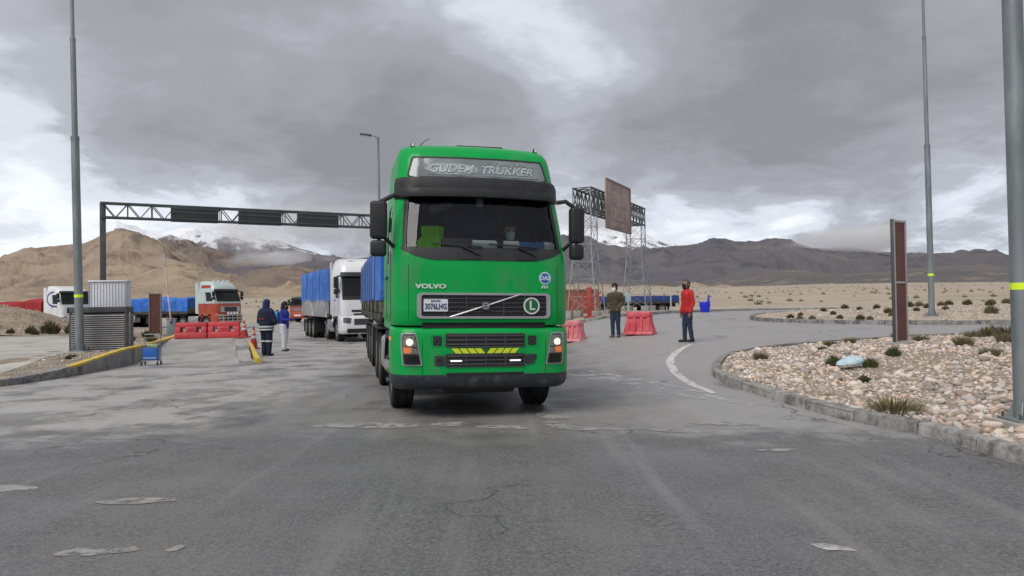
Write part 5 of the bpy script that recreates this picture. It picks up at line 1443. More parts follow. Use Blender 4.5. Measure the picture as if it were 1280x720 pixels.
# white truck with a blue swoosh behind the mound
tx, ty, tyaw = -35.3, 60.5, rad(62)
M_swoosh = mat('blue_stripe', (.02, .06, .25), .5)
tractor('white tractor unit with blue curved stripe on its door behind the dirt mound', (tx, ty), tyaw, dict(
    rows=RL_[:2] + [(2.0, .08, 1.25, .28, .06), (2.15, .1, 1.25, .28, .06), (2.25, .12, 1.25, .28, .07), (2.5, .18, 1.24, .28, .07), (2.9, .30, 1.22, .3, .07), (3.05, .36, 1.21, .3, .08), (3.25, .5, 1.18, .32, .08), (3.40, .8, 1.14, .34, .08), (3.55, 1.2, 1.06, .36, .08), (3.62, 1.6, .98, .36, .08)],
    ws=(2.25, 3.05), sw=(2.15, 2.9), m_up=M_whitep, m_bump=M_whitep, bumper=BUMP, lamp=[(.82, 1.16), (1.15, 1.16), (1.14, .78), (.88, .78)], drive=(4.2,),
    plates=[('grille', rrect(-.85, .85, 1.4, 1.85, .05), M_dark, .006)], bplates=[('lower_grille', rrect(-.55, .55, .62, 1.1, .03), M_dark, .006)],
    marks=[('curved_stripe', [(1.25, 3.12), (1.6, 3.08), (1.98, 2.9), (2.1, 2.6), (2.0, 2.3), (1.7, 2.08), (1.2, 1.98), (.75, 1.95)], .13, M_swoosh)]))
kx, ky = along(tx, ty, tyaw, 4.2); y2 = rad(66)
fx, fy_ = kx + 1.1 * math.sin(y2), ky - 1.1 * math.cos(y2)
trailer('flatbed trailer under a sloping dark red tarpaulin', (fx, fy_, G(fx - 5, fy_)), y2, 11.5, 1.3, 1.45, 1.38, 2.38, M_tarpr, (7.2, 8.5, 9.8), 0, .25, .06, seed=14)

# small red truck far behind the workers
SR = [(1.0, .06, 1.1, .26, .05), (1.5, .05, 1.12, .26, .06), (1.62, .08, 1.12, .26, .06), (1.7, .1, 1.12, .26, .06), (2.0, .22, 1.10, .26, .07), (2.3, .34, 1.08, .28, .07), (2.4, .4, 1.05, .28, .08), (2.5, .55, 1.0, .3, .08), (2.56, .8, .92, .3, .08)]
M_dgreen = mat('dark_green_paint', (.02, .09, .05), .4, coat=.5, var=.1)
tx, ty, tyaw = -21.25, 73.5, rad(-22)
tractor('small dark green and red truck far behind the sprayer worker', (tx, ty), tyaw, dict(
    rows=SR, ws=(1.7, 2.3), sw=(1.62, 2.2), m_up=M_dgreen, m_low=M_red, split=1.62, m_bump=M_red, yr=1.8, fairing=False, drive=(3.6,),
    bumper=[(.38, .10, 1.08, .28, .07), (.45, .03, 1.10, .28, .07), (.6, .0, 1.12, .28, .07), (.95, .02, 1.12, .28, .07), (1.02, .08, 1.1, .28, .07)], lamp=[(.7, .92), (1.02, .92), (1.02, .7), (.7, .7)],
    plates=[('grille', rrect(-.6, .6, 1.1, 1.4, .04), M_chrome, .006)], bplates=[('number_board', rrect(-.4, .4, .6, .75, .02), M_whitep, .006)]))

# ================================================================== STREET FURNITURE
M_galv = mat('galvanised_steel', (.27, .30, .31), .5, metal=.45, var=.16, scale=2.5, col2=(.20, .225, .235), mixscale=3, stretch=(1, 1, .25))
M_darksteel = mat('dark_steel', (.085, .095, .10), .6, metal=.3, var=.2, scale=3)
M_band = mat('reflective_band', (.66, .86, .03), .5, var=.06, emit=(.6, 1, .02), estr=.06)  # pole bands get a faint painted glow on top of their colour
M_concrete = mat('footing_concrete', (.33, .32, .30), .9, var=.2, scale=4, bump=.4, bscale=20)
M_lampglass = mat('lamp_glass', (.5, .5, .5), .3)
def light_pole(label, x, y, z, r0, h, joints, lean=(0, 0), arms=2, group=None, arm_rot=0., band=1.55):
    t = thing('light_pole', label, 'light pole', (x, y, z), (lean[1], lean[0], 0), group)
    mb = MB(); zprev = 0; r = r0
    for k, zj in enumerate(joints + [h]):
        r1 = r * (.93 if k else .95); mb = MB(); mb.tube([(0, 0, zprev), (0, 0, zj)], [r, r1], 20); mb.build('pole_section', M_galv, t, smooth=40)
        if k < len(joints):
            MB().tube([(0, 0, zj - .05), (0, 0, zj + .05)], r1 * 1.06, 20).build('pole_joint', M_galv, t, smooth=40)
        r = r1 * .72; zprev = zj
    MB().box((0, 0, .015), (r0 * 3.6, r0 * 3.6, .03)).build('base_plate', M_galv, t, bevel=.004)
    for a in (45, 135, 225, 315):
        c, s = math.cos(rad(a)), math.sin(rad(a))
        MB().tube([(c * r0 * 2, s * r0 * 2, .0), (c * r0 * 2, s * r0 * 2, .09)], .014, 8).build('anchor_bolt', M_darksteel, t)
        MB().prism([(c * r0 * .95, s * r0 * .95, .03), (c * r0 * 1.75, s * r0 * 1.75, .03), (c * r0 * .95, s * r0 * .95, .22)], (-s * .01, c * .01, 0)).build('gusset', M_galv, t)
    MB().box((0, 0, -.12), (r0 * 4.6, r0 * 4.6, .24)).build('footing', M_concrete, t, bevel=.02)
    if band: MB().tube([(0, 0, band - .04), (0, 0, band + .04)], r0 * 1.005, 20, caps=False).build('reflective_band', M_band, t, smooth=60)
    for i in range(arms):
        a = arm_rot + math.pi * i
        c, s = math.cos(a), math.sin(a)
        k = .75 if arms > 1 else .42
        MB().tube([(0, 0, h - .05), (c * k * .47, s * k * .47, h + .06), (c * k, s * k, h + .12)], .03, 8).build('lamp_arm', M_galv, t)
        hd = MB().box((c * (k + .25), s * (k + .25), h + .13), (.62, .28, .10), Matrix.Rotation(a, 3, 'Z') @ Matrix.Rotation(-.12, 3, 'Y')).build('lamp_head', M_darksteel, t, bevel=.035, seg=3)
        MB().box((c * (k + .28), s * (k + .28), h + .078), (.45, .22, .02), Matrix.Rotation(a, 3, 'Z') @ Matrix.Rotation(-.12, 3, 'Y')).build('lamp_glass', M_lampglass, hd)
    return t
light_pole('tall grey light pole standing on the pale stones of the gravel bed', 5.90, 8.62, bed_z(5.90, 8.62) + .06, .108, 11.5, [6.2], (-.004, 0))
light_pole('tall grey light pole on the sandy bed across the side road', 15.75, 27.95, bed2_z(15.75, 27.95) + .03, .108, 14.5, [6.4, 10.5], (-.004, 0))
light_pole('tall grey light pole beside the louvred screen on the raised island', -12.15, 20.9, isl_z(-12.15, 20.9) + .03, .112, 13.0, [6.0, 8.8], (-.018, 0))
light_pole('slim street lamp with one arm rising behind the green cab', -7.15, 40.6, G(-7.15, 40.6) + .02, .10, 10.9, [6.0], (-.006, 0), arms=1, arm_rot=rad(185), band=0)

# ---- truss gantry over the lanes
A0, A1 = Vector((-16.6, 30.2)), Vector((.6, 40.2))
gt = thing('road_gantry', 'dark steel truss gantry with three sign boxes spanning the truck lanes', 'gantry', (A0.x, A0.y, isl_z(-16.6, 30.2)), (0, 0, math.atan2(A1.y - A0.y, A1.x - A0.x)))
LG = (A1 - A0).length; zb0 = isl_z(-16.6, 30.2); zt_, zb_ = 5.82 - zb0, 5.24 - zb0
zend = G(A1.x, A1.y) - zb0
for x, z0 in ((0, 0), (LG, zend)):
    MB().box((x, 0, (z0 + zt_) / 2), (.22, .30, zt_ - z0)).build('column', M_darksteel, gt, bevel=.012)
    MB().box((x, 0, z0 + .06), (.5, .5, .12)).build('column_foot', M_concrete, gt, bevel=.02)
for y in (-.22, .22):
    for z in (zt_, zb_): MB().box((LG / 2, y, z), (LG + .2, .07, .07)).build('chord', M_darksteel, gt)
    n = 44
    for i in range(n):
        xa, xb = LG * i / n, LG * (i + 1) / n
        a, b = ((xa, zb_), (xb, zt_)) if i % 2 else ((xa, zt_), (xb, zb_))
        MB().bar((a[0], y, a[1]), (b[0], y, b[1]), .035).build('brace', M_darksteel, gt)
        if i % 2 == 0: MB().bar((xa, y, zb_), (xa, y, zt_), .035).build('brace', M_darksteel, gt)
for i in range(23):
    x = LG * i / 22
    for z in (zt_, zb_): MB().bar((x, -.22, z), (x, .22, z), .035).build('brace', M_darksteel, gt)
def gant_u(px):  # where a picture column crosses the beam
    k = (px - 640) / 930.; d = (A1 - A0) / LG
    return (k * A0.y - A0.x) / (d.x - k * d.y)
for a, b in ((213, 272), (297, 350), (370, 421)):
    u0, u1 = gant_u(a), gant_u(b)
    bx_ = MB().box(((u0 + u1) / 2, -.33, (zt_ + zb_) / 2 - .06), (u1 - u0, .14, zt_ - zb_ + .10)).build('sign_box', mat('sign_box_paint', (.035, .042, .045), .6, var=.2), gt, bevel=.015)
    for z in (zt_ - .12, zb_ + .02, (zt_ + zb_) / 2): MB().box(((u0 + u1) / 2, -.41, z), (u1 - u0 - .06, .02, .05)).build('sign_rib', M_darksteel, bx_)

# ---- lattice gantry with billboard
P0, P1 = Vector((4.15, 41.6)), Vector((8.55, 51.0))
lz = G(P0.x, P0.y) + .12
lg = thing('lattice_gantry', 'grey lattice gantry with two tapering towers carrying a faded billboard', 'gantry', (P0.x, P0.y, lz), (0, 0, math.atan2(P1.y - P0.y, P1.x - P0.x)))
LL = (P1 - P0).length; HT, HB = 7.15, 6.0; TW = .52
M_lat = mat('lattice_steel', (.30, .33, .345), .5, metal=.4, var=.15, scale=2)
lz2 = G(P1.x, P1.y) + .12 - lz
for cx, z0 in ((0, 0.), (LL, lz2)):
    def corner(sx, sy, z):
        f = 1 + .55 * (1 - ss(z0, 4.2, z)) if z < 4.2 else 1
        return Vector((cx + sx * TW * f, sy * TW * f, z))
    for sx in (-1, 1):
        for sy in (-1, 1):
            mb = MB()
            zs_ = zr(z0, HT, 12)
            for a, b in zip(zs_, zs_[1:]): mb.bar(corner(sx, sy, a), corner(sx, sy, b), .055)
            mb.build('tower_leg', M_lat, lg)
            p = corner(sx, sy, z0); MB().box((p.x, p.y, z0 + .1), (.5, .5, .45)).build('footing', M_concrete, lg, bevel=.03)
    for f in range(4):
        c1, c2 = [((-1, -1), (1, -1)), ((1, -1), (1, 1)), ((1, 1), (-1, 1)), ((-1, 1), (-1, -1))][f]
        zs_ = zr(z0 + .15, HB, 6); mb = MB()
        for a, b in zip(zs_, zs_[1:]):
            mb.bar(corner(*c1, a), corner(*c2, b), .022); mb.bar(corner(*c2, a), corner(*c1, b), .022); mb.bar(corner(*c1, b), corner(*c2, b), .028)
        mb.build('tower_bracing', M_lat, lg)
for sy in (-1, 1):
    for z in (HT, HB): MB().bar((-TW, sy * TW, z), (LL + TW, sy * TW, z), .09).build('chord', M_darksteel, lg)
    n = 16; mb = MB()
    for i in range(n):
        xa, xb = -TW + (LL + 2 * TW) * i / n, -TW + (LL + 2 * TW) * (i + 1) / n
        mb.bar((xa, sy * TW, HB), (xb, sy * TW, HT), .05); mb.bar((xa, sy * TW, HT), (xb, sy * TW, HB), .05); mb.bar((xb, sy * TW, HB), (xb, sy * TW, HT), .05)
    mb.build('beam_bracing', M_darksteel, lg)
for z in (HT, HB):
    n = 16; mb = MB()
    for i in range(n + 1):
        xa = -TW + (LL + 2 * TW) * i / n
        mb.bar((xa, -TW, z), (xa, TW, z), .05)
        if i < n: mb.bar((xa, -TW, z), (xa + (LL + 2 * TW) / n, TW, z), .04)
    mb.build('beam_bracing', M_darksteel, lg)
# billboard: faded brown board with two rows of bleached lettering, hung on the lane side
M_bill = mat('faded_billboard', (.33, .24, .22), .8, var=.12, scale=.8, col2=(.40, .33, .31), mixscale=.8)
M_billtxt = mat('bleached_lettering', (.46, .41, .39), .8, var=.12, scale=3)
bx0, bx1, bz0, bz1 = LL * .155, LL * .625, 5.05, 7.95
bl = thing('billboard', 'faded brown billboard with bleached lettering hung on the lattice gantry', 'billboard', lg.location, lg.rotation_euler)
MB().box(((bx0 + bx1) / 2, -TW - .18, (bz0 + bz1) / 2), (bx1 - bx0, .10, bz1 - bz0)).build('board', M_bill, bl, bevel=.01)
M_billfr = mat('billboard_frame', (.25, .19, .18), .7, var=.1)
for z in (bz0 + .04, bz1 - .04): MB().box(((bx0 + bx1) / 2, -TW - .25, z), (bx1 - bx0 + .06, .06, .09)).build('board_frame', M_billfr, bl)
for x in (bx0, bx1): MB().box((x, -TW - .25, (bz0 + bz1) / 2), (.09, .06, bz1 - bz0 - .1)).build('board_frame', M_billfr, bl)
rb = random.Random(5)
for row, (z, hh, n) in enumerate(((7.0, .72, 6), (6.05, .66, 6), (5.42, .2, 9))):
    for i in range(n):
        if row == 2 and rb.random() < .25: continue
        x = bx0 + 1.0 + (bx1 - bx0 - 1.5) * i / n; w = (bx1 - bx0 - 1.5) / n * .72
        mb = MB(); 
        mb.box((x + w * .12, -TW - .236, z), (w * .22, .012, hh)); mb.box((x + w * .5, -TW - .236, z + hh * .42 * (1 if rb.random() > .4 else -1)), (w * .55, .012, hh * .18))
        if rb.random() > .3: mb.box((x + w * .82, -TW - .236, z + hh * .2), (w * .2, .012, hh * .55))
        mb.build('bleached_letter', M_billtxt, bl)

# ---- louvred screen and white cabinet
M_slatdk = mat('louvre_grey', (.075, .073, .076), .55, var=.15, scale=5); M_slatlt = mat('louvre_edge', (.34, .335, .33), .5, var=.1)
lx, ly = -11.93, 21.45; lz_ = isl_z(lx, ly) - .03
sc = thing('louvred_screen', 'dark grey louvred equipment screen below the white cabinet', 'equipment screen', (lx, ly, lz_), (0, 0, rad(6)))
sw_, sd_, sh_ = 1.52, .42, 1.28
for x in (-sw_ / 2, sw_ / 2):
    for y in (0, sd_): MB().box((x, y, sh_ / 2), (.06, .06, sh_)).build('post', M_slatdk, sc)
MB().box((0, sd_ / 2, sh_ / 2 - .05), (sw_ - .12, sd_ - .12, sh_ - .16)).build('backing', M_dark, sc)
MB().box((0, -.015, sh_ - .06), (sw_ + .06, .05, .16)).build('top_rail', M_slatdk, sc, bevel=.006)
for y in (sd_,): MB().box((0, y + .015, sh_ - .06), (sw_ + .06, .05, .16)).build('top_rail', M_slatdk, sc, bevel=.006)
for x in (-sw_ / 2 - .005, sw_ / 2 + .005): MB().box((x, sd_ / 2, sh_ - .06), (.05, sd_ - .02, .16)).build('top_rail', M_slatdk, sc, bevel=.006)
for i in range(17):
    z = .06 + i * .062
    MB().box((0, -.03, z), (sw_ - .05, .055, .012), Matrix.Rotation(.6, 3, 'X')).build('louvre', M_slatlt if i % 1 == 0 else M_slatdk, sc)
    MB().box((0, -.015, z + .03), (sw_ - .05, .012, .036)).build('louvre', M_slatdk, sc)
    for sx in (-1, 1): MB().box((sx * (sw_ / 2 + .02), sd_ / 2, z), (.055, sd_ - .05, .012), Matrix.Rotation(sx * .6, 3, 'Y')).build('louvre', M_slatlt, sc)
M_cab = mat('white_cabinet_paint', (.60, .62, .65), .5, var=.05, scale=3)
wc = thing('utility_cabinet', 'white ribbed metal cabinet rising above the louvred screen', 'cabinet', (-12.28, 22.6, isl_z(-12.28, 22.6) - .03), (0, 0, rad(4)))
MB().box((0, .17, 1.08), (1.08, .34, 1.96)).build('cabinet_body', M_cab, wc, bevel=.012)
MB().box((0, .17, 2.08), (1.14, .42, .05)).build('cabinet_roof', mat('cabinet_roof_white', (.70, .71, .73), .5), wc, bevel=.012)
MB().box((0, .17, .06), (1.12, .38, .12)).build('plinth', M_concrete, wc, bevel=.01)
for i in range(12): MB().box((-.49 + i * .0891, -.008, 1.10), (.014, .018, 1.86)).build('rib', M_cab, wc)
for sx in (-1, 1): MB().box((sx * .545, .0, 1.1), (.03, .03, 1.94)).build('corner_trim', M_chrome, wc)

# ---- brown sign panels
M_maroon = mat('maroon_panel', (.115, .035, .030), .6, var=.15, scale=3, col2=(.15, .055, .045), mixscale=2)
M_frame = mat('panel_frame', (.42, .40, .40), .45, metal=.4, var=.1)
M_framedk = mat('panel_edge', (.10, .10, .10), .5, metal=.3, var=.1)
def sign_panel(label, x, y, z, yaw, w, h, d, bars, m_fr, edge):
    t = thing('sign_panel', label, 'sign panel', (x, y, z), (0, 0, yaw))
    for s in (-1, 1): MB().box((s * (w / 2 - .025), 0, h / 2), (.05, d, h)).build('frame_post', edge if s < 0 else m_fr, t, bevel=.005)
    for s in (-1, 1):
        MB().box((s * (w / 2 - .03), -d / 2 - .005, h / 2), (.04, .014, h - .01)).build('frame_trim', m_fr, t)
    for zz_ in bars: MB().box((0, -.004, h * zz_), (w - .1, d, .05)).build('cross_bar', m_fr, t, bevel=.005)
    zs_ = list(bars)
    for a, b in zip(zs_, zs_[1:]): MB().box((0, 0, h * (a + b) / 2), (w - .1, d * .72, h * (b - a) - .05)).build('panel', M_maroon, t)
    MB().box((0, 0, -.05), (w + .2, d + .25, .16)).build('footing', M_concrete, t, bevel=.02)
    return t
sign_panel('tall narrow maroon sign panel in a grey frame on the stone bed', 8.72, 16.75, bed_z(8.72, 16.75) + .03, rad(38), .60, 2.78, .075, (.012, .49, .985), M_frame, M_framedk)
sign_panel('small maroon sign panel beside the grey boom cabinet', -15.16, 31.6, isl_z(-15.16, 31.6) + .02, rad(14), .50, 1.80, .12, (.015, .985), mat('panel_frame_dark', (.20, .18, .17), .5, var=.1), M_framedk)

# ---- boom barrier
bz = isl_z(-14.2, 31.0)
bbr = thing('boom_barrier', 'grey boom barrier cabinet with a raised pale arm', 'barrier gate', (-14.2, 31.0, bz), (0, 0, rad(12)))
M_boomgrey = mat('boom_grey', (.22, .26, .28), .5, var=.12); M_boomarm = mat('boom_arm_pink', (.56, .42, .40), .5, var=.1)
MB().box((0, 0, .36), (.32, .32, .72)).build('cabinet', M_boomgrey, bbr, bevel=.015); MB().box((0, 0, .73), (.36, .36, .04)).build('lid', M_boomgrey, bbr, bevel=.01)
MB().box((0, -.163, .4), (.24, .01, .5)).build('door', M_boomgrey, bbr, bevel=.004)
for i in range(5):
    a, b = Vector((.02, -.2, .62)).lerp(Vector((-.23, -.2, 3.45)), i / 5), Vector((.02, -.2, .62)).lerp(Vector((-.23, -.2, 3.45)), (i + 1) / 5 - .004)
    MB().bar(a, b, .05, .09).build('boom_section', M_boomarm if i % 2 == 0 else mat('boom_arm_white', (.56, .52, .50), .5, var=.1), bbr, bevel=.006)
MB().lathe([(.06, 0), (.06, -.08)], 14, 'Y', (.02, -.13, .62)).build('pivot', M_darksteel, bbr)

# ---- plastic barriers
M_plred = mat('red_plastic', (.47, .035, .045), .55, var=.15, scale=4, col2=(.40, .06, .06), mixscale=3, mixlo=.5, mixhi=.75)
M_plpink = mat('faded_red_plastic', (.58, .065, .085), .6, var=.15, scale=4, col2=(.64, .15, .17), mixscale=3)
def tprism(mb, x0, x1, y0b, y0t, z0, z1, xt=0.):
    mb.add([(x0, -y0b, z0), (x1, -y0b, z0), (x1, y0b, z0), (x0, y0b, z0), (x0 + xt, -y0t, z1), (x1 - xt, -y0t, z1), (x1 - xt, y0t, z1), (x0 + xt, y0t, z1)],
           [(0, 3, 2, 1), (4, 5, 6, 7), (0, 1, 5, 4), (1, 2, 6, 5), (2, 3, 7, 6), (3, 0, 4, 7)])
def window_barrier(label, x, y, z, yaw, m):
    t = thing('plastic_barrier', label, 'barrier', (x, y, z), (0, 0, yaw))
    mb = MB(); L = 1.08
    tprism(mb, -L / 2, L / 2, .24, .20, 0, .22, .01); mb.build('base', m, t, bevel=.02)
    mb = MB(); tprism(mb, -L / 2 + .02, L / 2 - .02, .15, .12, .39, .56, .015); mb.build('top_beam', m, t, bevel=.02)
    for x0, x1 in ((-L / 2 + .015, -.34), (-.19, .19), (.34, L / 2 - .015)):
        mb = MB(); tprism(mb, x0, x1, .205, .15, .215, .405); mb.build('upright', m, t, bevel=.015)
    for s in (-1, 1):
        mb = MB(); tprism(mb, -.09, .09, .01, .01, .16, .36); mb.build('recess', m, t, loc=(0, s * .185, 0))
    return t
def rp(y): return max(ramp_z(y), 0) + .016
window_barrier('red plastic barrier with square openings against the raised island wall', -11.28, 26.2, rp(26.2), rad(8), M_plred)
window_barrier('red plastic barrier with square openings between its twin and the small cone', -10.24, 26.45, rp(26.45), rad(12), mat('red_plastic_bright', (.55, .045, .05), .55, var=.15, scale=4))
def ribbed_barrier(label, x, y, yaw, m, L=.95, Hh=.74):
    t = thing('plastic_barrier', label, 'barrier', (x, y, G(x, y) + .008), (0, 0, yaw))
    mb = MB(); tprism(mb, -L / 2, L / 2, .30, .27, 0, .10, .02); mb.build('base', m, t, bevel=.025)
    mb = MB(); tprism(mb, -L / 2 + .06, L / 2 - .06, .21, .13, .09, Hh - .14, .05); mb.build('core', m, t, bevel=.02)
    mb = MB(); tprism(mb, -L / 2 + .10, L / 2 - .10, .19, .17, Hh - .19, Hh, .01); mb.build('top_beam', m, t, bevel=.03)
    for i in range(4):
        xx = -L / 2 + .16 + i * (L - .32) / 3
        mb = MB(); tprism(mb, xx - .055, xx + .055, .275, .175, .085, Hh - .17, .008); mb.build('rib', m, t, bevel=.02)
    for s in (-1, 1):
        mb = MB(); mb.prism([(s * (L / 2 - .01), -.2, .09), (s * (L / 2 - .01), .2, .09), (s * (L / 2 - .13), .13, Hh - .17), (s * (L / 2 - .13), -.13, Hh - .17)], (-s * .05, 0, 0)); mb.build('end_panel', m, t, bevel=.015)
    return t
ribbed_barrier('red ribbed plastic barrier beside the man in the brown jacket', 4.13, 24.2, rad(-28), M_plpink, 1.0, .74)
ribbed_barrier('faded pink ribbed plastic barrier close to the green cab', 2.12, 26.2, rad(-40), mat('pink_plastic', (.62, .17, .20), .6, var=.15, scale=4, col2=(.68, .27, .28), mixscale=3), .92, .72)

# ---- traffic cones
M_coner = mat('cone_red', (.36, .035, .022), .6, var=.2, scale=6); M_coneo = mat('cone_band', (.62, .36, .20), .5, var=.15, scale=9); M_conew = mat('cone_white', (.6, .56, .52), .5, var=.1)
def cone(label, x, y, z, h=.86):
    t = thing('traffic_cone', label, 'traffic cone', (x, y, z))
    MB().box((0, 0, .02), (.38, .38, .04)).build('base', M_coner, t, bevel=.012)
    def r(z): return .15 - .122 * (z / h)
    for z0, z1, m in ((.04, h * .47, M_coner), (h * .47, h * .60, M_conew), (h * .60, h * .68, M_coner), (h * .68, h * .84, M_coneo), (h * .84, h, M_coner)):
        MB().tube([(0, 0, z0), (0, 0, z1)], [r(z0) + (.002 if m is not M_coner else 0), r(z1) + (.002 if m is not M_coner else 0)], 20).build('cone_section', m, t, smooth=40)
    return t
cone('red and white traffic cone on the asphalt beside the navy worker', -9.98, 28.7, G(-9.98, 28.7) + .004, .86)
cone('red and white traffic cone at the end of the red plastic barriers', -9.50, 26.35, rp(26.35) - .010, .60)

# ---- shopping trolley with blue box by the retaining wall
tx_, ty_ = -9.72, 20.02
tz_ = G(tx_, ty_) + .006
tr_ = thing('hand_trolley', 'small wire trolley carrying a blue box against the concrete wall', 'trolley', (tx_, ty_, tz_), (0, 0, rad(10)))
M_wire = mat('wire_steel', (.20, .22, .22), .45, metal=.6, var=.1)
wm = MB()
for s in (-1, 1):
    wm.tube([(s * .20, .16, .06), (s * .20, .16, .80), (s * .19, .12, .82)], .011, 6); wm.tube([(s * .20, -.16, .10), (s * .20, -.16, .55)], .010, 6)
    for z in (.12, .55): wm.tube([(s * .20, -.16, z), (s * .20, .16, z)], .009, 6)
wm.tube([(-.19, .12, .82), (.19, .12, .82)], .012, 6)
for z in (.12, .55):
    for y in (-.16, .16): wm.tube([(-.20, y, z), (.20, y, z)], .009, 6)
wm.build('trolley_frame', M_wire, tr_)
for s in (-1, 1):
    for y in (-.16, .16): MB().lathe([(.02, -.012), (.05, -.012), (.05, .012), (.02, .012)], 14, 'X', (s * .20, y, .05)).build('castor', M_black, tr_)
bxm = MB(); bxm.box((0, 0, .30), (.36, .28, .34)); bxm.build('blue_box', mat('blue_plastic', (.02, .14, .50), .5, var=.12), tr_, bevel=.02)
MB().box((0, -.143, .20), (.34, .006, .03)).build('pale_stripe', mat('pale_stripe', (.4, .5, .6), .5), tr_)
MB().box((.05, 0, .50), (.26, .2, .08), Matrix.Rotation(.2, 3, 'Y')).build('green_cloth', mat('green_cloth', (.25, .38, .16), .9, var=.3, scale=20), tr_, bevel=.03)

# ---- things behind the gantry
def container(label, x, y, z, yaw, L, W_, H_, m):
    t = thing('container', label, 'container', (x, y, z), (0, 0, yaw))
    mb = MB(); rows = []; n = int(L / .14)
    MB().box((0, W_ / 2, H_ / 2), (L - .08, W_ - .08, H_ - .06)).build('container_body', m, t)
    for s, y0 in ((-1, 0), (1, W_)):
        mb = MB(); rows = [[(-L / 2 + L * i / n, y0 + s * (.0 if i % 4 in (0, 3) else .035), z_) for i in range(n + 1)] for z_ in (.1, H_ - .1)]
        mb.grid(rows).build('corrugated_side', m, t, smooth=0)
    for sx in (-1, 1):
        for sy in (0, W_): MB().box((sx * (L / 2 - .05), sy, H_ / 2), (.12, .12, H_)).build('corner_post', m, t)
    for sy in (0, W_):
        for z_ in (.06, H_ - .06): MB().box((0, sy, z_), (L - .2, .12, .12)).build('rail', m, t)
    return t
M_cont = mat('container_orange', (.34, .085, .045), .65, var=.15, scale=2, col2=(.25, .07, .045), mixscale=1.5)
container('orange shipping container standing behind the left lattice tower', 3.6, 56.0, G(3.6, 56) + .12, rad(8), 6.0, 2.3, 2.0, M_cont)
M_postred = mat('red_post_paint', (.36, .06, .045), .6, var=.15)
rp_ = thing('red_post', 'red steel post with spreading arms in front of the orange container', 'post', (4.05, 39.2, G(4.05, 39.2) + .12))
MB().box((0, 0, .75), (.24, .2, 1.5)).build('post_shaft', M_postred, rp_, bevel=.02); MB().box((0, 0, 1.53), (.28, .2, .14)).build('post_cap', M_postred, rp_, bevel=.02)
MB().box((0, 0, .04), (.6, .5, .1)).build('foot_plate', M_postred, rp_, bevel=.01)
for s in (-1, 1): MB().bar((s * .12, 0, 1.0), (s * .62, .05, 1.32), .07).bar((s * .12, 0, .55), (s * .6, .05, .86), .05).build('post_arm', M_postred, rp_)
ft = trailer('empty blue dropside trailer parked behind the lattice gantry', (6.9, 68.5, G(8, 68.5)), rad(-84), 8.3, 1.02, 1.62, 1.45, 1.5, M_tarpb, (1.6, 5.4, 6.7), board_m=mat('blue_board_paint', (.018, .05, .20), .55, var=.15, scale=2), seed=4, R=.42)
for o in list(ft.children):
    if o.name.startswith('tarpaulin'): bpy.data.objects.remove(o)
M_whitepost = mat('pale_post', (.5, .55, .56), .5, var=.1)
for x, y, h, lab, pan in ((6.95, 44.6, 1.15, 'short pale post with sign plate at the foot of the lattice gantry', True), (9.85, 46.2, 1.3, 'plain white post on the far kerb beside the blue trailer', False)):
    t = thing('marker_post', lab, 'post', (x, y, G(x, y) + .11))
    MB().tube([(0, 0, 0), (0, 0, h)], .045, 10).build('post_shaft', M_whitepost, t); MB().box((0, 0, .04), (.4, .3, .1)).build('post_foot', M_concrete, t, bevel=.02)
    if pan: MB().box((0, -.06, h - .3), (.32, .03, .55)).build('sign_plate', mat('pale_blue_plate', (.36, .48, .52), .5), t, bevel=.008)
# blue bin with one torn side standing up
xb_, yb_ = 11.8, 45.6
bn = thing('blue_bin', 'bright blue plastic bin with one pointed side beyond the man in red', 'bin', (xb_, yb_, G(xb_, yb_) + .012), (0, 0, rad(5)))
mb = MB(); n = 22
def bin_top(a): return .58 + .56 * max(0, math.cos(a - .15)) ** 8 + .05 * math.cos(a + 2)
lo = [(.26 * math.cos(2 * math.pi * i / n), .22 * math.sin(2 * math.pi * i / n), 0) for i in range(n)]
mi = [(.33 * math.cos(2 * math.pi * i / n), .27 * math.sin(2 * math.pi * i / n), .45) for i in range(n)]
hi = [((.33 - .06 * (bin_top(2 * math.pi * i / n) > .8)) * math.cos(2 * math.pi * i / n), .27 * math.sin(2 * math.pi * i / n), bin_top(2 * math.pi * i / n)) for i in range(n)]
i2 = [(p[0] * .94, p[1] * .94, p[2]) for p in hi]; i1 = [(p[0] * .9, p[1] * .9, .06) for p in lo]
rows = [r + [r[0]] for r in (lo, mi, hi, i2, i1)]
mb.grid(rows); mb.f.append(tuple(range(n)))
M_binblue = mat('bin_blue', (.012, .03, .62), .45, var=.12, scale=4)
mb.build('bin_body', M_binblue, bn, smooth=50)
MB().tube([(.345 * math.cos(2 * math.pi * i / 22), .285 * math.sin(2 * math.pi * i / 22), .46) for i in range(23)], .012, 6).build('bin_rim', M_binblue, bn)
# pale blue bag lying on the stones
mb = bmesh.new(); bmesh.ops.create_icosphere(mb, subdivisions=3, radius=1)
for v in mb.verts:
    p = v.co; k = 1 + .3 * noise.noise(p * 2.2)
    v.co = Vector((p.x * .27 * k, p.y * .15 * k, max(-.03, p.z * .12 * k + .04 * p.x)))
me = bpy.data.meshes.new('plastic_bag'); mb.to_mesh(me); mb.free(); me.polygons.foreach_set('use_smooth', [True] * len(me.polygons))
bx_, by_ = 6.05, 13.35
bag = link('plastic_bag', me, mat('bag_plastic', (.48, .62, .70), .4, var=.12, scale=5, bump=.6, bscale=12), None, (bx_, by_, bed_z(bx_, by_) + .10), (0, 0, .2)); tag(bag, 'pale blue plastic bag lying crumpled among the stones', 'plastic bag')

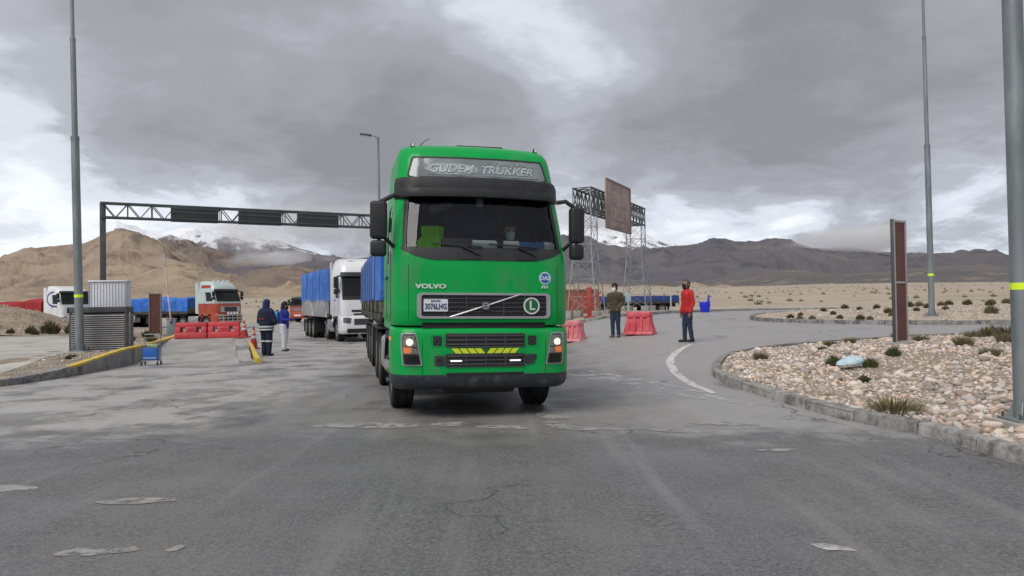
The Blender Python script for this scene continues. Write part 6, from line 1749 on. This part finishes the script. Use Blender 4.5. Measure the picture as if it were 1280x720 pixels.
# ================================================================== PLANTS
M_leaf = mat('shrub_olive', (.20, .18, .095), .9, var=.3, scale=6, island=.35, spec=.1)
M_leafdk = mat('shrub_dark', (.125, .115, .062), .9, var=.3, scale=6, island=.35, spec=.1)
M_leafgr = mat('shrub_green', (.115, .13, .055), .9, var=.3, scale=6, island=.35, spec=.1)
def tuft_mesh(n, h, w, seed, blade=.012, dome=.0):
    rr = random.Random(seed); vs = []; fs = []
    for i in range(n):
        a = rr.uniform(0, 6.283); d = math.sqrt(rr.random()); bx0, by0 = w * .45 * d * math.cos(a), w * .45 * d * math.sin(a)
        if dome:
            z0 = rr.uniform(.0, .8) * h * (1 - d * d * .7); ln = h * rr.uniform(.2, .42)
        else: z0 = 0; ln = h * rr.uniform(.55, 1.1) * (1 - .35 * d)
        out = rr.uniform(.2, .75) * (.4 + d)
        tip = Vector((bx0 + math.cos(a) * ln * out, by0 + math.sin(a) * ln * out, z0 + ln))
        mid = Vector((bx0, by0, z0)).lerp(tip, .5) + Vector((0, 0, ln * .12))
        t = rr.uniform(0, 6.283); s = Vector((math.cos(t), math.sin(t), 0)) * blade
        o = len(vs); b0 = Vector((bx0, by0, z0))
        vs += [tuple(b0 - s), tuple(b0 + s), tuple(mid + s * .8), tuple(mid - s * .8), tuple(tip)]
        fs += [(o, o + 1, o + 2, o + 3), (o + 3, o + 2, o + 4)]
    me = bpy.data.meshes.new('foliage'); me.from_pydata(vs, [], fs); return me
T_grass = [tuft_mesh(420, 1, 1, i + 1, .012) for i in range(3)]; T_dome = [tuft_mesh(700, 1, 1.25, i + 20, .022, 1) for i in range(3)]
stem_me = MB()
for i in range(5):
    a = i * 1.3; stem_me.tube([(0, 0, -.1), (.15 * math.cos(a), .15 * math.sin(a), .3), (.3 * math.cos(a), .3 * math.sin(a), .6)], [.03, .02, .01], 5)
stem_me = stem_me.mesh('stem')
M_stem = mat('shrub_stem', (.09, .07, .05), .9)
stem_me.materials.append(M_stem)
_leafcache = {}
def shrub(label, x, y, z, s, kind, m, group, wide=1.):
    key = (kind, m.name, int(abs(x * 7 + y * 13)) % 3)
    if key not in _leafcache:
        me = (T_grass if kind == 'grass' else T_dome)[key[2]].copy(); me.materials.clear(); me.materials.append(m); _leafcache[key] = me
    t = thing('shrub', label, 'shrub', (x, y, z), (0, 0, x * 3.1 + y), group)
    f = link('foliage', _leafcache[key], None, t); f.scale = (s * wide, s * wide, s)
    g = link('stem', stem_me, None, t); g.scale = (s * wide, s * wide, s)
NEARG, FARG, MNDG = 'shrubs among the pale stones', 'shrubs on the sandy bed', 'shrubs on the raised island'
rs2 = random.Random(21)
# near stone bed
shrub('broad dry olive tuft spreading over the stones, the widest on the bed', 4.98, 9.75, bed_z(4.98, 9.75) - .02, .30, 'grass', M_leaf, None, 1.75)
for x, y, s, k, m in ((6.0, 13.9, .22, 'dome', M_leafgr), (5.72, 12.15, .14, 'dome', M_leafgr), (7.35, 14.4, .20, 'dome', M_leafgr), (6.35, 13.25, .18, 'dome', M_leafgr), (5.35, 16.1, .24, 'grass', M_leaf), (7.7, 18.1, .22, 'grass', M_leafgr),
                       (8.6, 19.0, .22, 'grass', M_leaf), (9.5, 15.7, .30, 'grass', M_leaf), (9.8, 17.9, .28, 'grass', M_leaf), (11.85, 19.2, .3, 'grass', M_leaf), (11.9, 18.6, .35, 'dome', M_leaf), (11.15, 16.7, .45, 'grass', M_leafdk),
                       (8.7, 13.6, .26, 'grass', M_leaf), (10.3, 19.8, .3, 'grass', M_leafdk), (6.9, 16.6, .15, 'grass', M_leafgr), (10.6, 16.0, .3, 'grass', M_leaf)):
    lab = {(6.0, 13.9): 'green tuft growing on the road side of the pale blue bag', (6.35, 13.25): 'green tuft growing against the pale blue bag', (5.72, 12.15): 'tiny green tuft among stones between the widest tuft and the bag', (5.35, 16.1): 'dry tuft at the rounded kerb tip of the stone bed',
           (9.5, 15.7): 'dry tuft just beyond the tall maroon sign panel', (7.35, 14.4): 'green clump between the blue bag and the tall maroon sign', (8.7, 13.6): 'dry tuft between the maroon sign and the nearest light pole', (11.15, 16.7): 'large dark tuft close behind the nearest light pole'}.get((x, y))
    shrub(lab or 'small dry shrub poking up between the pale stones along the far side of the bed', x, y, bed_z(x, y) - .01, s, k, m, NEARG, 1.1)
# sandy bed
for x, y, s in ((10.9, 29.2, .35), (11.0, 28.5, .3), (11.4, 28.3, .32), (12.4, 28.2, .3), (12.9, 27.6, .38), (13.2, 27.5, .3), (14.6, 28.5, .45), (15.1, 29.9, .42), (16.4, 30.2, .3), (19.0, 34.0, .45), (22.0, 37.5, .5), (23.6, 38.6, .55),
                (18.4, 28.6, .6), (23.4, 36.5, .5), (25.9, 39.0, .55), (16.7, 37.4, .45), (19.1, 35.8, .5), (16.7, 34.1, .4), (17.8, 30.6, .35), (20.5, 37.5, .5), (21.2, 36.8, .45), (24.6, 38.2, .5), (14.0, 33.5, .35), (15.4, 33.0, .3), (13.1, 30.4, .3), (12.0, 31.0, .28)):
    shrub('dry shrub near the foot of the far light pole on the sandy bed' if math.dist((x, y), (15.75, 27.95)) < 2.4 else 'small round shrub close to the kerb of the sandy bed' if dist_edge(x, y, BED2) < 1.3 else 'round dry shrub growing well inside the sandy bed across the side road', x, y, bed2_z(x, y) - .02, s * .62, 'dome', M_leafdk if rs2.random() < .55 else M_leaf, FARG, 1.0)
# island and mound
for x, y, s in ((-25.4, 36.0, .62), (-22.9, 35.4, .42), (-22.1, 35.6, .7), (-21.2, 35.9, .62), (-20.3, 36.1, .66), (-23.6, 35.0, .3), (-26.6, 35.2, .35), (-22.4, 34.9, .3)):
    shrub('dark round bush at the foot of the dirt mound', x, y, mound_z(x, y) - .03, s, 'dome', M_leafdk, 'bushes at the foot of the dirt mound', .9)
for x, y, s, k in ((-10.75, 14.6, .2, 'grass'), (-11.35, 19.2, .12, 'grass'), (-11.1, 18.6, .1, 'dome'), (-14.9, 30.4, .3, 'dome'), (-13.0, 26.8, .25, 'grass'), (-14.2, 27.6, .28, 'grass')):
    shrub('low weed growing in the trodden dirt of the raised island', x, y, isl_z(x, y) - .01, s, k, M_leafgr, MNDG, 1.2)
# scrub far out on the plain, too much to count
vs = []; fs = []
dm = tuft_mesh(26, 1, 1.3, 77, .16, 1); dv = np.array([v.co for v in dm.vertices]); dfc = [tuple(p.vertices) for p in dm.polygons]
for _ in range(650):
    y = 90 + 500 * rs2.random(); x = rs2.uniform(-.8, .85) * y
    if x < -10 and y < 100: continue
    s = rs2.uniform(.3, .75); o = len(vs); z = ground_z(x, y)
    vs += (dv * s + np.array([x, y, z - .05])).tolist(); fs += [tuple(i + o for i in f) for f in dfc]
me = bpy.data.meshes.new('plain_scrub'); me.from_pydata(vs, [], fs)
struct(link('plain_scrub', me, mat('plain_scrub_tan', (.21, .185, .125), .95, var=.3, scale=3, spec=.05)), 'scattered low scrub across the far plain', 'stuff')

# ================================================================== PEOPLE
M_skin = mat('skin', (.30, .165, .11), .6, var=.1, scale=9); M_hair = mat('dark_hair', (.02, .018, .017), .8, var=.2); M_greyhair = mat('greying_hair', (.06, .055, .052), .8, var=.2)
M_shoe = mat('black_shoe', (.018, .018, .02), .6, var=.2); M_jeans = mat('dark_jeans', (.022, .034, .07), .9, var=.25, scale=14, bump=.3, bscale=25)
M_navy = mat('navy_workwear', (.010, .014, .04), .9, var=.25, scale=9, bump=.4, bscale=14); M_white_ov = mat('white_overall', (.62, .64, .66), .8, var=.1, scale=6, bump=.8, bscale=10)
M_bluej = mat('royal_blue_jacket', (.02, .03, .27), .8, var=.2, scale=6, bump=.6, bscale=10); M_redj = mat('red_jacket', (.50, .016, .016), .7, var=.15, scale=6, bump=.6, bscale=9)
M_brownj = mat('olive_brown_jacket', (.065, .052, .032), .85, var=.25, scale=6, bump=.6, bscale=9); M_refl = mat('reflective_strip', (.58, .58, .56), .5, var=.08)
M_mask = mat('white_mask', (.72, .74, .76), .8, var=.05); M_blackcloth = mat('black_cloth', (.012, .013, .018), .9, var=.2)
M_eye = mat('eye', (.015, .012, .01), .3)
def capsule(a, b, ra, rb, sx=1., sy=1., n=14):
    a, b = Vector(a), Vector(b); d = b - a; ln = d.length
    if ln < 1e-5: d = Vector((0, 0, 1)); b = a + d * 1e-4; ln = 1e-4
    d = d.normalized(); ref = Vector((0, 0, 1)) if abs(d.z) < .9 else Vector((0, 1, 0))
    x = d.cross(ref).normalized(); y = x.cross(d)
    rings = []
    for k in range(5):
        t = math.pi / 2 * (k + .6) / 5; rings.append((a - d * ra * math.cos(t), ra * math.sin(t)))
    for k in range(4, -1, -1):
        t = math.pi / 2 * (k + .6) / 5; rings.append((b + d * rb * math.cos(t), rb * math.sin(t)))
    vs = []; fs = []
    for c, r in rings:
        for i in range(n):
            t = 2 * math.pi * i / n; o = (x * math.cos(t) + y * math.sin(t)) * r
            vs.append((c.x + o.x * sx, c.y + o.y * sy, c.z + o.z))
    for k in range(len(rings) - 1):
        for i in range(n):
            j = (i + 1) % n; fs.append((k * n + i, k * n + j, (k + 1) * n + j, (k + 1) * n + i))
    fs.append(tuple(range(n - 1, -1, -1))); fs.append(tuple((len(rings) - 1) * n + i for i in range(n)))
    return vs, fs
def sculpt(name, caps, voxel=.011, smooth=4):
    """caps: (a, b, ra, rb, material, sx, sy) -> one continuous skin, coloured by the nearest limb"""
    mb = MB(); mats = []
    for c in caps:
        if c[4] not in mats: mats.append(c[4])
        mb.add(*capsule(c[0], c[1], c[2], c[3], c[5] if len(c) > 5 else 1, c[6] if len(c) > 6 else 1))
    me = mb.mesh(name, smooth=0); ob = bpy.data.objects.new(name, me); COL.objects.link(ob)
    rm = ob.modifiers.new('r', 'REMESH'); rm.mode = 'VOXEL'; rm.voxel_size = voxel
    sm = ob.modifiers.new('s', 'SMOOTH'); sm.iterations = smooth; sm.factor = .5
    dg = bpy.context.evaluated_depsgraph_get(); out = bpy.data.meshes.new_from_object(ob.evaluated_get(dg))
    bpy.data.objects.remove(ob); out.materials.clear()
    for m in mats: out.materials.append(m)
    nP = len(out.polygons); cen = np.empty(nP * 3); out.polygons.foreach_get('center', cen); cen = cen.reshape(-1, 3)
    best = np.full(nP, 1e9); idx = np.zeros(nP, int)
    for c in caps:
        a = np.array(c[0], float); b = np.array(c[1], float); sc = np.array([c[5] if len(c) > 5 else 1, c[6] if len(c) > 6 else 1, 1.])
        d = b - a; l2 = max(1e-9, (d * d).sum()); t = np.clip(((cen - a) @ d) / l2, 0, 1)
        q = (cen - (a + t[:, None] * d)) / sc; dist = np.linalg.norm(q, axis=1) - (c[2] + (c[3] - c[2]) * t)
        k = dist < best; best[k] = dist[k]; idx[k] = mats.index(c[4])
    skinny = {i for i, m in enumerate(mats) if m.name in ('skin', 'eye', 'lips')}
    cloth = np.ones(len(out.vertices), bool)
    lv = np.empty(len(out.loops), int); out.loops.foreach_get('vertex_index', lv)
    ltot = np.empty(nP, int); out.polygons.foreach_get('loop_total', ltot)
    isk = np.isin(np.repeat(idx, ltot), list(skinny)); cloth[lv[isk]] = False
    nv = len(out.vertices); co = np.empty(nv * 3); out.vertices.foreach_get('co', co); co = co.reshape(-1, 3)
    no = np.empty(nv * 3, np.float32); out.vertex_normals.foreach_get('vector', no); no = no.reshape(-1, 3)
    for i in range(nv):
        if cloth[i]:
            p = Vector(co[i]); w_ = noise.noise((p.x * 9, p.y * 9, p.z * 16)) * .6 + noise.noise((p.x * 22 + 5, p.y * 22, p.z * 30)) * .4
            co[i] += no[i] * w_ * .011
    out.vertices.foreach_set('co', co.ravel()); out.update()
    out.polygons.foreach_set('material_index', idx.tolist()); out.polygons.foreach_set('use_smooth', [True] * nP)
    return out
def hand(caps, wrist, dirn, palm_n, m, side, curl=.5, L=.18):
    """palm, four unequal bent fingers and a thumb leaving the side of the palm"""
    w = Vector(wrist); d = Vector(dirn).normalized(); n = Vector(palm_n); n = (n - d * n.dot(d)).normalized(); s = d.cross(n) * side
    pc = w + d * L * .5
    for k in (-.024, 0., .024): caps.append((w + s * k * .7, pc + s * k, .017, .017, m))
    for i, ln in enumerate((.068, .078, .072, .055)):
        b = pc + s * (.032 - .0215 * i); k1 = b + (d * math.cos(curl) + n * math.sin(curl)) * ln * .55; k2 = k1 + (d * math.cos(curl * 2) + n * math.sin(curl * 2)) * ln * .5
        caps.append((b, k1, .0092, .0088, m)); caps.append((k1, k2, .0088, .0075, m))
    tb = w + d * L * .18 + s * .03; t1 = tb + (d * .6 + s * .75 + n * .3).normalized() * .045; t2 = t1 + (d * .9 + s * .2 + n * .3).normalized() * .036
    caps.append((tb, t1, .012, .010, m)); caps.append((t1, t2, .010, .0085, m))
def head(caps, c, fwd, m_skin, m_hair, mask=None, hood=None, cap=None, s=1.):
    c = Vector(c); f = Vector(fwd).normalized(); up = Vector((0, 0, 1)); r = f.cross(up).normalized()
    caps.append((c + f * .015 + up * .045 * s, c + f * .035 - up * .055 * s, .092 * s, .066 * s, m_skin))
    caps.append((c - f * .02 + up * .04 * s, c - f * .02 + up * .03 * s, .103 * s, .10 * s, hood or m_hair))
    if not hood:
        caps.append((c - f * .05 - up * .03, c - f * .03 + up * .04, .065, .09, m_hair)); caps.append((c - f * .01 + up * .075, c + f * .03 + up * .085, .085, .07, m_hair))
        for k in (-1, 1): caps.append((c + r * k * .094 - f * .01 - up * .02, c + r * k * .096 - f * .015 + up * .015, .012, .015, m_skin))
    caps.append((c + f * .108 + up * .012, c + f * .128 - up * .022, .012, .016, m_skin if not mask else mask))
    for k in (-1, 1): caps.append((c + r * k * .034 + f * .100 + up * .022, c + r * k * .034 + f * .101 + up * .022, .012, .012, M_eye))
    caps.append((c + f * .092 - up * .062 - r * .02, c + f * .092 - up * .062 + r * .02, .016, .016, mask or mat('lips', (.28, .11, .09), .6)))
    if mask: caps.append((c + f * .062 - up * .028, c + f * .060 - up * .075, .072, .060, mask))
    if cap:
        caps.append((c + up * .075 - f * .005, c + up * .085 - f * .005, .104, .098, cap))
        caps.append((c + up * .075 + f * .10, c + up * .068 + f * .15, .03, .02, cap, 1.0, 1.0))
    if hood:
        caps.append((c - f * .06 - up * .10, c - f * .035 + up * .05, .10, .108, hood)); caps.append((c + up * .07, c + up * .09, .105, .10, hood))
def person(label, x, y, z, yaw, body_caps, extra=None, scale=1., voxel=.011):
    t = thing('person', label, 'person', (x, y, z), (0, 0, yaw)); t.scale = (scale,) * 3
    link('body', sculpt('body', body_caps, voxel), None, t)
    return t
def band(parent, c, rx, ry, h, m, name='reflective_band'):
    mb = MB(); n = 24
    rows = [[(c[0] + k * rx * math.cos(2 * math.pi * i / n), c[1] + k * ry * math.sin(2 * math.pi * i / n), c[2] + z) for i in range(n + 1)] for z, k in ((-h / 2, .97), (-h / 2, 1), (h / 2, 1), (h / 2, .97))]
    mb.grid(rows).build(name, m, parent, smooth=60)
def legs(caps, m, shoe, spread=.10, thick=1., hip=.90, fl=0., fr_=0., toe=(0, -1)):
    for s, f in ((-1, fl), (1, fr_)):
        hx = s * .085; kx_ = s * spread * .95; ax_2 = s * spread
        caps.append(((hx, 0, hip), (kx_, f * .5 - .015, .49), .098 * thick, .073 * thick, m))
        caps.append(((kx_, f * .5 - .015, .49), (ax_2, f + .01, .10), .072 * thick, .056 * thick, m))
        tx2, ty2 = toe
        caps.append(((ax_2, f + .02, .085), (ax_2, f, .06), .052, .05, shoe)); caps.append(((ax_2 - tx2 * .05, f - ty2 * .05, .045), (ax_2 + tx2 * .15 + s * .02, f + ty2 * .15, .036), .045, .036, shoe))
    caps.append(((-.06, .01, hip + .02), (.06, .01, hip + .02), .125, .125, m, 1, .85))
def torso(caps, m, z0=.92, z1=1.42, w=1., d=1., bulk=1.):
    caps.append(((0, 0, z0), (0, 0, z0 + .2), .150 * bulk, .148 * bulk, m, 1.12 * w, .80 * d))
    caps.append(((0, 0, z0 + .18), (0, -.005, z1 - .10), .150 * bulk, .158 * bulk, m, 1.15 * w, .82 * d))
    caps.append(((-.15 * w, .01, z1 - .02), (.15 * w, .01, z1 - .02), .072 * bulk, .072 * bulk, m)); caps.append(((0, .015, z1), (0, .01, z1 + .06), .075, .062, m))
# navy worker seen from behind, hands together in front
c = []; legs(c, M_navy, M_shoe, .125, 1.38, fl=.03, fr_=-.03); torso(c, M_navy, .86, 1.44, 1.12, 1.15, 1.38)
for s in (-1, 1):
    c.append(((s * .22, .01, 1.38), (s * .32, -.03, 1.10), .098, .088, M_navy)); c.append(((s * .32, -.03, 1.10), (s * .12, -.25, 1.02), .080, .060, M_navy))
    hand(c, (s * .11, -.225, 1.02), (-s * .8, -.4, -.1), (0, .3, -1), M_skin, s, .5)
c.append(((0, .015, 1.45), (0, -.01, 1.55), .062, .058, M_skin)); head(c, (0, -.02, 1.625), (.2, -1, -.08), M_skin, M_hair, hood=mat('navy_hood', (.012, .022, .09), .9, var=.2), mask=M_blackcloth)
p = person('person in navy workwear with reflective bands standing with back turned', -7.85, 23.75, G(-7.85, 23.75) + .006, rad(155), c)
band(p, (0, 0, .93), .272, .218, .045, M_refl); band(p, (0, 0, .84), .268, .21, .045, M_refl)
for s in (-1, 1): band(p, (s * .122, .012 * (-s), .47), .116, .116, .05, M_refl)
MB().box((.0, .215, 1.18), (.20, .012, .03)).build('chest_stripe', mat('red_trim', (.35, .02, .02), .7), p)
# worker in blue jacket and white trousers
c = []; legs(c, M_white_ov, M_shoe, .09, 1.38, fl=-.04, fr_=.05); torso(c, M_bluej, .90, 1.42, 1.0, 1.1, 1.16)
for s in (-1, 1):
    c.append(((s * .185, .01, 1.38), (s * .22, -.03, 1.12), .068, .06, M_bluej)); c.append(((s * .22, -.03, 1.12), (s * .16, -.27, 1.12), .056, .045, M_bluej)); hand(c, (s * .16, -.29, 1.12), (0, -1, .0), (-s, 0, -.3), M_blackcloth, s, .8)
c.append(((0, .01, 1.43), (0, -.015, 1.53), .06, .058, M_blackcloth)); head(c, (0, -.03, 1.60), (0, -1, -.1), M_skin, M_hair, hood=M_blackcloth, mask=M_blackcloth)
bx_, by_ = -8.2, 26.75
person('person in blue jacket and white trousers wearing a sprayer on the back', bx_, by_, G(bx_, by_) + .006, rad(78), c)
sp_ = thing('backpack_sprayer', 'light blue backpack sprayer tank worn over the blue jacket', 'sprayer', (bx_, by_, G(bx_, by_)), (0, 0, rad(78)))
MB().box((0, .27, 1.20), (.36, .19, .46)).build('tank', mat('tank_blue', (.06, .28, .55), .5, var=.1), sp_, bevel=.06, seg=4)
MB().lathe([(.05, 0), (.05, .04), (.02, .05)], 14, 'Z', (0, .28, 1.43)).build('cap', M_black, sp_)
MB().tube([(.17, .25, 1.02), (.26, .05, .92), (.22, -.2, 1.05), (.18, -.32, 1.12)], .012, 6).build('hose', M_black, sp_); MB().tube([(.18, -.28, 1.12), (.15, -.55, 1.0), (.12, -.85, .88)], .009, 6).build('lance', M_black, sp_)
# man in brown jacket, hands in pockets
c = []; legs(c, M_jeans, mat('grey_shoe', (.12, .12, .12), .7, var=.2), .095, 1.06, fl=-.02, fr_=.02); torso(c, M_brownj, .93, 1.42, 1.0, 1.08, 1.12)
for s in (-1, 1):
    c.append(((s * .20, .01, 1.38), (s * .25, .04, 1.13), .078, .070, M_brownj)); c.append(((s * .25, .04, 1.13), (s * .18, -.11, .97), .066, .058, M_brownj)); hand(c, (s * .19, -.11, .97), (-s * .5, -.1, -.8), (-s, .5, 0), M_skin, s, .5)
c.append(((0, .015, 1.43), (0, 0, 1.53), .062, .06, M_skin)); head(c, (0, -.02, 1.605), (-.15, -1, 0), M_skin, M_hair, mask=M_mask, cap=M_blackcloth)
person('person in olive brown jacket, dark cap and white mask, hands in pockets', 3.36, 24.3, G(3.36, 24.3) + .006, rad(-32), c)
# man in red jacket seen from the side
c = []; legs(c, M_jeans, M_shoe, .085, 1.04, fl=-.06, fr_=.07); torso(c, M_redj, .93, 1.43, 1.0, 1.08, 1.12)
for s in (-1, 1):
    c.append(((s * .205, .01, 1.38), (s * .25, .03, 1.10), .076, .066, M_redj)); c.append(((s * .25, .03, 1.10), (s * .24, -.06, .86), .060, .050, M_redj)); hand(c, (s * .24, -.065, .84), (0, -.15, -1), (-s, 0, 0), M_skin, s, .35)
c.append(((0, .01, 1.44), (0, -.005, 1.54), .066, .062, mat('navy_collar', (.015, .015, .09), .9))); head(c, (0, -.02, 1.625), (0, -1, .05), M_skin, M_greyhair, mask=M_blackcloth)
p = person('person in red jacket and dark jeans standing at the end of the white line', 5.02, 21.35, G(5.02, 21.35) + .006, rad(-72), c, scale=1.01)
MB().box((-.10, -.158, 1.26), (.07, .012, .05)).build('white_logo', M_refl, p); MB().box((-.243, .0, 1.25), (.012, .10, .03), Matrix.Rotation(.3, 3, 'X')).build('sleeve_mark', M_refl, p)
# driver behind the screen
c = []; torso(c, mat('driver_shirt', (.05, .06, .09), .9, var=.2), .0, .50, 1, 1, 1.0)
for s in (-1, 1):
    c.append(((s * .19, .01, .46), (s * .25, -.12, .22), .06, .05, c[0][4])); c.append(((s * .25, -.12, .22), (s * .19, -.42, .30), .045, .036, M_skin)); hand(c, (s * .19, -.44, .31), (-s * .3, -.6, .5), (-s * .5, -.4, -.6), M_skin, s, .9)
    c.append(((s * .10, .0, .02), (s * .14, -.42, .02), .09, .07, M_jeans)); c.append(((s * .14, -.42, .02), (s * .14, -.46, -.36), .065, .05, M_jeans)); c.append(((s * .14, -.47, -.38), (s * .15, -.6, -.40), .045, .035, M_shoe))
c.append(((0, .01, .52), (0, 0, .62), .058, .056, M_skin)); head(c, (0, -.02, .69), (.1, -1, -.05), M_skin, M_hair, mask=mat('pale_blue_mask', (.45, .62, .68), .8))
dr = thing('person', 'driver in face mask seated behind the windscreen of the green cab', 'person'); dr.matrix_world = CABM @ Matrix.Translation((.62, 1.36, 1.98))
link('body', sculpt('body', c, .012), None, dr)
